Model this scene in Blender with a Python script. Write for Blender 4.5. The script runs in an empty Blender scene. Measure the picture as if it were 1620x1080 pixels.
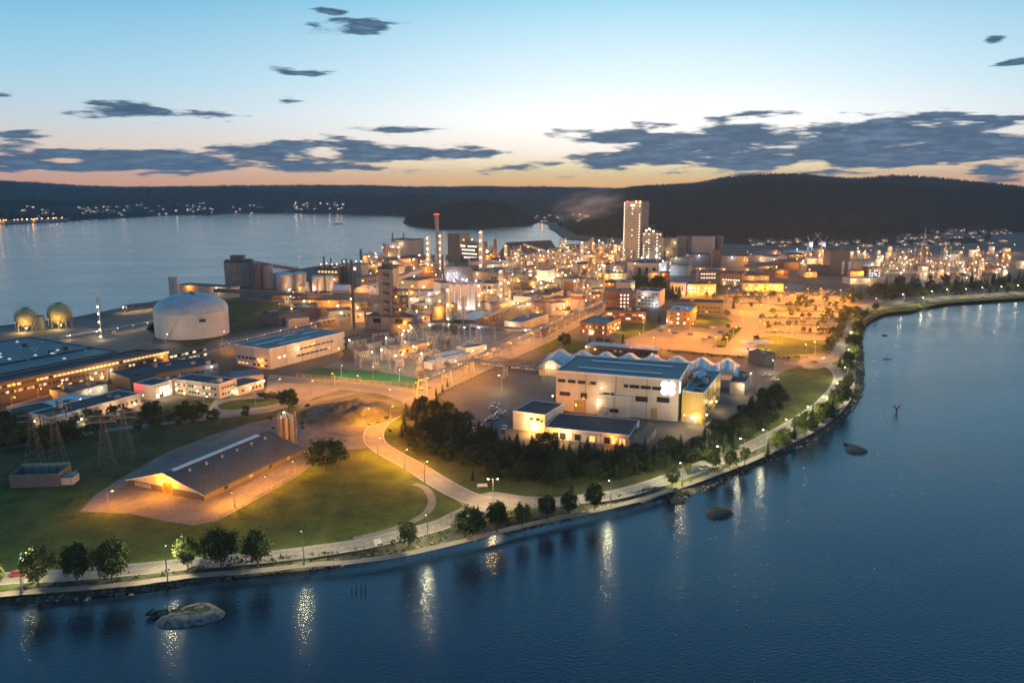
import bpy, bmesh, math, random
from mathutils import Vector, Matrix, noise as mnoise
from mathutils.geometry import tessellate_polygon
R = random.Random(7)
S = bpy.context.scene
COL = S.collection
pi = math.pi

# ------------------------------------------------------------------ camera
F, YH, CH = 1260.0, 295.0, 100.0          # focal length (px of the 1620 px frame), horizon row, camera height
TH = math.atan((540 - YH) / F)
cd = bpy.data.cameras.new('camera'); cam = bpy.data.objects.new('camera', cd); COL.objects.link(cam)
cam.location = (0, 0, CH); cam.rotation_euler = (pi / 2 - TH, 0, 0)
cd.sensor_width = 36; cd.lens = 36 * F / 1620; cd.clip_start = 1; cd.clip_end = 60000
S.camera = cam

def ray(px, py):
    x, y = (px - 810) / F, -(py - 540) / F
    return Vector((x, math.cos(TH) + y * math.sin(TH), -math.sin(TH) + y * math.cos(TH)))
def P(px, py, z=0.0):
    r = ray(px, py); t = (CH - z) / -r.z
    return Vector((r.x * t, r.y * t, z))
def PY(px, py, Y):
    r = ray(px, py); t = Y / r.y
    return Vector((r.x * t, Y, CH + r.z * t))
def hgt(px, yb, yt, zb=0.0):              # height of something whose foot is at row yb and top at row yt
    b = P(px, yb, zb); return PY(px, yt, b.y).z - zb

# ------------------------------------------------------------------ render settings
S.render.engine = 'CYCLES'
S.view_settings.view_transform = 'Standard'; S.view_settings.look = 'None'
S.view_settings.exposure = 0.0; S.view_settings.gamma = 1.0; S.view_settings.use_curve_mapping = False
c = S.cycles
c.use_denoising = True
try: c.denoiser = 'OPENIMAGEDENOISE'
except Exception: pass
c.max_bounces = 5; c.diffuse_bounces = 2; c.glossy_bounces = 3; c.transmission_bounces = 3
c.volume_bounces = 0; c.transparent_max_bounces = 8
c.caustics_reflective = False; c.caustics_refractive = False
c.sample_clamp_indirect = 3.0; c.sample_clamp_direct = 34.0
c.use_light_tree = True; c.use_adaptive_sampling = False
c.volume_step_rate = 4; c.volume_max_steps = 32
c.pixel_filter_type = 'BLACKMAN_HARRIS'; c.filter_width = 1.6

def lin(h):
    if isinstance(h, str):
        v = [int(h[i:i + 2], 16) / 255 for i in (0, 2, 4)]
        return tuple((x / 12.92 if x <= .04045 else ((x + .055) / 1.055) ** 2.4) for x in v)
    return tuple(h)

# ------------------------------------------------------------------ sky: after sunset
W = bpy.data.worlds.new('World'); S.world = W; W.use_nodes = True
nt = W.node_tree; nt.nodes.clear()
def N(t, **k):
    n = nt.nodes.new(t)
    for a, v in k.items(): setattr(n, a, v)
    return n
def L(a, b): nt.links.new(a, b)
def mth(op, a, b=None, cc=None, clamp=False):
    n = N('ShaderNodeMath', operation=op); n.use_clamp = clamp
    for i, v in enumerate((a, b, cc)):
        if v is None: continue
        if isinstance(v, (int, float)): n.inputs[i].default_value = v
        else: L(v, n.inputs[i])
    return n.outputs[0]
def ramp(fac, stops, interp='LINEAR'):
    n = N('ShaderNodeValToRGB'); n.color_ramp.interpolation = interp
    e = n.color_ramp.elements
    while len(e) < len(stops): e.new(0.5)
    for s, (p, col) in zip(e, stops):
        s.position = p; s.color = lin(col) + (1,)
    L(fac, n.inputs[0]); return n.outputs[0]
tc = N('ShaderNodeTexCoord'); sp = N('ShaderNodeSeparateXYZ'); L(tc.outputs['Generated'], sp.inputs[0])
el = mth('MULTIPLY', mth('ARCSINE', mth('MINIMUM', mth('MAXIMUM', sp.outputs[2], -1), 1)), 180 / pi)
az = mth('MULTIPLY', mth('ARCTAN2', sp.outputs[0], sp.outputs[1]), 180 / pi)
elf = mth('DIVIDE', mth('ADD', el, 3), 93, clamp=True)           # -3..90 degrees
def ep(d): return (d + 3) / 93
side = ramp(elf, [(0, 'e39a70'), (ep(0.2), 'eda678'), (ep(1.2), 'ebb898'), (ep(2.4), 'd6c4b6'), (ep(4.2), 'b4c4cc'), (ep(7), '92c0d6'), (ep(12.9), '579fc6'), (ep(22), '5c9fc6'), (ep(38), '3d7ba6'), (ep(90), '25577c')])
glow = ramp(elf, [(0, 'fba850'), (ep(0.3), 'ffc468'), (ep(1.2), 'ffe6a6'), (ep(2.4), 'fff3e2'), (ep(4.5), 'fdfcf8'), (ep(7), 'dcebf0'), (ep(12.9), '8ac6de'), (ep(22), '6cb2da'), (ep(38), '4383ae'), (ep(90), '25577c')])
def bell(x, c0, w): return mth('POWER', 2.718, mth('MULTIPLY', mth('POWER', mth('DIVIDE', mth('SUBTRACT', x, c0), w), 2), -1))
gf = bell(az, 9.0, 25.0)
mx = N('ShaderNodeMix', data_type='RGBA'); L(gf, mx.inputs[0]); L(side, mx.inputs[6]); L(glow, mx.inputs[7])
skycol = mx.outputs[2]
def azel(px, py):
    r = ray(px, py).normalized(); return math.degrees(math.atan2(r.x, r.y)), math.degrees(math.asin(r.z))
clouds = [(1095, 230, 190, 40), (1400, 214, 260, 36), (1290, 240, 230, 36), (1520, 236, 220, 38), (1570, 270, 75, 11), (960, 262, 62, 13), (1190, 262, 60, 9),
          (1700, 225, 150, 34), (1010, 215, 60, 18),
          (240, 256, 220, 19), (400, 252, 170, 18), (640, 245, 160, 22), (60, 262, 130, 13), (90, 240, 40, 8), (18, 209, 45, 8), (20, 232, 35, 9), (-80, 256, 110, 16),
          (235, 177, 95, 12), (330, 181, 62, 6), (575, 40, 52, 9), (497, 43, 22, 6), (520, 18, 24, 5), (482, 117, 42, 6), (452, 160, 16, 4), (612, 206, 45, 4),
          (560, 222, 85, 10), (445, 226, 60, 9), (715, 240, 80, 12), (835, 262, 62, 6), (1572, 63, 18, 8), (1608, 97, 28, 5), (508, 213, 26, 6), (2, 152, 16, 4)]
nz = N('ShaderNodeTexNoise', noise_dimensions='3D'); nz.inputs['Scale'].default_value = 1.0; nz.inputs['Detail'].default_value = 7; nz.inputs['Roughness'].default_value = 0.52
cmb = N('ShaderNodeCombineXYZ'); L(mth('MULTIPLY', az, 0.22), cmb.inputs[0]); L(mth('MULTIPLY', el, 1.35), cmb.inputs[1]); cmb.inputs[2].default_value = 3.3
L(cmb.outputs[0], nz.inputs['Vector'])
n2 = N('ShaderNodeTexNoise', noise_dimensions='3D'); n2.inputs['Scale'].default_value = 3.2; n2.inputs['Detail'].default_value = 6; n2.inputs['Roughness'].default_value = 0.6
L(cmb.outputs[0], n2.inputs['Vector'])
m = None
for (x, y, rx, ry) in clouds:
    a0, e0 = azel(x, y); k_ = 1.15 if ry < 16 else 1.0; a1, e1 = azel(x + rx * k_, y); _, e2 = azel(x, y - ry * k_)
    da = mth('DIVIDE', mth('SUBTRACT', az, a0), a1 - a0); de = mth('DIVIDE', mth('SUBTRACT', el, e0), e2 - e0)
    v = mth('MULTIPLY', min(1.0, (ry / 26) ** 0.55), mth('SUBTRACT', 1.0, mth('SQRT', mth('ADD', mth('MULTIPLY', da, da), mth('MULTIPLY', de, de)))))
    m = v if m is None else mth('SMOOTH_MAX', m, v, 0.12)
dens = mth('ADD', m, mth('MULTIPLY', mth('SUBTRACT', nz.outputs[0], 0.49), 3.0))
dens = mth('ADD', dens, mth('MULTIPLY', mth('SUBTRACT', n2.outputs[0], 0.5), 0.8))
al = N('ShaderNodeMapRange', interpolation_type='SMOOTHSTEP'); L(dens, al.inputs[0]); al.inputs[1].default_value = 0.0; al.inputs[2].default_value = 0.38
cc_ = ramp(mth('ADD', mth('MULTIPLY', n2.outputs[0], 0.9), mth('MULTIPLY', dens, 0.12)), [(0.30, '28465f'), (0.52, '37556f'), (0.75, '5c778e')])
mc = N('ShaderNodeMix', data_type='RGBA'); L(mth('MULTIPLY', al.outputs[0], 0.96), mc.inputs[0]); L(skycol, mc.inputs[6]); L(cc_, mc.inputs[7])
bg = N('ShaderNodeBackground'); L(mc.outputs[2], bg.inputs[0]); bg.inputs[1].default_value = 1.28
wo = N('ShaderNodeOutputWorld'); L(bg.outputs[0], wo.inputs[0])
W.cycles.sampling_method = 'MANUAL'; W.cycles.sample_map_resolution = 512

# ------------------------------------------------------------------ materials
def mat(name, col, rough=0.85, metal=0.0, var=0.25, scale=0.15, bump=0.0, detail=5, col2=None, spec=None, thr=(0.35, 0.65)):
    """procedural surface: two tones mixed by fractal noise (object coordinates in metres)"""
    m = bpy.data.materials.new(name); m.use_nodes = True; t = m.node_tree; b = t.nodes['Principled BSDF']
    col = lin(col)
    c2 = lin(col2) if col2 is not None else tuple(x * (1 - var) for x in col)
    g = t.nodes.new('ShaderNodeNewGeometry')
    n = t.nodes.new('ShaderNodeTexNoise'); n.inputs['Scale'].default_value = scale; n.inputs['Detail'].default_value = detail; n.inputs['Roughness'].default_value = 0.6
    t.links.new(g.outputs['Position'], n.inputs['Vector'])
    r = t.nodes.new('ShaderNodeValToRGB'); r.color_ramp.elements[0].position = thr[0]; r.color_ramp.elements[1].position = thr[1]
    r.color_ramp.elements[0].color = c2 + (1,); r.color_ramp.elements[1].color = col + (1,)
    t.links.new(n.outputs[0], r.inputs[0]); t.links.new(r.outputs[0], b.inputs['Base Color'])
    b.inputs['Roughness'].default_value = rough; b.inputs['Metallic'].default_value = metal
    if spec is not None: b.inputs['Specular IOR Level'].default_value = spec
    if bump:
        bp = t.nodes.new('ShaderNodeBump'); bp.inputs['Strength'].default_value = 1; bp.inputs['Distance'].default_value = bump
        n3 = t.nodes.new('ShaderNodeTexNoise'); n3.inputs['Scale'].default_value = 1.3; n3.inputs['Detail'].default_value = 4
        t.links.new(g.outputs['Position'], n3.inputs['Vector']); t.links.new(n3.outputs[0], bp.inputs['Height']); t.links.new(bp.outputs[0], b.inputs['Normal'])
    return m
def emit(name, col, s, sampled=False):
    m = bpy.data.materials.new(name); m.use_nodes = True; t = m.node_tree; b = t.nodes['Principled BSDF']
    b.inputs['Base Color'].default_value = (0.3, 0.3, 0.3, 1); b.inputs['Emission Color'].default_value = lin(col) + (1,); b.inputs['Emission Strength'].default_value = s
    m.cycles.emission_sampling = 'AUTO' if sampled else 'NONE'
    return m

# ------------------------------------------------------------------ mesh helpers
class MB:
    def __init__(s): s.v = []; s.f = []; s.mi = []; s.cur = 0
    def add(s, vs, fs):
        o = len(s.v); s.v += [tuple(x) for x in vs]; s.f += [tuple(o + i for i in f) for f in fs]; s.mi += [s.cur] * len(fs); return s
    def box(s, x0, y0, z0, x1, y1, z1):
        return s.add([(x0, y0, z0), (x1, y0, z0), (x1, y1, z0), (x0, y1, z0), (x0, y0, z1), (x1, y0, z1), (x1, y1, z1), (x0, y1, z1)],
                     [(3, 2, 1, 0), (4, 5, 6, 7), (0, 1, 5, 4), (1, 2, 6, 5), (2, 3, 7, 6), (3, 0, 4, 7)])
    def prism(s, poly, z0, z1, cap=True):
        n = len(poly); vs = [(x, y, z0) for x, y in poly] + [(x, y, z1) for x, y in poly]
        fs = [(i, (i + 1) % n, n + (i + 1) % n, n + i) for i in range(n)]
        if cap: fs += [tuple(range(n, 2 * n)), tuple(reversed(range(n)))]
        return s.add(vs, fs)
    def lathe(s, prof, n=16, cx=0, cy=0):
        vs = []; fs = []
        for r, z in prof:
            for i in range(n):
                a = 2 * pi * i / n; vs.append((cx + r * math.cos(a), cy + r * math.sin(a), z))
        for k in range(len(prof) - 1):
            for i in range(n):
                j = (i + 1) % n; fs.append((k * n + i, k * n + j, (k + 1) * n + j, (k + 1) * n + i))
        fs.append(tuple(range((len(prof) - 1) * n, len(prof) * n))); fs.append(tuple(reversed(range(n))))
        return s.add(vs, fs)
    def cyl(s, cx, cy, z0, z1, r, r2=None, n=12): return s.lathe([(r, z0), (r if r2 is None else r2, z1)], n, cx, cy)
    def tube(s, p, q, r, n=5, r2=None):
        p, q = Vector(p), Vector(q); d = (q - p)
        if d.length < 1e-5: return s
        u = d.normalized().orthogonal().normalized(); w = d.normalized().cross(u); r2 = r if r2 is None else r2
        vs = [p + (u * math.cos(2 * pi * i / n) + w * math.sin(2 * pi * i / n)) * r for i in range(n)] + [q + (u * math.cos(2 * pi * i / n) + w * math.sin(2 * pi * i / n)) * r2 for i in range(n)]
        return s.add(vs, [(i, (i + 1) % n, n + (i + 1) % n, n + i) for i in range(n)] + [tuple(reversed(range(n))), tuple(range(n, 2 * n))])
    def beam(s, p, q, w, h):                # box section beam between two points
        p, q = Vector(p), Vector(q); d = (q - p).normalized(); u = d.cross(Vector((0, 0, 1)))
        u = Vector((1, 0, 0)) if u.length < 1e-4 else u.normalized(); k = u.cross(d)
        vs = [a + u * sx * w / 2 + k * sz * h / 2 for a in (p, q) for sx, sz in ((-1, -1), (1, -1), (1, 1), (-1, 1))]
        return s.add(vs, [(0, 1, 2, 3), (7, 6, 5, 4), (0, 4, 5, 1), (1, 5, 6, 2), (2, 6, 7, 3), (3, 7, 4, 0)])
    def ico(s, c, r, sub=1, sz=1.0):
        bm = bmesh.new(); bmesh.ops.create_icosphere(bm, subdivisions=sub, radius=1)
        s.add([(c[0] + v.co.x * r, c[1] + v.co.y * r, c[2] + v.co.z * r * sz) for v in bm.verts], [tuple(v.index for v in f.verts) for f in bm.faces]); bm.free(); return s
    def mesh(s, name, mats, smooth=False):
        me = bpy.data.meshes.new(name); me.from_pydata(s.v, [], s.f)
        for m_ in (mats if isinstance(mats, (list, tuple)) else [mats]): me.materials.append(m_)
        if any(s.mi): me.polygons.foreach_set('material_index', s.mi)
        if smooth: me.polygons.foreach_set('use_smooth', [True] * len(me.polygons))
        me.update(); return me
    def obj(s, name, mats, parent=None, loc=(0, 0, 0), rz=0.0, smooth=False):
        return put(name, s.mesh(name, mats, smooth), parent, loc, rz)
def put(name, me, parent=None, loc=(0, 0, 0), rz=0.0):
    o = bpy.data.objects.new(name, me); COL.objects.link(o); o.location = loc; o.rotation_euler = (0, 0, rz)
    if parent is not None: o.parent = parent
    return o
def tag(o, label=None, cat=None, group=None, kind=None):
    if label: o['label'] = label
    if cat: o['category'] = cat
    if group: o['group'] = group
    if kind: o['kind'] = kind
    return o
def thing(name, label, cat, loc=(0, 0, 0), rz=0.0, group=None):
    o = bpy.data.objects.new(name, None); COL.objects.link(o); o.location = loc; o.rotation_euler = (0, 0, rz); o.empty_display_size = 0.5
    return tag(o, label, cat, group)
def clone(root, loc, rz=0.0, label=None, group=None, sc=None):
    r = root.copy(); COL.objects.link(r); r.location = loc; r.rotation_euler = (0, 0, rz)
    if sc is not None: r.scale = (sc, sc, sc) if isinstance(sc, (int, float)) else sc
    if label: r['label'] = label
    if group: r['group'] = group
    for ch in KIDS.get(root.name, root.children):
        c_ = ch.copy(); COL.objects.link(c_); c_.parent = r
        for g_ in ch.children:
            d_ = g_.copy(); COL.objects.link(d_); d_.parent = c_
    return r
KIDS = {}
PG = 2.6                                   # common brightness of all lamps
def light(loc, col, power, parent=None, r=0.25, spot=None):
    ld = bpy.data.lights.new('lamp_light', 'SPOT' if spot else 'POINT'); ld.color = lin(col); ld.energy = power * PG; ld.shadow_soft_size = r
    if spot: ld.spot_size = math.radians(spot); ld.spot_blend = 0.5
    o = bpy.data.objects.new('lamp_light', ld); COL.objects.link(o); o.location = loc
    if parent is not None: o.parent = parent
    return o
ORD = ['first', 'second', 'third', 'fourth', 'fifth', 'sixth', 'seventh', 'eighth', 'ninth', 'tenth', 'eleventh', 'twelfth', 'thirteenth']
SOD, WARM, COOL, GRN = 'ff9c23', 'ffce8c', 'e8f0ff', 'ffe6ac'
GR = {}
def sheet(name, pts, z, m_, kind='structure', label=None):
    vs = [Vector((p[0], p[1], z)) for p in pts]
    fs = tessellate_polygon([vs]); me = bpy.data.meshes.new(name)
    fs = [tuple(f) if (vs[f[1]] - vs[f[0]]).cross(vs[f[2]] - vs[f[0]]).z > 0 else tuple(reversed(f)) for f in fs]
    me.from_pydata([tuple(v) for v in vs], [], fs); me.materials.append(m_)
    o = put(name, me); o['kind'] = kind
    if label: o['label'] = label
    return o
def smooth_line(pts, k=6):
    out = []
    n = len(pts)
    for i in range(n - 1):
        p0, p1, p2, p3 = pts[max(i - 1, 0)], pts[i], pts[i + 1], pts[min(i + 2, n - 1)]
        for j in range(k):
            t = j / k
            out.append(tuple(0.5 * (2 * p1[a] + (p2[a] - p0[a]) * t + (2 * p0[a] - 5 * p1[a] + 4 * p2[a] - p3[a]) * t * t + (3 * p1[a] - p0[a] - 3 * p2[a] + p3[a]) * t ** 3) for a in (0, 1)))
    out.append(tuple(pts[-1][:2])); return out
def G(*pts): return [P(*p) for p in pts]
def strip(name, pts, w, z, m_, thick=0.0, wz=None):
    """ribbon of width w (or per point widths) along a ground polyline"""
    mb = MB(); n = len(pts); vs = []
    for i, p in enumerate(pts):
        a = Vector(pts[max(i - 1, 0)][:2]); b = Vector(pts[min(i + 1, n - 1)][:2]); d = (b - a).normalized(); nn = Vector((-d.y, d.x))
        ww = w if not isinstance(w, (list, tuple)) else w[0] + (w[1] - w[0]) * i / (n - 1)
        vs += [(p[0] + nn.x * ww / 2, p[1] + nn.y * ww / 2, z), (p[0] - nn.x * ww / 2, p[1] - nn.y * ww / 2, z)]
    mb.add(vs, [(2 * i + 1, 2 * i + 3, 2 * i + 2, 2 * i) for i in range(n - 1)])
    o = mb.obj(name, m_); o['kind'] = 'structure'; return o
# ------------------------------------------------------------------ setting materials
M = {}
M['ground'] = mat('yard_ground', (0.085, 0.078, 0.07), 0.9, var=0.5, scale=0.03, detail=8, bump=0.03, thr=(0.3, 0.7))
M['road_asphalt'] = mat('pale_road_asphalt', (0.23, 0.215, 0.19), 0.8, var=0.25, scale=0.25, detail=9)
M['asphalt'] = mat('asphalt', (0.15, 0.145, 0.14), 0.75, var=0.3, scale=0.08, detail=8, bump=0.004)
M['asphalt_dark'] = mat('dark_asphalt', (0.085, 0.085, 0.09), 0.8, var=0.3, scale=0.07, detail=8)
M['gravel'] = mat('gravel_yard', (0.17, 0.15, 0.135), 0.95, var=0.35, scale=0.12, detail=9, bump=0.03)
M['grass'] = mat('lawn_grass', (0.085, 0.13, 0.028), 0.95, col2=(0.028, 0.048, 0.012), scale=0.11, detail=10, bump=0.12, thr=(0.3, 0.7), spec=0.1)
M['dry_grass'] = mat('rough_grass', (0.075, 0.085, 0.03), 0.95, scale=0.1, detail=10, bump=0.15, col2=(0.03, 0.045, 0.016), thr=(0.35, 0.62), spec=0.1)
M['dirt'] = mat('bare_rock_and_dirt', (0.13, 0.12, 0.11), 0.95, scale=0.07, detail=10, bump=0.2, col2=(0.03, 0.035, 0.02), thr=(0.42, 0.6))
M['bank'] = mat('bank_rock', (0.06, 0.06, 0.05), 0.9, scale=0.4, detail=8, bump=0.35, col2=(0.018, 0.025, 0.01), thr=(0.4, 0.6))
M['path'] = mat('gravel_path', (0.2, 0.18, 0.16), 0.9, var=0.3, scale=0.3, detail=8)
M['white_line'] = mat('white_road_paint', (0.6, 0.6, 0.58), 0.7, var=0.4, scale=0.8)
M['turf'] = mat('green_turf', (0.02, 0.11, 0.045), 0.9, var=0.3, scale=0.1, spec=0.1)
M['forest_floor'] = mat('forest_floor', (0.014, 0.02, 0.01), 0.95, var=0.5, scale=0.02, detail=8, spec=0.05)
M['concrete_pave'] = mat('pale_concrete_ground', (0.24, 0.23, 0.22), 0.85, var=0.35, scale=0.1, detail=8)

def grass_detail(m, streak=(0.12, 0.12, 0.035)):
    """finer tufts and dry, worn streaks over the two grass tones"""
    t = m.node_tree; b = t.nodes['Principled BSDF']; src = b.inputs['Base Color'].links[0].from_socket; g = t.nodes.new('ShaderNodeNewGeometry')
    def nz(sc, st, rot):
        mp = t.nodes.new('ShaderNodeMapping'); mp.inputs['Scale'].default_value = st; mp.inputs['Rotation'].default_value = (0, 0, rot); t.links.new(g.outputs['Position'], mp.inputs[0])
        n = t.nodes.new('ShaderNodeTexNoise'); n.inputs['Scale'].default_value = sc; n.inputs['Detail'].default_value = 6; n.inputs['Roughness'].default_value = .65; t.links.new(mp.outputs[0], n.inputs['Vector']); return n.outputs[0]
    for sc, st, rot, lo, hi, col, amt in ((.06, (1, .22, 1), .5, .5, .68, streak, .75), (.9, (1, 1, 1), 0, .48, .75, (.012, .022, .007), .7), (.02, (1, 1, 1), 0, .55, .7, (.07, .055, .03), .6)):
        r = t.nodes.new('ShaderNodeMapRange'); t.links.new(nz(sc, st, rot), r.inputs[0]); r.inputs[1].default_value = lo; r.inputs[2].default_value = hi; r.inputs[4].default_value = amt
        mx = t.nodes.new('ShaderNodeMix'); mx.data_type = 'RGBA'; t.links.new(r.outputs[0], mx.inputs[0]); t.links.new(src, mx.inputs[6]); mx.inputs[7].default_value = tuple(col) + (1,); src = mx.outputs[2]
    t.links.new(src, b.inputs['Base Color'])
grass_detail(M['grass']); grass_detail(M['dry_grass'], (.11, .09, .045)); grass_detail(M['gravel'], (.24, .22, .19))
# ------------------------------------------------------------------ water
def water_mat():
    m = bpy.data.materials.new('river_water'); m.use_nodes = True; t = m.node_tree; b = t.nodes['Principled BSDF']
    b.inputs['Base Color'].default_value = (0.003, 0.010, 0.025, 1); b.inputs['Roughness'].default_value = 0.13
    b.inputs['IOR'].default_value = 1.62; b.inputs['Specular Tint'].default_value = (0.52, 0.82, 1.0, 1); b.inputs['Specular IOR Level'].default_value = 0.5
    g = t.nodes.new('ShaderNodeNewGeometry')
    def nz(sc, det, stretch, rot):
        mp = t.nodes.new('ShaderNodeMapping'); mp.inputs['Scale'].default_value = stretch; mp.inputs['Rotation'].default_value = (0, 0, rot)
        t.links.new(g.outputs['Position'], mp.inputs[0]); n = t.nodes.new('ShaderNodeTexNoise'); n.inputs['Scale'].default_value = sc; n.inputs['Detail'].default_value = det
        n.inputs['Roughness'].default_value = 0.55; t.links.new(mp.outputs[0], n.inputs['Vector']); return n.outputs[0]
    a = nz(1.5, 3, (0.45, 1.0, 1), 0.5); bb = nz(0.02, 3, (0.25, 1, 1), 0.05)
    mr = t.nodes.new('ShaderNodeMapRange'); t.links.new(bb, mr.inputs[0]); mr.inputs[1].default_value = 0.35; mr.inputs[2].default_value = 0.65; mr.inputs[3].default_value = 0.6; mr.inputs[4].default_value = 1.15
    mu = t.nodes.new('ShaderNodeMath'); mu.operation = 'MULTIPLY'; t.links.new(a, mu.inputs[0]); t.links.new(mr.outputs[0], mu.inputs[1])
    bp = t.nodes.new('ShaderNodeBump'); bp.inputs['Strength'].default_value = 1.0; bp.inputs['Distance'].default_value = 0.13
    t.links.new(mu.outputs[0], bp.inputs['Height']); t.links.new(bp.outputs[0], b.inputs['Normal'])
    return m
M['water'] = water_mat()
WZ = -2.0
sheet('water', [(-30000, -400), (30000, -400), (30000, 45000), (-30000, 45000)], WZ, M['water'])

# ------------------------------------------------------------------ land outline (rows of the photograph, converted to metres)
near = [(-420, 1015), (-200, 990), (0, 962), (110, 952), (240, 937), (330, 922), (480, 905), (600, 886), (700, 866), (800, 846), (900, 823), (1000, 799), (1055, 790),
        (1075, 796), (1095, 786), (1140, 764), (1190, 742), (1250, 715), (1300, 693), (1340, 663), (1363, 630), (1369, 600), (1367, 560), (1367, 528), (1378, 508), (1400, 498), (1425, 493),
        (1455, 493), (1470, 489), (1466, 485), (1500, 480), (1560, 475), (1640, 472), (1800, 470), (2100, 468)]
far_ = [(935, 388), (915, 386), (880, 392), (840, 395), (800, 399), (770, 403), (700, 403), (640, 404), (600, 412), (500, 421), (455, 428), (400, 438), (355, 452), (300, 466), (245, 476),
        (170, 491), (100, 505), (0, 515), (-150, 535), (-420, 580)]
inner = []
wl = [P(x, y, WZ - 0.3) for x, y in near]
wl = [Vector((a[0], a[1], WZ - 0.3)) for a in smooth_line([(v.x, v.y) for v in wl], 6)]
n_ = len(wl)
for i, v in enumerate(wl):
    a = wl[max(i - 2, 0)]; b = wl[min(i + 2, n_ - 1)]; d = (b - a); d.z = 0; d.normalize(); nn = Vector((-d.y, d.x, 0))
    inner.append(v + nn * (5.5 + 1.2 * mnoise.noise(v * 0.05)) + Vector((0, 0, 0.3 - WZ)))
farp = [P(x, y, 0) for x, y in far_]
hillbase = [Vector((2600, 900, 0)), Vector((4200, 3300, 0)), Vector((60, 3300, 0)), Vector((100, 2050, 0)), P(866, 359, 0), P(880, 366, 0), P(893, 377, 0), P(915, 378, 0), P(945, 383, 0)]
outline = inner + hillbase + farp
sheet('ground', outline, 0.0, M['ground'])
mb = MB(); vs = []
K = 5
for i in range(n_):
    for k in range(K + 1):
        t = k / K; p = inner[i].lerp(wl[i], t); q = p + Vector((mnoise.noise(p * 0.35) * 0.6, mnoise.noise(p * 0.35 + Vector((9, 0, 0))) * 0.6, 0)) * (0 if k == 0 else 1)
        q.z = -(t ** 1.4) * 2.4 + (mnoise.noise(p * 0.6) * 0.35 if 0 < k < K else 0) + (0.0 if k else 0); vs.append(q)
mb.add(vs, [(i * (K + 1) + k, i * (K + 1) + k + 1, (i + 1) * (K + 1) + k + 1, (i + 1) * (K + 1) + k) for i in range(n_ - 1) for k in range(K)])
tag(mb.obj('river_bank', M['bank'], smooth=True), kind='structure')
mb = MB(); vs = []
for v in farp: vs += [tuple(v), (v.x, v.y + 3, -2.4)]
mb.add(vs, [(2 * i, 2 * i + 1, 2 * i + 3, 2 * i + 2) for i in range(len(farp) - 1)]); tag(mb.obj('quay_edge', M['concrete_pave']), kind='structure')

# ------------------------------------------------------------------ hills
def interp(tab, x):
    if x <= tab[0][0]: return tab[0][1]
    for (a, b), (c_, d) in zip(tab, tab[1:]):
        if x <= c_: return b + (d - b) * (x - a) / (c_ - a)
    return tab[-1][1]
def hill(name, foot, crest, ycrest, yback, x0, x1, step, amp, seed, trees=0, tsize=12):
    mb = MB(); cols = []; xs = [x0 + i * step for i in range(int((x1 - x0) / step) + 1)]; NR = 34
    for x in xs:
        f = P(x, interp(foot, x), WZ); dirx = f.x / f.y
        yc = interp(ycrest, x) if isinstance(ycrest, list) else ycrest
        cz = max(PY(x, interp(crest, x), yc).z - tsize * 0.75, WZ - 1); col = []
        for k in range(NR + 1):
            t = k / (NR - 8)
            Y = f.y + (yc - f.y) * min(t, 1) + (yback * (t - 1) if t > 1 else 0)
            s_ = min(t, 1); h = (s_ ** 0.85) * (0.55 + 0.45 * s_) if s_ < 1 else max(0.0, 1 - (t - 1) * 2.2)
            p = Vector((dirx * Y, Y, 0)); nn = mnoise.fractal(p * 0.0016 + Vector((seed, 0, 0)), 1.0, 2.0, 5)
            z = WZ - 3 + (cz + 5) * h + amp * nn * (4 * s_ * (1 - s_)) * min(1, cz / 60) + (0 if s_ < 1 else 0)
            col.append((p.x, p.y, z if s_ > 0 else WZ - 3))
        cols.append(col)
    nn_ = NR + 1
    mb.add([p for col in cols for p in col], [(i * nn_ + k, (i + 1) * nn_ + k, (i + 1) * nn_ + k + 1, i * nn_ + k + 1) for i in range(len(cols) - 1) for k in range(NR)])
    h = mb.obj(name, M['forest_floor'], smooth=True); h['kind'] = 'structure'
    return h
M['far_crown'] = mat('far_forest_crowns', (0.02, 0.035, 0.014), 0.95, scale=0.02, detail=3, col2=(0.008, 0.016, 0.007), spec=0.05)
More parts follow.
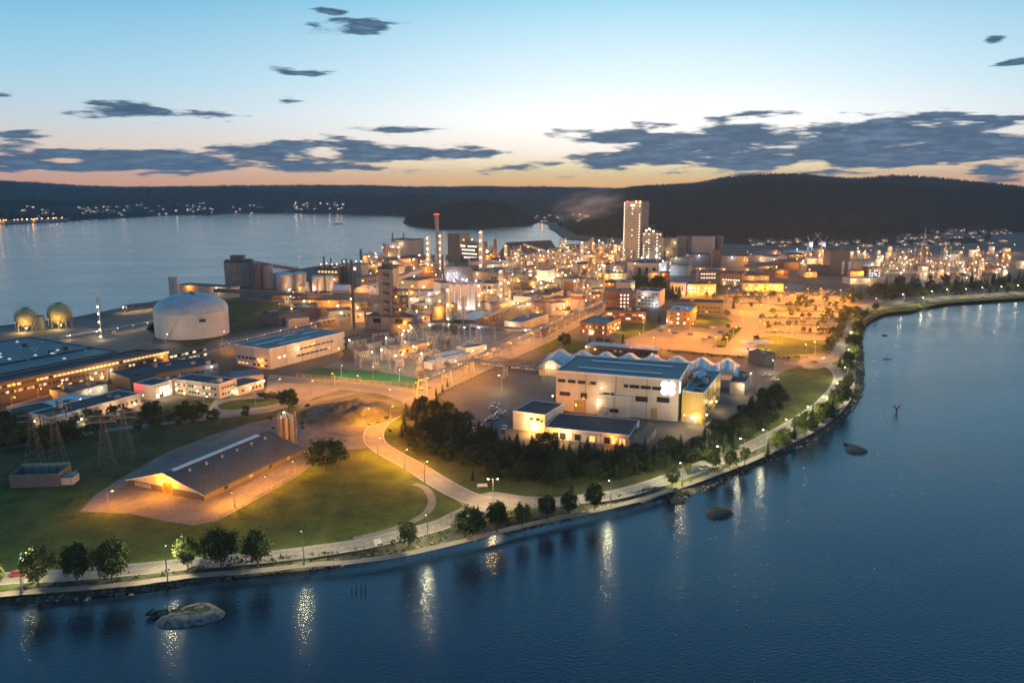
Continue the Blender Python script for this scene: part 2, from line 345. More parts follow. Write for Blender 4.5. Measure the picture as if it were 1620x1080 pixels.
def forest(name, hillobj, count, size, seed, label, round_=False):
    """GN: low conifers spread over the hill"""
    me = hillobj.data.copy()
    if CLEAR:
        bm = bmesh.new(); bm.from_mesh(me); dead = []
        for f in bm.faces:
            q = f.calc_center_median()
            if any(abs(q.x - a.x) < 45 and -85 < q.y - a.y < 55 for a in CLEAR): dead.append(f)
        bmesh.ops.delete(bm, geom=dead, context='FACES'); bm.to_mesh(me); bm.free()
    if True: pass
    me = me; o = put(name, me); o['kind'] = 'stuff'; o['label'] = label
    ng = bpy.data.node_groups.new(name, 'GeometryNodeTree')
    ng.interface.new_socket('Geometry', in_out='INPUT', socket_type='NodeSocketGeometry'); ng.interface.new_socket('Geometry', in_out='OUTPUT', socket_type='NodeSocketGeometry')
    def nn(t): return ng.nodes.new(t)
    gi, go = nn('NodeGroupInput'), nn('NodeGroupOutput')
    d = nn('GeometryNodeDistributePointsOnFaces'); area = sum(p.area for p in me.polygons); d.inputs['Density'].default_value = count / area; d.inputs['Seed'].default_value = seed
    co = nn('GeometryNodeMeshCone'); co.inputs['Vertices'].default_value = 6; co.inputs['Radius Top'].default_value = 0.0 if not round_ else 0.3; co.inputs['Radius Bottom'].default_value = 0.34 if not round_ else 0.45; co.inputs['Depth'].default_value = 1.0
    ip = nn('GeometryNodeInstanceOnPoints'); rv = nn('FunctionNodeRandomValue'); rv.data_type = 'FLOAT_VECTOR'
    rv.inputs[0].default_value = (size * 0.6, size * 0.6, size * 0.55); rv.inputs[1].default_value = (size * 1.0, size * 1.0, size * 1.25)
    sm = nn('GeometryNodeSetMaterial'); sm.inputs['Material'].default_value = M['far_crown']
    pos = nn('GeometryNodeInputPosition'); sx = nn('ShaderNodeSeparateXYZ'); cmp_ = nn('FunctionNodeCompare'); cmp_.operation = 'GREATER_THAN'
    ng.links.new(pos.outputs[0], sx.inputs[0]); ng.links.new(sx.outputs[2], cmp_.inputs[0]); cmp_.inputs[1].default_value = 0.2
    ng.links.new(gi.outputs[0], d.inputs['Mesh']); ng.links.new(d.outputs['Points'], ip.inputs['Points']); ng.links.new(cmp_.outputs[0], ip.inputs['Selection'])
    ng.links.new(co.outputs['Mesh'], ip.inputs['Instance']); ng.links.new(rv.outputs[0], ip.inputs['Scale']); ng.links.new(ip.outputs[0], sm.inputs[0]); ng.links.new(sm.outputs[0], go.inputs[0])
    md = o.modifiers.new('spread', 'NODES'); md.node_group = ng
    return o
c_left = [(-500, 278), (-200, 283), (0, 287), (60, 289), (130, 294), (200, 296.5), (330, 295.5), (500, 293.5), (600, 296), (700, 296), (800, 297), (870, 297), (940, 298), (1060, 301), (1300, 300)]
hl = hill('far_hills', [(-500, 375), (0, 357), (100, 353), (160, 348), (300, 343.5), (600, 345), (1300, 345)], c_left, 5200, 3000, -500, 1240, 10, 60, 1.0, tsize=14)
hm = hill('middle_hills', [(620, 356), (900, 357), (1100, 357)], [(620, 356), (660, 342), (720, 334), (790, 328), (840, 325), (880, 316), (920, 308), (1000, 300), (1100, 300)], 3500, 900, 620, 1100, 8, 25, 5.0, tsize=13)
hh = hill('headland', [(594, 357), (620, 361), (700, 363), (760, 362), (800, 359), (866, 357)], [(594, 358), (612, 352), (640, 345), (665, 338), (700, 326), (735, 319), (770, 318), (800, 324), (830, 334), (866, 354)], 2350, 260, 594, 866, 5, 12, 9.0, tsize=13)
c_right = [(862, 357), (880, 343), (905, 328), (935, 313), (965, 303), (1000, 296), (1060, 293), (1100, 290), (1140, 281), (1200, 275.5), (1262, 275.5), (1300, 280), (1345, 283), (1400, 278), (1450, 280), (1500, 285), (1560, 291), (1620, 297), (1800, 292), (2200, 280)]
hr = hill('forest_hill', [(862, 359), (880, 366), (895, 376), (940, 384), (1000, 387), (1090, 393), (1200, 397), (1400, 394), (1620, 391), (2200, 395)], c_right, [(862, 2300), (950, 2900), (1100, 3000), (2200, 2800)], 900, 862, 2200, 9, 45, 13.0, tsize=12)
from mathutils.bvhtree import BVHTree
def bvh_of(o): return BVHTree.FromPolygons([tuple(v.co) for v in o.data.vertices], [tuple(p.vertices) for p in o.data.polygons])
HB = {k: bvh_of(o) for k, o in (('far', hl), ('mid', hm), ('head', hh), ('right', hr))}
CLEAR = []; VILLAGE = []
def cluster(which, label, n, x0, x1, y0, y1, cols, big=0.0):
    for i in range(n):
        px = R.uniform(x0, x1); py = R.uniform(y0, y1); h = HB[which].ray_cast(Vector((0, 0, CH)), ray(px, py))
        if h[0] is None or h[0].z < WZ: continue
        CLEAR.append(h[0]); VILLAGE.append((h[0], label, R.choice(cols), R.random() < big))
cluster('far', 'tiny lit house among trees on the far fjord shore, towards the left edge', 12, 30, 100, 326, 345, 'WS')
cluster('far', 'tiny lit house in the dense village across the fjord', 34, 120, 205, 326, 342, 'WWWS')
cluster('far', 'tiny lit house in the scattered village across the fjord', 44, 205, 420, 322, 341, 'WWWS')
cluster('far', 'tiny lit house in the hillside hamlet across the fjord, left of the headland', 26, 466, 545, 320, 332, 'WWC')
cluster('right', 'tiny lit house at the foot of the slope by the narrow inlet', 14, 885, 935, 340, 352, 'WS')
cluster('mid', 'tiny lit house on the slope beyond the inlet', 12, 845, 925, 340, 352, 'WWS')
cluster('right', 'small lit house in the village below the forest hill, by the mast chimney', 34, 1420, 1500, 374, 389, 'WWC')
cluster('right', 'small lit house in the village below the forest hill', 46, 1470, 1600, 366, 389, 'WWCS')
cluster('right', 'small lit house at the hill foot behind the harbour cranes', 26, 1180, 1420, 382, 393, 'WWS')
cluster('right', 'small lit house low on the forest hill near the right edge', 8, 1560, 1620, 377, 388, 'SW')
forest('forest_hill_trees', hr, 90000, 15, 1, 'dense dark forest covering the big hill on the right')
forest('headland_trees', hh, 9000, 14, 2, 'dark forest covering the small headland in the fjord')
forest('middle_hill_trees', hm, 26000, 15, 3, 'dark forest on the middle hills behind the headland')
forest('far_hill_trees', hl, 90000, 20, 4, 'far forest covering the low ridges beyond the fjord')
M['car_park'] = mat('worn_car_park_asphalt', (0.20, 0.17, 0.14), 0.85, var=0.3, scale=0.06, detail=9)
# ------------------------------------------------------------------ ground cover, roads, yards (photograph rows -> metres)
def ishore(x0, x1):
    """land edge points between two columns of the near shoreline"""
    a, b = P(x0, interp(near, x0)), P(x1, interp(near, x1))
    out = [v for v in inner if min(a.x, b.x) - 1 <= v.x <= max(a.x, b.x) + 1 and v.y < max(a.y, b.y) + 60]
    return out
edge = [v for v in inner if v.y < P(1367, 528).y]
lawn = edge + G((1352, 520), (1336, 545), (1322, 562), (1290, 566), (1228, 578), (1232, 596), (1205, 628), (1160, 660), (1100, 705), (1030, 712), (900, 712), (800, 702), (735, 672), (690, 632), (648, 640), (615, 668), (598, 690), (560, 690),
                        (500, 640), (440, 628), (300, 632), (230, 650), (90, 690), (-60, 715), (-420, 800))
sheet('lawn', lawn, 0.02, M['grass'])
def patch(name, pts, z, m_, k=0):
    q = [(v.x, v.y) for v in G(*pts)]
    if k: q = smooth_line(q + [q[0]], k)[:-1]
    return sheet(name, q, z, m_)
patch('gravel_yard', [(126, 809), (150, 783), (205, 748), (262, 716), (330, 690), (400, 668), (450, 656), (500, 668), (560, 688), (604, 690), (600, 706), (545, 712), (500, 730), (472, 752), (430, 776), (384, 802), (344, 823), (306, 831), (262, 824), (205, 812)], 0.05, M['gravel'])
patch('rough_ground', [(-300, 780), (-60, 712), (60, 694), (150, 668), (240, 646), (320, 650), (440, 655), (330, 690), (262, 716), (205, 748), (150, 768), (40, 775)], 0.04, M['dry_grass'], 3)
patch('rock_outcrop_ground', [(458, 650), (500, 628), (560, 616), (612, 618), (652, 632), (640, 645), (612, 662), (594, 684), (540, 690), (478, 672)], 0.06, M['dirt'], 3)
patch('rough_slope', [(632, 700), (650, 640), (700, 622), (740, 650), (800, 700), (900, 714), (1030, 712), (1110, 700), (1180, 640), (1230, 612), (1250, 640), (1200, 690), (1130, 722), (1060, 752), (980, 772), (880, 785), (790, 778), (730, 762), (680, 735)], 0.045, M['dry_grass'], 3)
patch('entrance_apron', [(425, 592), (470, 596), (600, 606), (668, 618), (700, 612), (690, 630), (650, 640), (600, 622), (540, 616), (500, 628), (470, 642), (440, 650), (360, 660), (320, 660), (340, 632), (420, 625)], 0.07, M['concrete_pave'])
patch('green_turf_strip', [(470, 592), (500, 582), (600, 588), (672, 600), (655, 613), (560, 604)], 0.08, M['turf'])
patch('substation_yard', [(512, 581), (560, 560), (600, 535), (700, 520), (830, 525), (845, 535), (742, 578), (672, 600), (600, 587)], 0.055, M['gravel'])
patch('fence_strip', [(660, 614), (676, 602), (745, 577), (846, 534), (856, 536), (760, 582), (690, 612)], 0.09, M['concrete_pave'])
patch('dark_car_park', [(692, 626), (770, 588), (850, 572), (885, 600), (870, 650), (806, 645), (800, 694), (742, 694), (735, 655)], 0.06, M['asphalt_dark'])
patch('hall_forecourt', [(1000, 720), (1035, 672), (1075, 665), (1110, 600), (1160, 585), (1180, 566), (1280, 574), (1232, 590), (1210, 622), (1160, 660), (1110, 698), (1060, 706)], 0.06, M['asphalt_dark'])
patch('lawn', [(842, 553), (872, 532), (930, 540), (1010, 552), (925, 556), (870, 562)], 0.06, M['grass'])
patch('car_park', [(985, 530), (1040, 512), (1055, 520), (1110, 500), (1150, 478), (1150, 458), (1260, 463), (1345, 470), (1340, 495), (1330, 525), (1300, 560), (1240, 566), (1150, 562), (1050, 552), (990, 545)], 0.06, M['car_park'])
patch('lawn', [(1196, 534), (1230, 531), (1270, 538), (1316, 538), (1300, 560), (1225, 563), (1194, 552)], 0.075, M['grass'])
patch('lawn', [(960, 520), (1020, 508), (1048, 515), (1010, 530), (980, 540)], 0.075, M['grass'])
patch('lawn', [(1065, 498), (1150, 503), (1160, 510), (1120, 520), (1075, 515)], 0.085, M['grass'])
patch('lawn', [(344, 641), (365, 634), (400, 631), (440, 634), (436, 640), (390, 646), (352, 648)], 0.085, M['grass'], 3)
patch('lawn', [(430, 652), (450, 645), (490, 640), (482, 652), (450, 660)], 0.085, M['grass'], 3)
patch('tank_field', [(230, 520), (300, 480), (440, 478), (445, 510), (360, 530), (300, 550)], 0.05, M['dry_grass'], 3)
patch('tank_field', [(0, 560), (0, 520), (120, 505), (250, 500), (240, 545), (180, 560)], 0.05, M['gravel'])
patch('shore_green', [(1338, 520), (1345, 497), (1375, 487), (1430, 482), (1500, 474), (1640, 464), (1640, 470), (1500, 479), (1462, 486), (1440, 491), (1400, 495), (1378, 505), (1362, 520)], 0.05, M['grass'])
M_cp = None
# roads ------------------------------------------------------------
def road(name, pts, w, z, m_, k=5):
    q = smooth_line([(v.x, v.y) for v in G(*pts)], k); strip(name, q, w, z, m_); return q
RD = [(-300, 945), (0, 916), (100, 910), (200, 902), (300, 892), (430, 880), (520, 869), (590, 857), (650, 843), (700, 829), (735, 812), (765, 800), (810, 795), (870, 795), (915, 790), (970, 783), (1020, 770), (1060, 757),
      (1100, 742), (1150, 722), (1200, 700), (1250, 674), (1290, 648), (1318, 622), (1330, 600), (1322, 584), (1300, 574)]
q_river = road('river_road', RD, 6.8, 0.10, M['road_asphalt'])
kerb = [Vector((x, y, 0)) for x, y in q_river]
def offs(q, d):
    out = []
    for i, p in enumerate(q):
        a = Vector(q[max(i - 1, 0)]); b = Vector(q[min(i + 1, len(q) - 1)]); dd = (b - a).normalized(); out.append((p[0] - dd.y * d, p[1] + dd.x * d))
    return out
strip('road_edge_line', offs(q_river, 3.1), 0.22, 0.106, M['white_line']); strip('road_edge_line', offs(q_river, -3.1), 0.22, 0.106, M['white_line'])
mb = MB()
for i in range(0, len(q_river) - 1):
    a, b = Vector(q_river[i]), Vector(q_river[i + 1]); n = max(1, int((b - a).length / 9))
    for j in range(n):
        p = a.lerp(b, (j + .2) / n); q = a.lerp(b, (j + .55) / n); d = (q - p).normalized(); u = Vector((-d.y, d.x)) * 0.11
        mb.add([(p.x - u.x, p.y - u.y, .106), (q.x - u.x, q.y - u.y, .106), (q.x + u.x, q.y + u.y, .106), (p.x + u.x, p.y + u.y, .106)], [(0, 1, 2, 3)])
tag(mb.obj('road_centre_line', M['white_line']), kind='structure')
for s_ in (3.6, -3.6): 
    q = offs(q_river, s_); mb = MB(); vs = []
    for i, p in enumerate(q):
        a = Vector(q[max(i - 1, 0)]); b = Vector(q[min(i + 1, len(q) - 1)]); d = (b - a).normalized(); u = Vector((-d.y, d.x)) * 0.15
        vs += [(p[0] + u.x, p[1] + u.y, 0.02), (p[0] + u.x, p[1] + u.y, 0.2), (p[0] - u.x, p[1] - u.y, 0.2), (p[0] - u.x, p[1] - u.y, 0.02)]
    mb.add(vs, [(4 * i + k, 4 * i + 4 + k, 4 * i + 5 + k, 4 * i + 1 + k) for i in range(len(q) - 1) for k in range(3)])
    tag(mb.obj('road_kerb', M['concrete_pave']), kind='structure')
road('river_footpath', [(-300, 975), (0, 940), (130, 930), (215, 922), (300, 911), (400, 903), (500, 892), (560, 888), (640, 876), (740, 853), (830, 831), (900, 816), (960, 803), (1030, 785), (1080, 768), (1130, 750), (1190, 727), (1250, 699), (1300, 672), (1335, 640), (1348, 612), (1350, 570), (1351, 530), (1362, 508), (1400, 488), (1440, 483), (1500, 474), (1620, 466), (1700, 463)], 2.8, 0.055, M['path'])
q_works = road('works_road', [(790, 797), (745, 788), (700, 766), (655, 738), (615, 716), (594, 700), (592, 683), (604, 668), (628, 652), (650, 637), (690, 617), (745, 591), (800, 566), (860, 540), (905, 516), (950, 492), (1000, 470), (1030, 455)], 8.5, 0.115, M['road_asphalt'])
strip('road_edge_line', offs(q_works, 3.9), 0.22, 0.121, M['white_line']); strip('road_edge_line', offs(q_works, -3.9), 0.22, 0.121, M['white_line'])
road('road_fork', [(640, 846), (700, 828), (745, 808), (742, 795), (715, 775), (690, 762)], 5.5, 0.09, M['asphalt'])
patch('junction_paving', [(742, 792), (775, 778), (830, 785), (905, 788), (915, 800), (860, 803), (800, 808), (750, 822), (725, 822), (745, 806)], 0.12, M['road_asphalt'], 3)
patch('traffic_island', [(775, 799), (783, 795), (795, 796), (800, 800), (790, 806), (778, 805)], 0.22, M['grass'], 3)
road('field_path', [(655, 765), (672, 771), (682, 785), (682, 800), (668, 816), (640, 830), (600, 843), (560, 852)], 2.6, 0.06, M['path'])
road('side_road', [(425, 600), (500, 606), (570, 612), (650, 624), (690, 620)], 8, 0.10, M['asphalt'])
road('side_road', [(560, 622), (500, 634), (450, 642), (400, 652), (330, 662), (240, 672), (160, 682), (60, 700), (-100, 725)], 5, 0.095, M['asphalt'])
road('inner_road', [(0, 655), (60, 632), (130, 610), (200, 592), (260, 580), (330, 557), (400, 540), (440, 528), (500, 515), (560, 505), (600, 498)], 7, 0.07, M['asphalt'])
road('parkway', [(1150, 562), (1165, 540), (1185, 515), (1210, 490), (1235, 470), (1250, 460), (1262, 450)], 16, 0.075, M['asphalt'])
road('shore_road', [(1240, 574), (1285, 576), (1312, 570), (1328, 556), (1338, 535), (1343, 515), (1352, 496), (1368, 484), (1400, 474)], 8, 0.125, M['asphalt'])
patch('roundabout', [(1262, 572), (1282, 564), (1304, 567), (1312, 575), (1298, 583), (1272, 582)], 0.13, M['asphalt'], 3)
patch('traffic_island', [(1281, 573), (1288, 570.5), (1294, 573), (1288, 575.5)], 0.23, M['grass'], 3)
patch('zebra_crossing', [(590, 854), (602, 851), (606, 861), (594, 865)], 0.128, M['white_line'])
patch('zebra_crossing', [(1298, 566), (1304, 564), (1307, 567), (1300, 569)], 0.136, M['white_line'])
road('lake_path_east', [(1400, 474), (1450, 470), (1520, 462), (1620, 458)], 5, 0.08, M['asphalt'])

# rock mound behind the yard
c0 = P(556, 652); mb = MB(); vs = []; n1, n2_ = 30, 48
for k in range(n1 + 1):
    for i in range(n2_):
        a = 2 * pi * i / n2_; t = k / n1; rx, ry = 27 * t, 24 * t; p = Vector((c0.x + rx * math.cos(a) * (1 + .12 * math.sin(3 * a)), c0.y + ry * math.sin(a), 0)); z = (1 - t * t) ** 1.5 * 3.6 * (1 + .9 * mnoise.fractal(p * .09, 1, 2, 5)) - .05 * t; vs.append((p.x, p.y, max(z, 0) + .02 * (1 - t)))
mb.add(vs, [(k * n2_ + i, (k + 1) * n2_ + i, (k + 1) * n2_ + (i + 1) % n2_, k * n2_ + (i + 1) % n2_) for k in range(n1) for i in range(n2_)])
o = mb.obj('terrain_mound', M['dirt'], smooth=True); o['kind'] = 'structure'; o.location.z = .07
# ------------------------------------------------------------------ building materials
def panel(name, col, period=3.0, rough=0.6, line=0.6, horiz=0, var=0.15, metal=0.0):
    """cladding with dark seams every few metres, from object coordinates"""
    m = bpy.data.materials.new(name); m.use_nodes = True; t = m.node_tree; b = t.nodes['Principled BSDF']
    co = t.nodes.new('ShaderNodeTexCoord'); br = t.nodes.new('ShaderNodeSeparateXYZ'); t.links.new(co.outputs['Object'], br.inputs[0])
    def mm(op, *a):
        n = t.nodes.new('ShaderNodeMath'); n.operation = op
        for i, v in enumerate(a):
            if isinstance(v, (int, float)): n.inputs[i].default_value = v
            else: t.links.new(v, n.inputs[i])
        return n.outputs[0]
    xy = mm('ADD', br.outputs[0], br.outputs[1])
    s1 = mm('LESS_THAN', mm('FRACT', mm('DIVIDE', xy, period)), 0.06)
    s2 = mm('LESS_THAN', mm('FRACT', mm('DIVIDE', br.outputs[2], horiz)), 0.05) if horiz else None
    seam = s1 if s2 is None else mm('MAXIMUM', s1, s2)
    n = t.nodes.new('ShaderNodeTexNoise'); n.inputs['Scale'].default_value = 0.18; n.inputs['Detail'].default_value = 8; t.links.new(co.outputs['Object'], n.inputs['Vector'])
    mp = t.nodes.new('ShaderNodeMapping'); mp.inputs['Scale'].default_value = (1, 1, 0.12); t.links.new(co.outputs['Object'], mp.inputs[0])
    n2 = t.nodes.new('ShaderNodeTexNoise'); n2.inputs['Scale'].default_value = 1.1; n2.inputs['Detail'].default_value = 5; t.links.new(mp.outputs[0], n2.inputs['Vector'])
    f = mm('MULTIPLY', mm('SUBTRACT', 1.0 + var * 0.9, mm('MULTIPLY', mm('ADD', n.outputs[0], n2.outputs[0]), var * 1.9)), mm('SUBTRACT', 1.0, mm('MULTIPLY', seam, 1 - line)))
    mx_ = t.nodes.new('ShaderNodeMix'); mx_.data_type = 'RGBA'; mx_.blend_type = 'MULTIPLY'; mx_.inputs[0].default_value = 1
    mx_.inputs[6].default_value = lin(col) + (1,); cb = t.nodes.new('ShaderNodeCombineXYZ')
    for i in range(3): t.links.new(f, cb.inputs[i])
    t.links.new(cb.outputs[0], mx_.inputs[7]); t.links.new(mx_.outputs[2], b.inputs['Base Color'])
    b.inputs['Roughness'].default_value = rough; b.inputs['Metallic'].default_value = metal
    return m
B = {
 'white': panel('white_wall_panels', (0.46, 0.42, 0.385), 4, horiz=3, line=.86), 'pale': panel('pale_wall_panels', (0.42, 0.40, 0.37), 3.2, horiz=3.2), 'beige': panel('beige_wall', (0.40, 0.34, 0.27), 3.5, horiz=3.5),
 'grey': panel('grey_cladding', (0.26, 0.26, 0.26), 2.4), 'dgrey': panel('dark_grey_cladding', (0.10, 0.10, 0.11), 2.4), 'conc': panel('weathered_concrete', (0.30, 0.28, 0.26), 6, horiz=4, var=0.35, line=0.75),
 'brick': panel('red_brick_wall', (0.17, 0.085, 0.06), 1.2, horiz=0.9, line=0.85, var=0.3), 'brick2': panel('brown_brick_wall', (0.14, 0.095, 0.075), 1.2, horiz=0.9, line=0.85, var=0.3),
 'gold': panel('gold_metal_panels', (0.40, 0.31, 0.09), 1.5, 0.4, horiz=1.2), 'rust': panel('rust_red_cladding', (0.20, 0.09, 0.06), 1.8), 'steel': panel('galvanised_steel', (0.5, 0.5, 0.5), 1.6, 0.35, metal=0.6),
 'brownsteel': panel('brownish_silo_steel', (0.26, 0.21, 0.18), .9, 0.4, line=.4, metal=.4), 'rdome': mat('pale_dome_sheet', (0.36, 0.42, 0.47), 0.5, var=0.25, scale=0.15, detail=7), 'tank': panel('painted_tank_wall', (0.58, 0.54, 0.53), 5, horiz=3.4, var=0.14, line=0.85), 'dark': panel('dark_walls', (0.06, 0.06, 0.065), 3),
 'rtar': mat('dark_roof_felt', (0.05, 0.055, 0.065), 0.8, var=0.5, scale=0.09, detail=8), 'rteal': mat('blue_green_roof_sheet', (0.045, 0.105, 0.13), 0.55, var=0.35, scale=0.06, detail=8),
 'rblue': mat('pale_blue_roof_sheet', (0.20, 0.30, 0.36), 0.4, var=0.3, scale=0.08, detail=7, metal=0.2), 'rgrey': mat('grey_roof_sheet', (0.15, 0.15, 0.16), 0.7, var=0.4, scale=0.09, detail=8),
 'rrust': mat('brown_roof_sheet', (0.14, 0.09, 0.08), 0.8, var=0.4, scale=0.08, detail=8), 'trim': mat('white_metal_trim', (0.6, 0.6, 0.6), 0.5, var=0.2, scale=0.5),
 'strip': mat('translucent_skylight', (0.55, 0.58, 0.62), 0.35, var=0.15, scale=0.3), 'dmetal': mat('dark_painted_steel', (0.05, 0.05, 0.055), 0.55, var=0.3, scale=0.3, metal=0.3),
 'lmetal': mat('grey_painted_steel', (0.32, 0.32, 0.33), 0.5, var=0.3, scale=0.3, metal=0.3), 'door': mat('roller_door_brown', (0.30, 0.20, 0.08), 0.6, var=0.2, scale=0.5),
 'reddoor': mat('red_painted_door', (0.35, 0.06, 0.03), 0.6, var=0.25, scale=0.6), 'glass': mat('dark_window_glass', (0.02, 0.025, 0.03), 0.12, var=0.3, scale=0.4, spec=0.6),
 'sphere': mat('yellow_tank_paint', (0.42, 0.33, 0.13), 0.5, var=0.3, scale=0.25, detail=8), 'conewhite': mat('white_salt_heap', (0.55, 0.52, 0.48), 0.9, var=0.2, scale=0.2, bump=0.1),
}
E = {'warm': emit('lit_window_warm', 'ffd9a0', 1.9), 'yellow': emit('lit_window_yellow', 'ffcf70', 1.5), 'white': emit('lit_window_white', 'fff2dc', 2.6), 'orange': emit('lit_window_orange', 'ffab4a', 2.0),
     'dim': emit('dim_lit_window', 'c98f58', 0.55), SOD: emit('sodium_lamp_glow', 'ffa648', 30), WARM: emit('warm_lamp_glow', 'ffdca8', 30), COOL: emit('cool_lamp_glow', 'f0f4ff', 32), GRN: emit('mercury_lamp_glow', 'f4f6d0', 26),
     'red': emit('red_warning_light', 'ff2a18', 16), 'blue': emit('blue_white_floodlight', 'a8b8ff', 60), 'sign': emit('lit_white_sign', 'ffffff', 2.2), 'dots': emit('small_facade_lamp_glow', 'ffe6c4', 9), 'skyl': emit('lit_skylight_dome', 'cfe4ee', 0.8)}
RED = 'red'
_wm = {}
_wp = {}
def win_put(par, w, h, lit, loc, rz, near):
    """window part; near ones carry their pane as a sub-part"""
    if not near: return put('window', win_mesh(w, h, lit), par, loc, rz)
    k = (round(w, 1), round(h, 1), lit)
    if k not in _wp:
        f = min(0.14, w * .1); a = MB(); a.box(0, -.12, 0, w, 0.0, f); a.box(0, -.12, h - f, w, 0.0, h); a.box(0, -.12, f, f, 0.0, h - f); a.box(w - f, -.12, f, w, 0.0, h - f)
        if w > 1.2: a.box(w / 2 - .05, -.10, f, w / 2 + .05, -0.06, h - f)
        b = MB(); b.add([(f, -0.05, f), (w - f, -0.05, f), (w - f, -0.05, h - f), (f, -0.05, h - f)], [(0, 1, 2, 3)]); _wp[k] = (a.mesh('window', B['trim'] if lit else B['dmetal']), b.mesh('pane', E[lit] if lit else B['glass']))
    o = put('window', _wp[k][0], par, loc, rz); put('pane', _wp[k][1], o); return o
def win_mesh(w, h, lit, dep=0.12):
    """a window: projecting frame with glazing bars and a pane 6 cm inside it; local x right, z up, facing -y"""
    k = (round(w, 1), round(h, 1), lit)
    if k in _wm: return _wm[k]
    mb = MB(); f = min(0.14, w * .1)
    mb.box(0, -dep, 0, w, 0.0, f); mb.box(0, -dep, h - f, w, 0.0, h); mb.box(0, -dep, f, f, 0.0, h - f); mb.box(w - f, -dep, f, w, 0.0, h - f)
    if w > 1.2: mb.box(w / 2 - .05, -dep + .02, f, w / 2 + .05, -0.05, h - f)
    mb.cur = 1; mb.add([(f, -0.05, f), (w - f, -0.05, f), (w - f, -0.05, h - f), (f, -0.05, h - f)], [(0, 1, 2, 3)])
    _wm[k] = mb.mesh('window', [B['trim'] if lit else B['dmetal'], E[lit] if lit else B['glass']]); return _wm[k]
ob_count = {'w': 0}
PLACED = []
def frame_from(A, Bp=None, Lp=None, C=None, d=None, w=None, h=5.0):
    a = P(*A, h); 
    if Bp is not None: b = P(*Bp, h)
    if Bp is None:
        l = P(*Lp, h); yd = (l - a).normalized(); xd = Vector((yd.y, -yd.x, 0)); ww = w; dd = (l - a).length
    else:
        xd = (b - a).normalized(); yd = Vector((-xd.y, xd.x, 0)); ww = (b - a).length
        dd = d if d is not None else ((P(*Lp, h) - a).dot(yd) if Lp is not None else (P(*C, h) - b).dot(yd))
        if Lp is not None and d is None and (P(*Lp, h) - a).length > 1.25 * ww:      # trust the longer edge for the heading
            l = P(*Lp, h); yd = (l - a).normalized(); xd = Vector((yd.y, -yd.x, 0)); dd = (l - a).length; ww = max(4.0, (b - a).dot(xd))
    return a, xd, math.atan2(xd.y, xd.x), ww, max(dd, 3.0)
def windows(par, face, W_, D_, H_, rows=2, sp=4.0, w=1.6, h=1.3, lit=0.3, col='warm', z0=1.4, zs=3.3, u0=1.5, u1=None, one=True):
    """rows of windows on face 'f' (y=0), 'l' (x=0) or 'r' (x=W)"""
    length = W_ if face == 'f' else D_; u1 = length - 1.5 if u1 is None else u1
    n = max(1, int((u1 - u0) / sp)); jb = None
    for r in range(rows):
        z = z0 + r * zs
        if z + h > H_ - 0.2: break
        for i in range(n):
            u = u0 + (i + 0.5) * (u1 - u0) / n - w / 2
            L_ = col if R.random() < lit else (None if R.random() < 0.75 else ('dim' if lit > 0 else None))
            if face == 'f': loc, rz = (u, -0.01, z), 0
            elif face == 'l': loc, rz = (-0.01, length - u, z), -pi / 2
            else: loc, rz = (W_ + 0.01, u, z), pi / 2
            if one and ob_count['w'] < 4200: win_put(par, w, h, L_, loc, rz, par.location.y < 470); ob_count['w'] += 1
            else:
                jb = jb or {}; jb.setdefault(L_, MB()); q = jb[L_]; cs, sn = math.cos(rz), math.sin(rz)
                for s0, s1 in (((0, -.06, 0), (w, 0, h)),): 
                    pts = [(0, -.06, 0), (w, -.06, 0), (w, -.06, h), (0, -.06, h)]
                    q.add([(loc[0] + x * cs - y * sn, loc[1] + x * sn + y * cs, loc[2] + z_) for x, y, z_ in pts], [(0, 1, 2, 3)])
    if jb:
        for L_, q in jb.items(): tag(q.obj('windows', E[L_] if L_ else B['glass'], par), kind='stuff')
BLD = []
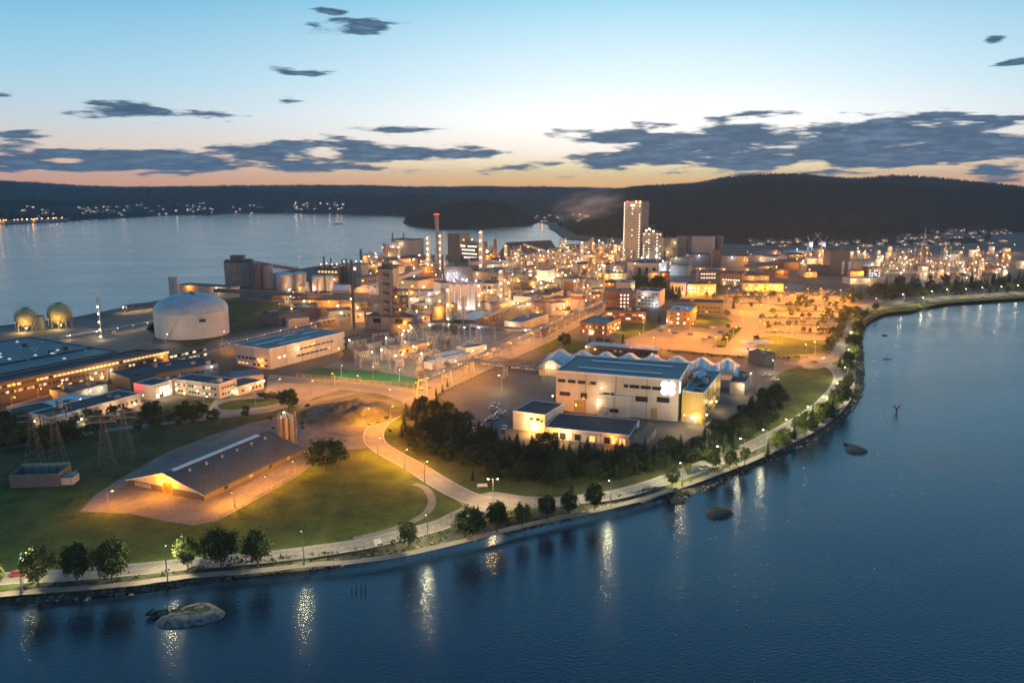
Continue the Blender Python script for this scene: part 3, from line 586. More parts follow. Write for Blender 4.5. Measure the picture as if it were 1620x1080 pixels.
def bld(name, label, cat, A, Bp=None, L_=None, C=None, d=None, w=None, h=6.0, wall='pale', roof='rtar', win=(), parapet=0.5, units=0, lamps=(), group=None, stripes=(), gable=None, doors=(), base=None, far_win=False):
    a, xd, rz, W_, D_ = frame_from(A, Bp, L_, C, d, w, h)
    t = thing(name, label, cat, (a.x, a.y, 0), rz, group); t['w'] = W_; t['d'] = D_
    ctr = a + xd * W_ / 2 + Vector((-xd.y, xd.x, 0)) * D_ / 2; PLACED.append((ctr.x, ctr.y, math.hypot(W_, D_) / 2, xd.x, xd.y, W_, D_))
    rh = gable or 0
    mb = MB()
    if gable:                                     # ridge along the longer side
        if W_ >= D_: prof = [(0, 0), (D_, 0), (D_, h), (D_ / 2, h + rh), (0, h)]; vs = [(x, y, z) for x in (0, W_) for y, z in prof]
        else: prof = [(0, 0), (W_, 0), (W_, h), (W_ / 2, h + rh), (0, h)]; vs = [(x, y, z) for y in (D_, 0) for x, z in prof]
        mb.add(vs, [(4, 3, 2, 1, 0), (5, 6, 7, 8, 9), (0, 1, 6, 5), (1, 2, 7, 6), (4, 0, 5, 9)]); mb.obj('wall', B[wall], t)
        mb = MB(); o = 0.5
        if W_ >= D_: e = [(-o, -o, h - rh * o / (D_ / 2)), (-o, D_ / 2, h + rh), (-o, D_ + o, h - rh * o / (D_ / 2))]; vs = [(x, y, z + q) for x in (-o, W_ + o) for q in (0.03, 0.25) for _, y, z in e]
        else: e = [(-o, 0, h - rh * o / (W_ / 2)), (W_ / 2, 0, h + rh), (W_ + o, 0, h - rh * o / (W_ / 2))]; vs = [(x, y, z + q) for y in (D_ + o, -o) for q in (0.03, 0.25) for x, _, z in e]
        mb.add(vs, [(3, 4, 10, 9), (4, 5, 11, 10), (1, 0, 6, 7), (2, 1, 7, 8), (0, 1, 4, 3), (1, 2, 5, 4), (7, 6, 9, 10), (8, 7, 10, 11), (0, 3, 9, 6), (5, 2, 8, 11)])
        mb.obj('roof', B[roof], t)
    else:
        mb.box(0, 0, -0.3, W_, D_, h - 0.05); mb.obj('wall', B[wall], t)
        mb = MB(); mb.box(0.25, 0.25, h - 0.05, W_ - 0.25, D_ - 0.25, h + 0.1); rf = mb.obj('roof', B[roof], t)
        if parapet:
            mb = MB(); p = parapet; k = 0.3
            mb.box(-.06, -.06, h - 0.05, W_ + .06, k, h + p); mb.box(-.06, D_ - k, h - 0.05, W_ + .06, D_ + .06, h + p); mb.box(-.06, k, h - 0.05, k, D_ - k, h + p); mb.box(W_ - k, k, h - 0.05, W_ + .06, D_ - k, h + p)
            mb.obj('parapet', B['trim'] if wall in ('white', 'pale', 'gold') else B['dmetal'], t)
        for i in range(units):
            s = R.uniform(1.2, 3.0); x = R.uniform(1.5, max(1.6, W_ - 5)); y = R.uniform(1.5, max(1.6, D_ - 5)); q = MB()
            q.box(x, y, h + .1, x + s, y + s * R.uniform(.6, 1.2), h + R.uniform(.8, 2.2))
            q.obj('roof_vent', R.choice([B['lmetal'], B['grey'], B['dmetal']]), t)
            if R.random() < .5: q = MB(); q.cyl(x + s + .8, y + .5, h + .1, h + R.uniform(1, 3), .3, n=8); q.obj('vent_pipe', B['lmetal'], t)
    if a.y < 560 and wall not in ('dgrey',):
        nf = int(W_ / 14); nl = int(D_ / 14)
        for k in range(1, nf + 1): q = MB(); q.tube((0, 0, 0), (0, 0, h - .1), .09, 5); q.obj('downpipe', B['dmetal'], t, (W_ * k / (nf + 1), -.14, 0))
        for k in range(1, nl + 1): q = MB(); q.tube((0, 0, 0), (0, 0, h - .1), .09, 5); q.obj('downpipe', B['dmetal'], t, (-.14, D_ * k / (nl + 1), 0))
    for (x0, y0, x1, y1) in stripes:              # skylight strips, fractions of the roof
        q = MB(); q.box(x0 * W_, y0 * D_, h + 0.1, x1 * W_, y1 * D_, h + 0.45); q.obj('skylight', B['strip'], t)
    for wn in win:
        k = dict(wn); f = k.pop('f', 'f'); windows(t, f, W_, D_, h + (rh if False else 0), one=not far_win, **k)
    for (f, u, dw, dh, mk) in doors:
        q = MB(); q.box(0, -.09, 0, dw, 0, .12); q.box(0, -.09, dh - .12, dw, 0, dh); q.box(0, -.09, .12, .12, 0, dh - .12); q.box(dw - .12, -.09, .12, dw, 0, dh - .12); q.cur = 1
        for j in range(int(dh / .6)): q.box(.12, -.06, .12 + j * (dh - .24) / int(dh / .6), dw - .12, -.01, .12 + (j + .9) * (dh - .24) / int(dh / .6))
        loc, r_ = ((u * W_, -.01, 0), 0) if f == 'f' else ((-.01, D_ - u * D_, 0), -pi / 2) if f == 'l' else ((W_ + .01, u * D_, 0), pi / 2)
        do = q.obj('door', [B['trim'], mk if not isinstance(mk, str) else B[mk]], t, loc, r_); q = MB(); q.box(dw * .8, -.16, 1.0, dw * .86, -.1, 1.25); q.obj('handle', B['lmetal'], do)
    for lp in lamps: wall_lamp(t, W_, D_, *lp)
    BLD.append(t); return t
_lm = {}
def bulb_mesh(col, r=0.32):
    r = r * .82 if r > .34 else r; k = (col, round(r, 2))
    if k not in _lm: mb = MB(); mb.ico((0, 0, 0), r, 1); _lm[k] = mb.mesh('lamp', E[col])
    return _lm[k]
LC = {SOD: SOD, WARM: WARM, COOL: COOL, GRN: GRN, 'red': 'ff2010', 'blue': '8fa0ff'}
def wall_lamp(t, W_, D_, face, u, z, col=WARM, power=900, off=1.2, r=0.3):
    """a bracket lamp on a wall: u as fraction along the face, z height"""
    if face == 'f': p, q = (u * W_, -off, z), (u * W_, 0.1, z)
    elif face == 'l': p, q = (-off, D_ - u * D_, z), (0.1, D_ - u * D_, z)
    elif face == 'r': p, q = (W_ + off, u * D_, z), (W_ - .1, u * D_, z)
    else: p, q = (u * W_, off * D_, z), (u * W_, off * D_, z - 1.5)
    b = MB(); b.tube(q, (p[0], p[1], p[2] + .1), 0.07, 4); o = put('lamp', bulb_mesh(col, r), t, p); bo = b.obj('lamp_bracket', B['dmetal'], t)
    if power:
        k = 1.4; dx, dy = (0, -k) if face == 'f' else (-k, 0) if face == 'l' else (k, 0) if face == 'r' else (0, 0)
        light((p[0] + dx, p[1] + dy, p[2] - 0.5), LC[col], power, t, 0.4)
# street lamps -----------------------------------------------------
def _pole():
    mb = MB(); mb.cyl(0, 0, 0, 1.0, 0.16, 0.08, 8); mb.cyl(0, 0, 0, 0.06, 0.26, n=8); return mb.mesh('pole', B['lmetal'])
PM = _pole()
mb = MB(); mb.tube((0, 0, -.1), (1.3, 0, .12), .06, 5); AM = mb.mesh('arm', B['lmetal'])
def _head(col):
    mb = MB(); mb.box(1.1, -.19, .06, 2.0, .19, .26); mb.box(1.0, -.1, .02, 1.12, .1, .2); return mb.mesh('lamp_head', B['dmetal'])
HM = _head(0); 
def lamp(px, py, h, col=SOD, power=2500, label='tall street lamp', group='street lamps', rz=0.0, double=False, zb=0.0, bulb=0.33, parts=True, at=None):
    p = at if at is not None else P(px, py, zb)
    t = thing('street_lamp', label, 'street lamp', (p.x, p.y, zb), rz, group)
    o = put('pole', PM, t); o.scale = (1, 1, h)
    for k in ((0, pi) if double else (0,)):
        x = 1.55 * math.cos(k); hd = None
        if parts: put('arm', AM, t, (0, 0, h), k); hd = put('lamp_head', HM, t, (0, 0, h), k)
        b = put('bulb', bulb_mesh(col, bulb), hd, (1.55, 0, -.02)) if hd else put('bulb', bulb_mesh(col, bulb), t, (x, 0, h - 0.02)); b.scale = (1, .7, .45)
    light((1.55 if not double else 0, 0, h - 0.55), LC[col], power, t, 0.3)
    return t
def tank(name, label, px, py, rpx, h, wall='tank', dome=0.0, n=40, cone=False, group=None, railing=False, at_front=True):
    """round tank whose front foot is at (px, py) and whose half width is rpx"""
    f = P(px, py); dist = f.y / math.cos(TH); r = rpx * f.y / F
    c_ = Vector((f.x * (1 + r / f.y), f.y + r, 0)); t = thing(name, label, 'tank', (c_.x, c_.y, 0), 0, group)
    mb = MB(); mb.lathe([(r, 0), (r, h)], n); mb.obj('tank_wall', B[wall] if isinstance(wall, str) else wall, t, smooth=False)
    mb = MB()
    if dome: pr = [(r * math.cos(a) * 1.01 if a < 1.5 else 0.05, h + dome * math.sin(a)) for a in [i * pi / 2 / 8 for i in range(9)]]; pr = [(r * 1.01 * math.sqrt(max(1 - (i / 9) ** 2, 0)) if i < 9 else .05, h + dome * (i / 9)) for i in range(0, 10)] if cone is None else [(r * 1.01 * (1 - i / 9) + .02, h + dome * (1 - (1 - i / 9) ** 1.55) if not cone else h + dome * i / 9) for i in range(10)]
    else: pr = [(r * 1.01, h), (r * 1.01, h + .3), (.1, h + .45)]
    mb.lathe(pr, n); mb.obj('tank_roof', B['rgrey'] if not dome or cone else B['rdome'], t)
    if railing or r > 4:
        mb = MB(); k = max(16, int(r * 2))
        for i in range(k):
            a, b = 2 * pi * i / k, 2 * pi * (i + 1) / k; p, q = (r * math.cos(a), r * math.sin(a)), (r * math.cos(b), r * math.sin(b))
            mb.tube((*p, h), (*p, h + 1.1), .05, 3); mb.tube((*p, h + 1.1), (*q, h + 1.1), .05, 3)
        mb.obj('railing', B['lmetal'], t)
        mb = MB(); s = max(6, int(h * 2)); a0 = -1.9
        for i in range(s):
            a = a0 + i * 0.9 / s * min(1, 12 / r); a2 = a0 + (i + 1) * 0.9 / s * min(1, 12 / r)
            mb.box(*( (r + .1) * math.cos(a), (r + .1) * math.sin(a), h * i / s), *((r + 1.1) * math.cos(a), (r + .9) * math.sin(a) + .3, h * i / s + .12)) if False else mb.beam(((r + .6) * math.cos(a), (r + .6) * math.sin(a), h * i / s), ((r + .6) * math.cos(a2), (r + .6) * math.sin(a2), h * (i + 1) / s), .8, .12)
        mb.obj('stair', B['lmetal'], t)
    PLACED.append((c_.x, c_.y, r, 1, 0, 2 * r, 2 * r)); return t, r
# ------------------------------------------------------------------ near buildings
W1 = dict
# gable hall with strip of ridge light
a, b, c_ = P(204, 768), P(323.5, 792), P(469, 716.5)
xd = (b - a); fw = xd.length; xd.normalize(); ln = (c_ - b).dot(Vector((-xd.y, xd.x, 0)))
t = thing('storage_hall', 'long low gabled storage hall with grey roof and a lamp over its red end door', 'hall', (a.x, a.y, 0), math.atan2(xd.y, xd.x))
he, hr_ = 2.3, 7.0
mb = MB(); mb.box(0, 0, 0, fw, ln, he); mb.obj('plinth_wall', panel('dark_board_wall', (0.09, 0.075, 0.065), 1.6), t)
mb = MB(); mb.add([(0, 0.02, he), (fw, 0.02, he), (fw / 2, 0.02, hr_), (0, ln - .02, he), (fw, ln - .02, he), (fw / 2, ln - .02, hr_)], [(0, 1, 2), (5, 4, 3), (0, 3, 4, 1)]); mb.obj('gable', B['white'], t)
mb = MB(); o = 0.7; ez = he - (hr_ - he) * o / (fw / 2)
mb.add([(-o, -o, ez + .1), (fw / 2, -o, hr_ + .1), (fw + o, -o, ez + .1), (-o, ln + o, ez + .1), (fw / 2, ln + o, hr_ + .1), (fw + o, ln + o, ez + .1), (-o, -o, ez - .15), (fw / 2, -o, hr_ - .15), (fw + o, -o, ez - .15), (-o, ln + o, ez - .15), (fw / 2, ln + o, hr_ - .15), (fw + o, ln + o, ez - .15)],
       [(0, 1, 4, 3), (1, 2, 5, 4), (0, 6, 7, 1), (1, 7, 8, 2), (2, 8, 11, 5), (3, 9, 6, 0), (4, 10, 9, 3), (5, 11, 10, 4)])
mb.obj('roof', panel('profiled_grey_roof', (0.085, 0.09, 0.1), 2.4, 0.7, line=0.5, var=.4), t)
for s_ in (-1, 1):
    mb = MB(); k = (hr_ - he) / (fw / 2); y0, y1 = ln * .06, ln * .9
    q = [(fw / 2, y0, hr_ + .18), (fw / 2 + s_ * 1.3, y0, hr_ + .18 - k * 1.3), (fw / 2 + s_ * 1.3, y1, hr_ + .18 - k * 1.3), (fw / 2, y1, hr_ + .18)]
    mb.add(q, [(0, 1, 2, 3) if s_ > 0 else (3, 2, 1, 0)]); mb.obj('ridge_light', B['strip'], t)
for s_ in (0, 1):
    mb = MB(); x0 = -o if s_ == 0 else fw + o; mb.beam((x0, -o - .06, ez), (fw / 2, -o - .06, hr_), .12, .35); mb.obj('barge_board', B['trim'], t)
q = MB(); q.box(0, -.15, 0, 4.2, 0, .25); q.box(0, -.15, 4.0, 4.2, 0, 4.2); q.box(0, -.15, .25, .25, 0, 4.0); q.box(3.95, -.15, .25, 4.2, 0, 4.0); q.cur = 1
for j in range(8): q.box(.25, -.1, .25 + j * .47, 3.95, -.01, .68 + j * .47)
q.obj('door', [B['door'], B['reddoor']], t, (fw * .47, 0, 0)); wall_lamp(t, fw, ln, 'f', .53, 4.9, SOD, 4800, 1.6, .3)
for i in range(6): q = MB(); q.lathe([(.35, 0), (.35, .8), (.6, .9), (.1, 1.2)], 8); q.obj('roof_vent', B['lmetal'], t, (fw * .62, ln * (.14 + .15 * i), hr_ - (hr_ - he) * .24 - .1))
for i in range(5): q = MB(); q.box(0, 0, 0, 1.3, .08, 1.4); q.obj('wall_panel', B['lmetal'], t, (3 + i * 1.5, -.09, .5))
for i, v in enumerate((.18, .42, .62, .82)):
    q = MB(); q.box(0, 0, 0, .1, 1.6, 1.4); q.obj('window', B['lmetal'] if i % 2 else B['glass'], t, (fw, ln * v, .5))
PLACED.append((P(330, 740).x, P(330, 740).y, 30, 1, 0, 40, 40))
for (x, y, pw) in ((371, 801, 7500), (423, 775, 6500), (467, 750, 6500)):
    lamp(x, y, 4.4, SOD, pw, {371: 'first', 423: 'middle', 467: 'last'}[x] + ' of three short sodium lamps along the gravel yard edge, counting from the river', 'yard lamps beside the gabled hall', rz=2.2)
lamp(172, 806, 6.0, SOD, 4200, 'lone sodium lamp on the west corner of the gravel yard', 'yard lamps beside the gabled hall', rz=.6)
# silo cluster by the yard
p = P(455, 711); t = thing('silo_cluster', 'tall cluster of slim steel silos with a lit top platform behind the gabled hall', 'silos', (p.x, p.y, 0))
hs = hgt(455, 711, 660)
for i, (x, y) in enumerate(((-2.0, 0), (0, -.6), (2.0, 0), (-1.4, 2.2), (1.4, 2.2))):
    mb = MB(); mb.lathe([(.3, .8), (.95, 2.2), (.95, hs), (.5, hs + .7)], 14); mb.obj('silo', B['brownsteel'], t, (x, y, 0), smooth=False)
mb = MB()
for x, y in ((-2.9, -.9), (2.9, -.9), (-2.9, 3), (2.9, 3)): mb.tube((x, y, 0), (x, y, hs + 1.6), .1, 4)
for z in (hs * .5, hs, hs + 1.2):
    for a_, b_ in (((-2.9, -.9), (2.9, -.9)), ((2.9, -.9), (2.9, 3)), ((2.9, 3), (-2.9, 3)), ((-2.9, 3), (-2.9, -.9))): mb.tube((*a_, z), (*b_, z), .07, 4)
mb.obj('support_frame', B['lmetal'], t)
mb = MB(); mb.tube((0, 0, hs), (0, 0, hs + 2.2), .18, 6); mb.tube((0, 0, hs + 2), (1.6, 0, hs + 1.2), .18, 6); mb.obj('filling_pipe', B['steel'], t)
put('lamp', bulb_mesh(WARM, .25), t, (-.3, -1.2, hs + 2.3)); light((-.3, -1.6, hs + 2.4), 'ffe0c0', 350, t)
# roofless shed in the grass
p0 = P(16, 772); t = thing('transformer_pen', 'roofless pale block-walled pen with open gable in dark grass at the lower left', 'shed', (p0.x, p0.y, 0), math.radians(6))
mb = MB(); w_, d_, h_ = 16, 9, 4.6
mb.box(0, 0, 0, w_, .4, h_); mb.obj('wall', B['dgrey'], t); mb = MB(); mb.box(0, d_, 0, w_, d_ + .4, h_ + .8); mb.obj('wall', panel('pale_green_wall', (0.13, 0.22, 0.22), 2.0), t)
mb = MB(); mb.box(0, .4, 0, .4, d_, h_); mb.obj('wall', B['dgrey'], t); mb = MB(); mb.box(w_ - .4, .4, 0, w_, d_, h_); mb.obj('wall', B['dgrey'], t)
for i in range(6): mb = MB(); mb.box(1 + i * 2.5, d_ - .5, 0, 1.4 + i * 2.5, d_, h_ + .4); mb.obj('wall_pier', B['conc'], t)
mb = MB(); mb.box(0, 0, 0, 4, 5, 2.6); mb.add([(0, 0, 2.6), (4, 0, 3.6), (4, 5, 3.6), (0, 5, 2.6)], [(0, 1, 2, 3)]); mb.obj('lean_to', B['pale'], t, (w_, 1, 0))
# lattice pylons
def pylon_mesh(h):
    mb = MB(); n = 8; b = 2.6
    def wd(z): return b * (1 - z / h) ** 1.15 + .35
    for k in range(n):
        z0, z1 = h * k / n, h * (k + 1) / n; a, c = wd(z0), wd(z1); C0 = [(-a, -a), (a, -a), (a, a), (-a, a)]; C1 = [(-c, -c), (c, -c), (c, c), (-c, c)]
        for i in range(4):
            j = (i + 1) % 4; mb.tube((*C0[i], z0), (*C1[i], z1), .08, 3); mb.tube((*C0[i], z0), (*C1[j], z1), .045, 3); mb.tube((*C1[i], z1), (*C1[j], z1), .06, 3)
    return mb
for i, (x, yb, yt, rr) in enumerate(((57, 738, 655, .2), (94, 745, 652, .25), (170, 742, 655, .3), (201, 728, 650, .2))):
    h = hgt(x, yb, yt); p = P(x, yb)
    t = thing('lattice_pylon', ['leftmost grey lattice pylon behind the roofless pen', 'lattice pylon just right of the roofless pen', 'lattice pylon in dark scrub before the long white office', 'rightmost lattice pylon in dark scrub before the long white office'][i], 'pylon', (p.x, p.y, 0), rr, 'lattice power pylons in the scrub')
    pylon_mesh(h).obj('tower', B['dgrey'], t)
    for z in (h * .86, h * .97):
        mb = MB(); mb.tube((-4.5, 0, z), (4.5, 0, z), .14, 4); mb.tube((-4.5, 0, z), (0, 0, z + 1), .07, 3); mb.tube((4.5, 0, z), (0, 0, z + 1), .07, 3); mb.obj('crossarm', B['lmetal'], t)
        for x_ in (-4.2, 4.2): mb = MB(); mb.cyl(x_, 0, z - 1.6, z, .14, n=6); mb.obj('insulator', B['dmetal'], t)
for i, (pa, pb, za) in enumerate((((57, 738), (-90, 800), 19), ((94, 745), (-90, 830), 21), ((170, 742), (94, 745), 20), ((201, 728), (57, 738), 18))):
    mb = MB(); A_, B_ = P(*pa), P(*pb)
    for s_ in (-4.2, 0, 4.2):
        pr = None
        for k in range(9):
            f = k / 8; q = A_.lerp(B_, f) + Vector((s_, 0, za - 6 * f * (1 - f))); 
            if pr is not None: mb.tube(pr, q, .05, 3)
            pr = q
    tag(mb.obj('power_line', B['dmetal']), ['power lines running left from the leftmost pylon', 'power lines sagging left from the pylon beside the pen', 'power lines between the two middle pylons', 'power lines between the outer pylons'][i], 'cable')
# main production hall group
big = bld('production_hall', 'huge white panelled hall with blue-green roof, two roof lights and lit emblem', 'hall', (1074.6, 603), (1102, 577), (880, 587.6), h=18.0, wall='white', roof='rteal', parapet=.7,
    doors=(('l', .36, 5.5, 6.0, 'door'), ('l', .15, 5.5, 6.0, 'door'), ('l', .78, 3.5, 5.5, 'door')),
    lamps=(('l', .39, 12.5, WARM, 280, 1.5), ('l', .36, 7.0, WARM, 90), ('l', .36, 4.5, WARM, 80), ('l', .02, 9, SOD, 1600, 9), ('l', .2, 5, SOD, 900, 6)))
Wb, Db = big['w'], big['d']
for (u0, u1) in ((.92, .985), (.835, .90), (.75, .815), (.665, .73), (.40, .435), (.31, .39), (.22, .30), (.13, .21)):
    k = (u1 - u0) * Db; put('window', win_mesh(k, 1.5, None), big, (-.01, u1 * Db, 13.3), -pi / 2)
for (u0, ww, z, hh_) in ((.97, 5, 7.2, 1.8), (.79, 3, 6.6, 2.6), (.34, 5.5, 7.5, 2.4), (.17, 5.5, 8.0, 2.4)): put('window', win_mesh(ww, hh_, None), big, (-.01, u0 * Db, z), -pi / 2)
for (x, y0, y1) in ((.27, .16, .86), (.72, .12, .82)):
    q = MB(); q.box(x * Wb, y0 * Db, 18.1, x * Wb + 1.3, y1 * Db, 18.6); q.obj('skylight', B['strip'], big)
q = MB()
for dx, dz in ((-1.5, 1.5), (1.5, 1.5), (-1.5, -1.5), (1.5, -1.5)):
    n = 20; vs = [(x_, dx + 1.62 * math.cos(2 * pi * i / n), dz + 1.62 * math.sin(2 * pi * i / n)) for x_ in (-.35, -.05) for i in range(n)]
    q.add(vs, [tuple(range(n))] + [(i, n + i, n + (i + 1) % n, (i + 1) % n) for i in range(n)])
q.obj('lit_emblem', E['sign'], big, (0, 4.6, 14.6)); light((-3, 4.6, 14.6), 'ffffff', 80, big, .8)
q = MB(); q.box(0, 0, 0, 2.2, .35, 4.6); q.obj('lit_emblem', E['sign'], big, (.6, -.4, 12.6)); light((1.6, -3, 14.6), 'ffffff', 30, big, .8)
bld('hall_annex', 'gold panelled annex with flat blue roof on the right end of the huge hall', 'annex', (1113.5, 622.6), (1140.7, 589), (1077, 621.5), h=13.7, wall='gold', roof='rteal', units=6, parapet=.4,
    win=(W1(f='f', rows=2, sp=9, w=3, h=1.2, lit=0, z0=2.5, zs=4),), doors=(('l', .25, 4, 3.5, 'lmetal'),), lamps=(('l', .75, 3.2, WARM, 450), ('l', .55, 3.2, WARM, 350), ('f', .05, 4, WARM, 500), ('f', .6, 4, WARM, 700)))
q = MB()
for i in range(9):
    a = pi * i / 8; q.v += [(2.8 * math.cos(a), y, 2.4 * math.sin(a)) for y in (0, 10)]
q.add([], []); q.f = [(2 * i, 2 * i + 2, 2 * i + 3, 2 * i + 1) for i in range(8)]; q.mi = [0] * 8
t = thing('barrel_roof_duct', 'small barrel roofed plant housing on the flat annex roof', 'plant housing', (P(1097, 600, 13.9).x, P(1097, 600, 13.9).y, 13.9), -.6); q.obj('barrel_roof', B['rblue'], t); q = MB(); q.box(-2.7, .1, 0, 2.7, .3, 1); q.obj('end_wall', B['grey'], t)
bld('loading_bay', 'low flat-roofed loading bay projecting from the front of the huge hall', 'loading bay', (946, 625), (998, 628.5), (929, 621), h=9.3, wall='white', roof='rtar', parapet=.3, units=2,
    doors=(('f', .02, 5, 4.5, 'lmetal'),), win=(W1(f='f', rows=1, sp=7, w=4, h=1.6, lit=0, z0=2.0),), lamps=(('f', .02, 6, WARM, 350),))
wp = bld('gatehouse', 'white two-storey block with flat dark roof and brilliant orange entrance window', 'office', (862, 658), (891, 640), (809, 652.5), h=7.6, wall='white', roof='rtar', parapet=.5,
    lamps=(('l', .5, 6.2, WARM, 500, 1.0), ('l', .99, 5, SOD, 900, 2.0)), win=(W1(f='l', rows=1, sp=2.4, w=1.8, h=1.1, lit=0, z0=5.2, u0=7, u1=13),))
put('window', win_mesh(4.2, 4.4, 'orange'), wp, (-.02, wp['d'] * .42, .5), -pi / 2); put('window', win_mesh(4.4, 4.4, 'white'), wp, (-.05, wp['d'] * .43, .5), -pi / 2) if False else None
light((-2.5, wp['d'] * .34, 2.4), 'ffb860', 3200, wp, .8); put('window', win_mesh(.9, 1.6, None), wp, (-.01, wp['d'] * .12, 4.2), -pi / 2)
bld('workshop_wing', 'long low workshop with dark flat roof and lit glazed front below the huge hall', 'workshop', (997, 689), (1014, 665), (862, 676), h=4.6, wall='white', roof='rtar', parapet=.25,
    win=(W1(f='l', rows=1, sp=3.0, w=2.4, h=2.6, lit=.45, col='orange', z0=.5, u0=3),), lamps=(('l', .25, 4.2, WARM, 1500, 1.6), ('l', .12, 4.2, SOD, 900, 1.6), ('l', .8, 4, SOD, 600, 1.5)))
bld('workshop_end', 'dark gabled end wing closing the long low workshop', 'workshop', (1019, 697), (1038, 674), (1000, 690), h=4.2, gable=1.6, wall='grey', roof='rtar')
# wave roof hall
A_, B_ = P(852, 574, 7.0), P(1170, 594, 7.0); xd = (B_ - A_); ln = xd.length; xd.normalize()
t = thing('wave_roof_hall', 'long hall under a pale blue roof of seven rolling waves behind the huge hall', 'hall', (A_.x, A_.y, 0), math.atan2(xd.y, xd.x))
nb, dp, h0, hw = 8, 26.0, 6.0, 3.0
mb = MB(); nx = nb * 12
def wz(x): return h0 + hw * (0.5 - 0.5 * math.cos(2 * pi * nb * x / ln)) ** 1.0
vs = []
for i in range(nx + 1):
    x = ln * i / nx
    for k in range(5): y = dp * k / 4; vs.append((x, y, wz(x) + 1.2 * (k / 4) * (1 - 0)))
mb.add(vs, [(i * 5 + k, i * 5 + 5 + k, i * 5 + 6 + k, i * 5 + 1 + k) for i in range(nx) for k in range(4)])
rm = panel('ribbed_blue_wave_roof', (0.40, 0.46, 0.50), 2.2, 0.35, line=0.55, metal=.2); o = mb.obj('roof', rm, t, smooth=True)
sd = o.modifiers.new('thick', 'SOLIDIFY'); sd.thickness = .3
for i in range(0, nx + 1, 3):
    x = ln * i / nx; mb = MB(); mb.beam((x, -.1, wz(x) + .12), (x, dp, wz(x) + 1.32), .22, .25); mb.obj('roof_rib', B['lmetal'], t)
mb = MB(); vs = []
for i in range(nx + 1): x = ln * i / nx; vs += [(x, .4, 0), (x, .4, wz(x) - .3)]
mb.add(vs, [(2 * i, 2 * i + 2, 2 * i + 3, 2 * i + 1) for i in range(nx)]); mb.obj('wall', B['beige'], t)
mb = MB(); mb.box(0, .4, 0, .3, dp, h0); mb.box(ln - .3, .4, 0, ln, dp, h0); mb.obj('wall', B['beige'], t)
for i in range(nb):
    x = ln * (i + .5) / nb; put('window', win_mesh(6, 2.4, 'yellow' if i < 2 else 'dim'), t, (x - 3, .38, 4.2)); 
    if i < 3: put('lamp', bulb_mesh(WARM, .25), t, (x, -1.2, 6.5)); light((x, -2.5, 6.2), 'ffdf9a', 900, t, .4)
bld('long_low_office', 'long low brick building with pale blue roof behind the wave roof hall', 'office', (1040, 554.5), (1047, 549), (926, 545), h=4.6, wall='brick2', roof='rblue', parapet=0, win=(W1(f='l', rows=1, sp=3, w=1.6, h=1.2, lit=.1, z0=1.6),), lamps=(('l', .02, 3.6, WARM, 500), ('l', .65, 5.5, 'red', 60)))
bld('small_grey_store', 'small grey flat-roofed store beside the right end of the wave roof', 'store', (1178, 606), (1190, 590), (1157, 601), h=6, wall='grey', roof='rtar', units=1, lamps=(('l', .9, 5, WARM, 900),))
bld('filling_station_shop', 'dark purple-grey shop box beside the lit filling station', 'shop', (1211, 562), (1214, 557), (1184, 556), h=6.0, wall='dgrey', roof='rteal', units=3)
# filling station canopy
p = P(1196, 553); t = thing('station_canopy', 'brightly lit filling station canopy beside the parkway', 'canopy', (p.x, p.y, 0), .1)
mb = MB(); mb.box(-9, -4, 4.6, 9, 4, 5.3); mb.obj('canopy_roof', B['trim'], t)
for x in (-6, 0, 6): 
    mb = MB(); mb.cyl(x, 0, 0, 4.6, .2, n=8); mb.obj('column', B['lmetal'], t); mb = MB(); mb.box(x - 1.2, -2.5, 4.55, x + 1.2, 2.5, 4.62); mb.obj('light_panel', E['white'], t); light((x, 0, 4.2), 'fff4e0', 1600, t, .5)
    mb = MB(); mb.box(x - .4, -2, 0, x + .4, -1.2, 1.6); mb.obj('fuel_pump', B['reddoor'], t)
# left side ----------------------------------------------------------
bld('long_hall_blue', 'large white-fronted warehouse with blue roof and four strip skylights', 'warehouse', (426, 553), (545, 525.5), (355, 549), h=11.3, wall='white', roof='rteal', parapet=.4, stripes=((.08, .55, .42, .6), (.22, .2, .62, .26), (.5, .75, .68, .8), (.7, .62, .93, .67)),
    win=(W1(f='f', rows=1, sp=3.4, w=3.0, h=.9, lit=0, z0=7.2, u0=22, u1=52), W1(f='f', rows=1, sp=3.4, w=3.0, h=.9, lit=0, z0=3.4, u0=20, u1=50), W1(f='f', rows=2, sp=3.4, w=3.0, h=.9, lit=0, z0=3.4, zs=3.8, u0=60, u1=76), W1(f='f', rows=1, sp=3, w=2.2, h=1.4, lit=.9, col='warm', z0=5, u0=5, u1=13),
         W1(f='l', rows=2, sp=3, w=2, h=1.3, lit=.5, col='orange', z0=1, zs=3.2)), lamps=(('f', .34, 8.5, WARM, 900, 1.2), ('f', .52, 9.5, SOD, 1500, 2.5), ('l', .75, 4, SOD, 500), ('f', .85, 3, SOD, 500, 3)))
bld('white_office', 'white two-storey office with dark flat roof and glowing front terrace', 'office', (346, 609), (375, 600), (272, 600.5), h=6.8, wall='white', roof='rtar', units=2,
    win=(W1(f='l', rows=1, sp=1.7, w=1.1, h=1.1, lit=.1, z0=4.2), W1(f='l', rows=1, sp=1.7, w=1.1, h=1.1, lit=.15, z0=1.2), W1(f='f', rows=2, sp=1.8, w=1.1, h=1.2, lit=.1, z0=1.2, zs=3)),
    lamps=(('l', .18, 3.4, WARM, 380, 2.5), ('l', .62, 3.4, WARM, 300, 2.5), ('l', .35, 1.6, WARM, 150, 3.0), ('f', .6, 2.0, WARM, 250)))
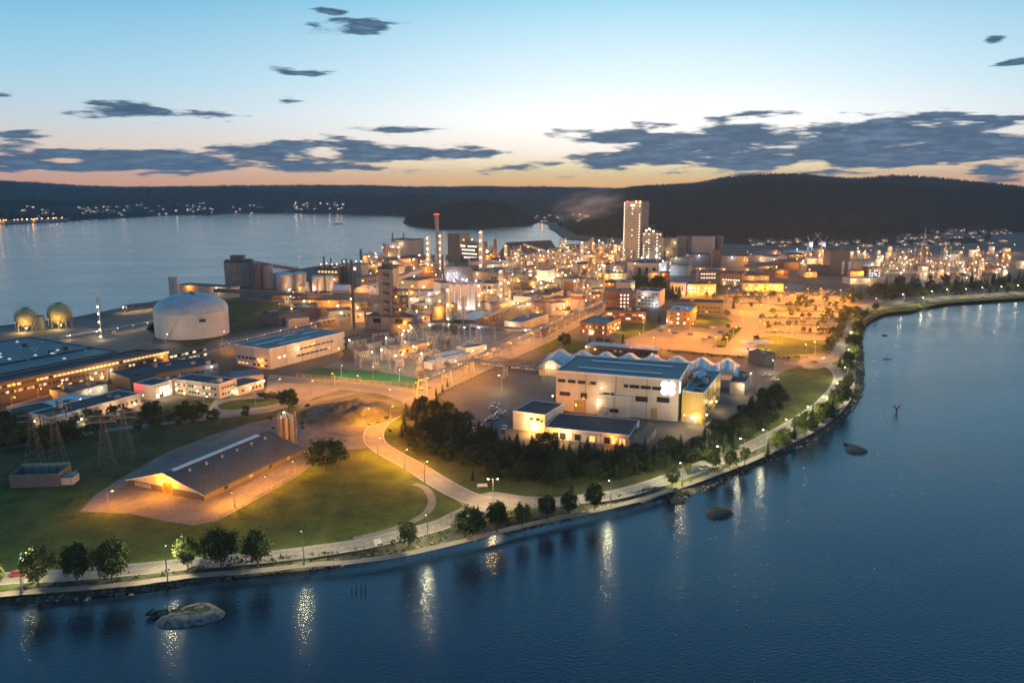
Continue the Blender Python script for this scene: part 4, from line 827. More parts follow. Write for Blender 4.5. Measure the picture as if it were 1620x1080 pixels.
bld('office_link', 'low dark-roofed link with lit end wall right of the white office', 'office', (377, 613), (417, 602), d=14, h=4.0, wall='white', roof='rtar', win=(W1(f='f', rows=1, sp=2, w=1.3, h=1.2, lit=.2, z0=1.3),), lamps=(('f', .95, 4.3, WARM, 260, 1.2), ('f', .4, 3, WARM, 120)))
bld('grey_shed', 'plain grey shed behind the low link building', 'shed', (370, 597), (417, 592), d=14, h=4.5, wall='grey', roof='rteal', parapet=0)
bld('entrance_block', 'white entrance block with tall glazed lobby left of the white office', 'office', (241, 611), (272, 602), d=12, h=7.0, wall='white', roof='rtar', win=(W1(f='f', rows=2, sp=2, w=1.6, h=2.2, lit=.75, col='white', z0=.6, zs=2.8),), lamps=(('f', .3, 3.0, WARM, 100), ('f', .8, 3, WARM, 100), ('l', .2, 6.4, 'red', 300, 1.0)))
bld('long_white_office', 'long white single-storey office with dark roof facing the dark scrub', 'office', (80, 661.5), (222, 623.5), d=15, h=5.2, wall='white', roof='rtar', units=5, win=(W1(f='f', rows=1, sp=2.2, w=1.2, h=1.4, lit=.06, z0=1.8),),
    lamps=(('f', .28, 2.0, GRN, 350, 2.0), ('f', .63, 3, WARM, 450, 1.5), ('f', .9, 2.0, WARM, 280, 1.5), ('l', .4, 3, WARM, 150)))
bld('low_block_west', 'low dark-roofed block behind the long white office', 'office', (-30, 671), (92, 644), d=14, h=4.6, wall='white', roof='rtar', units=2, win=(W1(f='f', rows=1, sp=2.4, w=1.4, h=1.2, lit=.1, z0=1.4),))
bld('courtyard_block', 'white roofed block round a lit courtyard behind the long white office', 'office', (95, 645), (150, 628), d=14, h=4.2, wall='white', roof='trim', units=3, lamps=(('f', .3, 5, WARM, 800, -.3), ('f', .6, 5, WARM, 600, -.3)))
bld('dark_roof_block', 'dark flat-roofed block beside the lit courtyard', 'office', (108, 622), (170, 607), d=14, h=4.5, wall='grey', roof='rtar', units=2, lamps=(('f', .5, 3.5, GRN, 500), ('f', .8, 3.5, GRN, 500)))
bk = bld('brick_works', 'long three-storey brick works with glowing bands of windows', 'factory', (-110, 630), (243, 557), d=12, h=9.6, wall='brick2', roof='rtar', parapet=.6,
    win=(W1(f='f', rows=1, sp=2.2, w=1.9, h=1.25, lit=.93, col='yellow', z0=7.3, u0=50, u1=122), W1(f='f', rows=1, sp=2.2, w=1.9, h=1.25, lit=.25, col='yellow', z0=7.3, u0=1, u1=50), W1(f='f', rows=1, sp=2.2, w=1.5, h=1.2, lit=.12, col='warm', z0=4.4, u0=2, u1=118),
         W1(f='f', rows=2, sp=2.6, w=2.2, h=1.3, lit=.55, col='warm', z0=1.2, zs=3.0, u0=122, u1=148), W1(f='f', rows=1, sp=5.4, w=2.0, h=2.0, lit=.95, col='yellow', z0=.9, u0=54, u1=118), W1(f='f', rows=1, sp=2.0, w=1.6, h=1.3, lit=.8, col='orange', z0=4.2, u0=35, u1=47)))
bld('flat_factory', 'vast flat blue-green factory roof dotted with glowing roof domes', 'factory', (-170, 625), (186, 557), d=88, h=8.6, wall='beige', roof='rteal', parapet=.5)
ft = BLD[-1]
for i in range(34):
    x, y = R.uniform(.22, .97) * ft['w'], R.uniform(.08, .9) * ft['d']; lit = R.random() < .5
    q = MB(); q.lathe([(.9, 8.7), (.8, 9.1), (.3, 9.35)], 8); q.obj('roof_dome', E['skyl'] if lit else B['trim'], ft, (x, y, 0))
for i in range(7): q = MB(); q.box(0, 0, 8.7, 2.2, 1.6, 10.2); q.obj('roof_vent', B['dmetal'], ft, (R.uniform(.3, .9) * ft['w'], R.uniform(.1, .8) * ft['d'], 0))
q = MB(); q.box(0, -.1, 8.7, ft['w'], .3, 9.4); q.obj('roof_step', B['dmetal'], ft, (0, ft['d'] * .25, 0))
bld('beige_gable', 'small beige lit building at the right end of the brick works', 'building', (243, 561), (266, 558), d=12, h=7.5, wall='beige', roof='rtar', lamps=(('f', .5, 6, SOD, 900),))
bld('dark_shed_row', 'long dark low shed between the brick works and the white office', 'shed', (206, 600), (346, 575), d=24, h=5.6, wall='dgrey', roof='rtar', units=6, win=(W1(f='f', rows=1, sp=3, w=1.4, h=1.0, lit=.05, z0=2.5),), lamps=(('f', .9, 5.0, COOL, 250),))

for i, (p_, q_) in enumerate((((10, 643), (98, 620)), ((118, 616), (178, 598)))):
    a, b = P(*p_, 2.2), P(*q_, 2.2); mb = MB(); mb.box(0, 0, 0, (b - a).length, .4, 2.2); o = mb.obj('garden_wall', B['beige'], None, (a.x, a.y, 0), math.atan2((b - a).y, (b - a).x))
    tag(o, ['long pale wall lit orange before the brick works', 'shorter pale wall lit orange near the dark shed row'][i], 'wall')
for x, y, pw in ((20, 648, 1500), (62, 634, 2600), (95, 625, 1500), (140, 615, 1300), (172, 604, 1700)): lamp(x, y, 6, SOD, pw, {20: 'first', 62: 'second', 95: 'third', 140: 'fourth', 172: 'fifth'}[x] + ' sodium lamp from the left along the pale walls before the brick works', 'lamps before the brick works')
for x, y in ((158, 606), (184, 600)): lamp(x, y, 5, GRN, 700, ('left' if x == 158 else 'right') + ' greenish lamp in the planted bed before the brick works', 'lamps before the brick works')
# ------------------------------------------------------------------ industrial plant, middle distance
def column_tower(name, label, px, yb, yt, r, col='steel', lights=4, ladder=True, lc=WARM, power=160, cap=True, cat='column', base_r=None, group=None, n=14, lr=.55):
    h = hgt(px, yb, yt); p = P(px, yb); t = thing(name, label, cat, (p.x, p.y, 0), 0, group)
    mb = MB(); br = base_r or r; mb.lathe([(br, 0), (r, h * .12), (r, h - r * .6), (r * .6, h)], n); mb.obj('shell', B[col], t)
    if ladder:
        k = max(2, int(h / 8))
        for i in range(1, k + 1):
            z = h * i / (k + .3); mb = MB(); mb.lathe([(r + 1.0, z), (r + 1.0, z + .15)], 10); mb.lathe([(r + 1.0, z + 1.1), (r + 1.0, z + 1.18)], 10) if False else None
            for j in range(8): a = 2 * pi * j / 8; b = a + pi / 4; c0 = ((r + .95) * math.cos(a), (r + .95) * math.sin(a)); c1 = ((r + .95) * math.cos(b), (r + .95) * math.sin(b)); mb.tube((*c0, z), (*c0, z + 1.1), .05, 3); mb.tube((*c0, z + 1.1), (*c1, z + 1.1), .05, 3)
            mb.obj('platform', B['lmetal'], t)
        mb = MB(); mb.beam((0, -r - .6, 0), (0, -r - .6, h), .6, .1); mb.obj('ladder', B['lmetal'], t)
        mb = MB(); mb.tube((r + .5, 0, 0), (r + .5, 0, h + .8), .25, 6); mb.tube((r + .5, 0, h + .8), (0, 0, h + .8), .25, 6); mb.tube((0, 0, h + .8), (0, 0, h - .5), .25, 6); mb.obj('side_pipe', B['steel'], t)
    for i in range(lights):
        z = h * (.12 + .86 * i / max(1, lights - 1)); o = put('lamp', bulb_mesh(lc, lr), t, (0, -r - 1.1, z)); light((0, -r - 1.9, z), LC[lc], power, t, .3)
    return t, h, r
def gallery(name, label, pts, w=3, hgt_=2.6, legs=True, mat_='grey', lights=0, lc=SOD, power=500, cat='conveyor', roof=True, truss=False, spacing=18):
    """elevated conveyor or pipe bridge through (px, py, z) points given on its deck"""
    q = [P(*p) for p in pts]; t = thing(name, label, cat, (q[0].x, q[0].y, 0)); o = Vector((q[0].x, q[0].y, 0)); q = [v - o for v in q]
    for a, b in zip(q, q[1:]):
        if truss:
            mb = MB(); d = b - a; n = max(2, int(d.length / 6)); u = d.cross(Vector((0, 0, 1))).normalized() * w / 2
            for s_ in (-1, 1):
                mb.beam(a + u * s_, b + u * s_, .25, .3); mb.beam(a + u * s_ + Vector((0, 0, hgt_)), b + u * s_ + Vector((0, 0, hgt_)), .2, .2)
                for i in range(n + 1):
                    p = a.lerp(b, i / n) + u * s_; mb.tube(p, p + Vector((0, 0, hgt_)), .1, 3)
                    if i < n: r_ = a.lerp(b, (i + 1) / n) + u * s_; mb.tube(p, r_ + Vector((0, 0, hgt_)), .08, 3)
            mb.obj('truss', B[mat_] if mat_ in B else mat_, t)
            for k in range(4): mb = MB(); z = Vector((0, 0, .45 + .0 * k)); oo = u * (-.7 + .45 * k); mb.tube(a + oo + z, b + oo + z, .28 if k % 2 else .2, 6); mb.obj('pipe', B['steel' if k % 2 else 'lmetal'], t)
        else:
            mb = MB(); mb.beam(a + Vector((0, 0, hgt_ / 2)), b + Vector((0, 0, hgt_ / 2)), w, hgt_); mb.obj('gallery_wall', B[mat_], t)
            mb = MB(); mb.beam(a + Vector((0, 0, hgt_ + .1)), b + Vector((0, 0, hgt_ + .1)), w + .4, .2); mb.obj('gallery_roof', B['rgrey'], t)
        if legs:
            n = max(1, int((b - a).length / spacing))
            for i in range(n + 1):
                p = a.lerp(b, i / n); d = (b - a).normalized(); u = d.cross(Vector((0, 0, 1))).normalized() * w / 2; mb = MB()
                mb.tube(p + u, (p.x + u.x * 1.4, p.y + u.y * 1.4, 0), .2, 4); mb.tube(p - u, (p.x - u.x * 1.4, p.y - u.y * 1.4, 0), .2, 4); mb.tube((p.x + u.x * 1.2, p.y + u.y * 1.2, p.z * .5), (p.x - u.x * 1.2, p.y - u.y * 1.2, p.z * .5), .12, 4); mb.obj('trestle', B['lmetal'] if truss else B['dmetal'], t)
        n = int(lights * (b - a).length / max(1e-3, sum((y - x).length for x, y in zip(q, q[1:]))) + .5)
        for i in range(n):
            p = a.lerp(b, (i + .5) / n); u = Vector((-.4, -1, 0)).normalized() * (w / 2 + 1.2); put('lamp', bulb_mesh(lc, .5), t, p + u + Vector((0, 0, .2))); light(p + u * 1.4 + Vector((0, 0, -.5)), LC[lc], power, t)
    return t
S_, Wm, Cl = SOD, WARM, COOL
# two spherical gas tanks, the drum between, the domed tank
for i, (x, y, r, lb) in enumerate(((34, 525, 16.5, 'left and lower of two yellow spherical gas tanks on the far shore'), (87, 520, 18, 'right and higher of two yellow spherical gas tanks on the far shore'))):
    f = P(x, y); rr = r * f.y / F; t = thing('spherical_tank', lb, 'tank', (f.x, f.y + rr, 0), 0, 'spherical gas tanks')
    zc = rr * 1.12 + .5; mb = MB(); mb.ico((0, 0, zc), rr, 3); mb.obj('sphere_shell', B['sphere'], t, smooth=True)
    for k in range(10): a = 2 * pi * k / 10; mb = MB(); mb.tube((rr * .95 * math.cos(a), rr * .95 * math.sin(a), 0), (rr * .95 * math.cos(a), rr * .95 * math.sin(a), zc), .3, 6); mb.obj('leg', B['lmetal'], t)
    mb = MB(); mb.lathe([(2.2, zc + rr - .3), (2.2, zc + rr + .2)], 12)
    for k in range(8): a = 2 * pi * k / 8; mb.tube((2.1 * math.cos(a), 2.1 * math.sin(a), zc + rr), (2.1 * math.cos(a), 2.1 * math.sin(a), zc + rr + 1.4), .08, 3)
    mb.obj('top_platform', B['dmetal'], t)
    pts = [(-(rr + .4) * math.cos(a), -1.5, zc + (rr + .4) * math.sin(a)) for a in [j * pi / 2 / 8 - .6 for j in range(10)]]; mb = MB()
    for p, q in zip(pts, pts[1:]): mb.beam(p, q, .8, .15)
    mb.obj('stair', B['lmetal'], t); put('lamp', bulb_mesh(WARM, .4), t, (rr * .7, -rr - 2, 3)); light((rr * .5, -rr - 5, 4), 'ffd27a', 2600, t, .4)
tank('drum_tank', 'dark upright drum tank between the two yellow spheres', 61, 523, 10.5, 9.5, 'dgrey', n=24)
tk, tr = tank('domed_storage_tank', 'huge pale grey storage tank with ribbed dome roof', 306, 538, 58.5, 16.6, 'tank', dome=12, n=64, cone=None)
q = MB()
for i in range(24): a = 2 * pi * i / 24; pp = [((tr + .1) * (1 - k / 8) * math.cos(a), (tr + .1) * (1 - k / 8) * math.sin(a), 16.8 + 12 * (1 - (1 - k / 8) ** 1.55)) for k in range(9)]; [q.beam(u, v, .35, .3) for u, v in zip(pp, pp[1:])]
q.obj('dome_rib', B['lmetal'], tk)
q = MB(); q.box(tr * .55, -tr * .86, 11.5, tr * .55 + 4, -tr * .80, 13.5); q.obj('wall_plate', B['dark'], tk)
a = -.75; pp = [((tr + .6) * (1 - k / 8) * math.cos(a), (tr + .6) * (1 - k / 8) * math.sin(a), 17.4 + 12 * (1 - (1 - k / 8) ** 1.55)) for k in range(9)]; q = MB(); [q.beam(u, v, 1.1, .3) for u, v in zip(pp, pp[1:])]; q.obj('roof_stair', B['dmetal'], tk)
for x, y in ((262, 545), (352, 541)): lamp(x, y, 7, WARM, 1500, ('left' if x < 300 else 'right') + ' added warm lamp at the foot of the huge domed tank', 'added domed tank lamps')  # warm lamps added to brighten the pale tank
# lit mast near spheres
h = hgt(161, 537, 470); p = P(161, 537); t = thing('flare_mast', 'slim lattice mast strung with white lamps between the spheres and the domed tank', 'mast', (p.x, p.y, 0))
mb = MB()
for k in range(12):
    z0, z1 = h * k / 12, h * (k + 1) / 12; C0 = [(-.7, -.7), (.7, -.7), (.7, .7), (-.7, .7)]
    for i in range(4): mb.tube((*C0[i], z0), (*C0[i], z1), .09, 3); mb.tube((*C0[i], z0), (*C0[(i + 1) % 4], z1), .06, 3)
mb.obj('lattice', B['dmetal'], t); mb = MB(); mb.tube((0, 0, 0), (0, 0, h + 3), .2, 6); mb.obj('flare_pipe', B['steel'], t)
for z in (.08, .24, .42, .62, .78): put('lamp', bulb_mesh(WARM, .5), t, (0, -1.3, h * z)); light((0, -2.2, h * z), 'ffe8c8', 500, t)
# quay with lights
gallery('quay_walkway', 'lit loading jetty walkway on the fjord shore', [(198, 486, 4), (262, 479, 4)], 5, 1.5, mat_='dgrey', lights=12, lc=Wm, power=450, cat='jetty')
gallery('pipe_rack', 'long low pipe rack running from the spheres to the domed tank', [(95, 533, 2.5), (180, 520, 3.5), (250, 507, 4)], 4, 2, mat_='lmetal', truss=True, lights=5, lc=Wm, power=500, cat='pipe rack')
for i, x in enumerate((273, 281)): column_tower('white_stack', ['left of two white stacks behind the domed tank', 'right of two white stacks behind the domed tank'][i], x, 480, 437, 1.9, 'white', lights=0, ladder=False, cat='stack', group='twin white stacks')
bld('tank_farm_building', 'beige building with flat roof behind the domed tank and twin stacks', 'building', (364, 455), (372, 452), (283, 450.5), h=10, wall='beige', roof='rrust', lamps=(('l', .2, 9, S_, 1500), ('l', .75, 9, Wm, 1400)))
# cube silo and tall drums
bld('cube_silo', 'tall windowless cube silo at the head of the long conveyor', 'silo', (354, 416), (398, 415), d=25, h=24.4, wall='conc', roof='dark', units=5, parapet=1.5)
p = P(376, 440); t = thing('headhouse', 'dark louvred headhouse on the roof of the cube silo', 'headhouse', (P(363, 415, 24.5).x, P(363, 415, 24.5).y + 3, 24.5)); mb = MB(); mb.box(0, 0, 0, 12, 10, 6); mb.obj('wall', B['dgrey'], t); mb = MB(); mb.box(-.5, -.5, 6, 12.5, 10.5, 6.4); mb.obj('roof', B['rtar'], t)
tank('tall_drum_silo', 'dark tall drum silo touching the cube silo', 408, 458, 9, 24, 'dgrey', dome=3, cone=True, n=28)
tank('tall_drum_silo', 'second dark tall drum silo, right of the one by the cube silo', 424.5, 457, 9, 23, 'grey', dome=3, cone=True, n=28)
gallery('inclined_conveyor', 'inclined conveyor falling from the drum silos towards the quay', [(398, 417, 26), (432, 423, 18), (470, 428, 6)], 4, 3, mat_='dgrey', cat='conveyor')
for i, (x, y, r, hh_, lb) in enumerate(((452, 460, 15, 15, 'wide steel tank, leftmost of the lit tanks on the far shore'), (476, 459, 10, 16, 'steel tank second from left among the lit tanks on the far shore'), (504, 462, 10, 14, 'copper-lit steel tank right of the two pale domed tanks'), (521, 461, 8, 14, 'rightmost steel tank before the bright roofed works'), (487, 461, 3.5, 9, 'small slim tank between the steel tanks'))):
    tank('steel_tank', lb, x, y, r, hh_, 'steel', dome=2 if r > 4 else 0, cone=None, n=26, group='steel tanks on the far shore')
    light((P(x, y).x + 6, P(x, y).y - 6, 3), 'ffc890', 1500)
bld('boiler_works', 'brown works building with one row of lit windows and crowned with lamps', 'factory', (500, 423), (536, 424), d=20, h=16, wall='brick2', roof='rtar', units=4, win=(W1(rows=1, sp=3.6, w=2.6, h=2.2, lit=.97, col='yellow', z0=10.5),), lamps=(('t', .1, 19, Wm, 500, .3), ('t', .35, 20, Wm, 600, .3), ('t', .55, 19, Wm, 500, .4), ('t', .8, 19.5, Wm, 600, .3), ('f', .8, 4, Wm, 800)))
bld('grey_works', 'blank grey works block with three lit windows', 'factory', (537, 419), (571, 420), d=18, h=18, wall='grey', roof='dark', units=6, win=(W1(rows=1, sp=6, w=3, h=3, lit=.9, col='white', z0=13, u0=12),), lamps=(('t', .1, 21, Wm, 400, .3), ('t', .7, 22, Wm, 700, .2), ('t', .95, 22, Wm, 800, .2)))
for i, (x, yt) in enumerate(((514, 405), (525, 408), (543, 410), (549, 409))): column_tower('short_stack', ORD[i] + ' from left of four short dark stacks above the brown and grey works', x, 447, yt, .9, 'dmetal', lights=1 if i == 0 else 0, ladder=False, cat='stack', group='short stacks over the works')
column_tower('dark_pillar', 'tall dark slender pillar standing alone left of the preheater tower', 560, 520, 411, 1.1, 'dark', lights=0, ladder=False, cat='pillar')
for i, (x, y) in enumerate(((575, 463), (600, 466))):
    p = P(x, y); t = MB(); t.lathe([(13, 0), (9, 3.4), (.3, 6.2)], 20); tag(t.obj('salt_heap', B['conewhite'], None, (p.x, p.y + 12, 0)), ['pale conical heap glowing under a sodium flood, left one', 'pale conical heap glowing under a sodium flood, right one'][i], 'heap', 'pale heaps')
bld('hip_tent', 'white peaked storage tent lit orange beside the heaps', 'tent', (553, 459), (558, 456), (528, 458), h=3, gable=4, wall='white', roof='trim')
lamp(572, 462, 11, S_, 9000, 'fierce sodium flood over the pale heaps', 'plant floods', bulb=.8)
bld('long_lit_wall', 'long low beige store glowing under sodium lamps below the conveyor', 'store', (460, 474), (560, 476), d=9, h=6, wall='beige', roof='rrust', lamps=(('f', .32, 5.2, S_, 2200, 2.5), ('f', .62, 5.2, S_, 2800, 2.5), ('f', .9, 5.2, S_, 3800, 2.5)))
gallery('long_conveyor', 'long dark covered conveyor crossing in front of the silos', [(340, 462, 8), (460, 468, 8), (540, 474, 8), (600, 480, 8)], 3.5, 3, mat_='dgrey', cat='conveyor')
bld('dark_machine_hall', 'dark low machine hall behind the blue-roofed warehouse', 'hall', (441, 499), (507, 490), d=22, h=8, wall='dgrey', roof='rtar', units=4, lamps=(('t', .5, 10, Wm, 150, .5),))
bld('pale_porch_block', 'pale block in front of the dark machine hall', 'building', (456, 506), (489, 503), d=7, h=5.5, wall='pale', roof='rtar')
gallery('pipe_bridge', 'steel pipe bridge running behind the blue-roofed warehouse', [(352, 545, 5), (410, 532, 5), (460, 519, 6), (530, 503, 6)], 3.5, 2, mat_='lmetal', truss=True, lights=7, lc=S_, power=2600, cat='pipe bridge')
# preheater tower
tw = bld('preheater_tower', 'tall weathered concrete tower with five open bays', 'tower', (598, 425.5), (621.5, 426), d=12, h=42.5, wall='conc', roof='dark', parapet=1.2, units=2)
for z in (35.5, 29, 22.5, 16.2, 10.5):
    q = MB(); q.box(3.2, -.12, z, 8.0, .0, z + 4.2); q.obj('open_bay', B['dark'], tw); q = MB(); q.box(3.6, -.3, z + .4, 5, -.12, z + 2.2); q.box(5.6, -.3, z + .4, 7.2, -.12, z + 1.6); q.obj('machinery', B['lmetal'], tw)
    q = MB(); q.box(3.0, -.8, z - .4, 8.2, -.05, z - .1); q.obj('sill', B['conc'], tw)
def frame_tower(name, label, x0, x1, yb, yt, dep, cat='steel frame', col='dmetal', lights=3, lc=Wm, power=250, fill=6, floor=4.5):
    h = hgt(x0, yb, yt); p = P(x0, yb); w = (P(x1, yb) - p).length; t = thing(name, label, cat, (p.x, p.y, 0)); mb = MB()
    n = max(2, int(h / floor)); xs = [0, w / 2, w]; ys = [0, dep]
    for x in xs:
        for y in ys: mb.beam((x, y, 0), (x, y, h), .35, .35)
    mb.obj('post_frame', B[col], t)
    for k in range(1, n + 1):
        z = h * k / n; mb = MB(); mb.box(-.3, -.3, z - .15, w + .3, dep + .3, z); 
        for (a, b) in (((0, 0), (w, 0)), ((0, 0), (0, dep)), ((w, 0), (w, dep))): mb.tube((*a, z + 1.1), (*b, z + 1.1), .06, 3)
        mb.obj('deck', B[col], t)
        mb = MB(); mb.tube((0, 0, z - h / n), (w / 2, 0, z), .12, 3); mb.tube((w, 0, z - h / n), (w / 2, 0, z), .12, 3); mb.obj('brace', B[col], t)
    for k in range(fill):
        mb = MB(); x, y, z = R.uniform(1, w - 1), R.uniform(1, dep - 1), R.uniform(0, h * .85); r = R.uniform(.5, min(2.2, w * .2)); mb.lathe([(r * .5, z), (r, z + .8), (r, z + R.uniform(2, 7)), (r * .4, z + 8)], 10, x, y); mb.obj('vessel', B[R.choice(['steel', 'lmetal', 'rust', 'grey'])], t)
    for k in range(lights): x, z = R.uniform(.5, w - .5), h * (k + .7) / lights - 1.2; put('lamp', bulb_mesh(lc, .36), t, (x, -.8, z)); light((x, -1.5, z), LC[lc], power, t)
    return t
frame_tower('steel_frame_tower', 'dark open steel frame with vessels on the right of the concrete tower', 622, 643, 522, 460, 12, lights=3, lc=S_, power=500)
frame_tower('tower_top_frame', 'rough steelwork rising behind the top of the concrete tower', 608, 622, 515, 409, 8, lights=2, lc=GRN, power=250)
bld('tower_foot_building', 'concrete base block spreading below the concrete tower', 'building', (577, 500), (651, 503), d=16, h=9, wall='conc', roof='rtar', units=3, win=(W1(rows=1, sp=12, w=6, h=3.5, lit=0, z0=4.5, u0=1),), lamps=(('f', .75, 3, S_, 1500, 2), ('f', .98, 4, S_, 1500, 2)))
gallery('tower_chute', 'big curved pale chute sloping down behind the concrete tower', [(640, 492, 12), (655, 500, 8), (665, 512, 3)], 5, 3, mat_='steel', legs=False, cat='chute')
bld('yellow_lit_hall', 'large ribbed hall washed in yellow light right of the concrete tower', 'hall', (660, 444), (686, 440), (630.5, 441), h=15.6, wall='beige', roof='rtar', parapet=0, win=(W1(f='l', rows=1, sp=30, w=2.5, h=2, lit=1, col='yellow', z0=12, u0=2, u1=12),), lamps=(('l', .2, 4, GRN, 1500, 6), ('l', .7, 4, S_, 1700, 6), ('f', .3, 3, S_, 1500, 5), ('f', .8, 3, S_, 900, 5)))
gallery('sloping_conveyor', 'sloping conveyor rising to the right of the yellow-lit hall', [(652, 478, 4), (675, 470, 8), (700, 462, 14)], 4, 2.8, mat_='lmetal', lights=3, lc=Wm, power=300)
gallery('roof_conveyor', 'pale inclined conveyor from the concrete tower top to the chimney', [(622, 446, 33), (650, 435, 30), (668, 430, 26)], 3.5, 2.8, mat_='grey', legs=False)
bld('clinker_block', 'grey blocky works with two thin dark stacks before the fjord', 'factory', (618, 379), (656, 380), d=26, h=31, wall='grey', roof='dark', units=4, lamps=(('l', .5, 20, Wm, 900), ('f', .1, 22, Wm, 900), ('f', .42, 26, Wm, 900), ('f', .3, 6, Wm, 900)))
bld('lower_clinker_block', 'lower grey block adjoining the blocky works on its left', 'factory', (606, 393), (632, 394), d=20, h=19, wall='grey', roof='rtar', units=3, lamps=(('f', .4, 10, Wm, 900), ('t', .3, 21, Wm, 400, .3)))
for i, x in enumerate((622, 639.5)): column_tower('thin_stack', ['left thin dark stack on the blocky works', 'right thin dark stack on the blocky works'][i], x, 413, 368, .8, 'dmetal', lights=0, ladder=False, cat='stack', group='thin dark stacks')
bld('orange_lit_store', 'long store glowing orange below the blocky works', 'store', (620, 411), (663, 407), d=16, h=10, gable=2.5, wall='beige', roof='rrust', lamps=(('f', .1, 5, S_, 2500, 2.5), ('f', .35, 5, S_, 2000, 2.5), ('f', .6, 8, Wm, 900, 2.0), ('f', .85, 5, S_, 1500, 2.5)))
# chimney
ch, hc, rc = column_tower('main_chimney', 'tallest tapering concrete chimney with ring of red lights', 692.5, 436, 337, 2.2, 'conc', lights=0, ladder=False, cat='chimney', base_r=3.4, n=20)
q = MB(); q.lathe([(2.9, hc - 3), (2.9, hc - 2.6)], 16); q.obj('platform', B['dmetal'], ch)
for a in (-2.4, -1.57, -.7): put('lamp', bulb_mesh('red', .5), ch, (3.2 * math.cos(a), 3.2 * math.sin(a), hc - 1.5))
light((0, -5, hc - 1), 'ff2010', 500, ch)
column_tower('red_tipped_stack', 'thin pale stack with red tip lights right of the tallest chimney', 703.5, 425, 365, 1.4, 'tank', lights=1, ladder=False, cat='stack')
column_tower('distillation_column', 'steel column studded with lamps left of the tallest chimney', 677.5, 434, 375, 2.3, 'steel', lights=7, power=450, lr=.6)
column_tower('slim_column', 'slim lamp-lit column hugging the tallest chimney on its right', 696.5, 431, 372, 1.1, 'steel', lights=6, power=380, lr=.6)
frame_tower('column_frame', 'orange-lit process steelwork at the foot of the columns', 664, 690, 438, 417, 14, lights=6, lc=S_, power=1200, fill=10, col='lmetal')
bld('dark_tower_block', 'tall dark grey windowless tower block right of the chimney', 'tower', (708, 370), (727, 371), d=20, h=36.5, wall='dgrey', roof='dark', units=2, lamps=(('r', .1, 22, Wm, 600),))
bld('lit_works_block', 'works block with rows of lit windows right of the dark tower block', 'factory', (726, 383), (756, 384.5), d=22, h=26, wall='brick2', roof='rtar', units=5, win=(W1(rows=4, sp=3.0, w=2.2, h=2.2, lit=.85, col='white', z0=5, zs=5),), lamps=(('t', .15, 29, Wm, 900, .2), ('t', .6, 30, Wm, 1200, .2)))
column_tower('tall_lit_column', 'tall pale column with big lit openings before the fjord', 760.5, 427, 366, 2.6, 'tank', lights=5, power=700, base_r=4.0, lr=.95)
column_tower('brown_stack', 'lone brown stack standing right of the tall lit column', 783.5, 421, 378, 2.0, 'rust', lights=0, ladder=True, cat='stack')
bld('dark_gable_store', 'dark gabled store behind the tall lit column', 'store', (745, 413), (800, 412), d=20, h=8, gable=3, wall='pale', roof='rtar', lamps=(('f', .9, 6, COOL, 1300, 3), ('f', .3, 4, Wm, 700, 2)))
bld('big_gable_store', 'large peaked storage shed silhouetted against the fjord', 'store', (812, 401), (882, 397), d=34, h=5, gable=15, wall='dgrey', roof='rtar', lamps=(('f', .3, 4, Wm, 1600, 3), ('f', .65, 5, Wm, 1600, 3), ('f', .95, 4, Wm, 900, 3)))
gallery('gable_conveyor', 'pale inclined conveyor climbing the peaked storage shed', [(828, 388, 16), (862, 399, 4)], 3.5, 3, mat_='pale', legs=False, lights=2, lc=Wm, power=400)
# middle field --------------------------------------------------------
bld('blue_grey_hall', 'dark blue-grey boxy hall with blazing vertical light strips', 'hall', (748, 423), (752, 421), (704, 421), h=17, wall='dgrey', roof='rteal', units=4, lamps=(('l', .35, 10, COOL, 1400, 2.0), ('l', .35, 4, COOL, 2500, 2.5), ('l', .12, 9, COOL, 1000), ('l', .05, 4, COOL, 1500), ('l', .65, 4, COOL, 900)))
p = P(723, 490); hs = 21.5
t = thing('white_silo_row', 'row of five white silos with lit gaps below the blue-grey hall', 'silos', (p.x, p.y, 0))
for i in range(5): mb = MB(); mb.lathe([(2.35, 0), (2.35, hs), (.6, hs + 1.4)], 18); mb.obj('silo', B['tank'], t, (-4 + i * 4.75, 0, 0))
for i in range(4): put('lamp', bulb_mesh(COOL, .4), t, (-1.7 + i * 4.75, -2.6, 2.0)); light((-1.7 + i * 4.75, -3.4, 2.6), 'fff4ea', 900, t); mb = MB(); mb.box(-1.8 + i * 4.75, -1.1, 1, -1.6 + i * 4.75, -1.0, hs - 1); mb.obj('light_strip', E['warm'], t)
mb = MB(); mb.box(-6, -2.6, hs + 1.4, 17.5, 2.6, hs + 1.7); mb.obj('top_walkway', B['lmetal'], t)
for x in (-2, 8, 16): put('lamp', bulb_mesh(COOL, .4), t, (x, -2.8, hs + 3)); light((x, -3.2, hs + 3), 'fff4ea', 600, t)
bld('silo_end_block', 'pale windowless block against the left end of the white silos', 'building', (697.5, 448), (712, 447), d=14, h=20, wall='tank', roof='dark', parapet=.6)
bld('long_lit_hall', 'long grey hall with a lit window band in mid plant', 'hall', (831, 434), (845, 427), (748, 429), h=13.5, wall='conc', roof='dark', units=8, win=(W1(f='l', rows=1, sp=3.4, w=2.6, h=3.6, lit=.7, col='yellow', z0=5.5, u0=22, u1=66),), lamps=(('l', .1, 11, Wm, 500), ('f', .2, 3, GRN, 2500, 4), ('f', .5, 9, Wm, 700)))
bld('stair_block', 'tall grey stair block with stacked lit windows', 'building', (832, 423), (846, 423), d=12, h=22, wall='conc', roof='rtar', win=(W1(rows=5, sp=4, w=3, h=1.6, lit=.85, col='white', z0=3, zs=3.6),), lamps=(('f', .9, 3, Wm, 900),))
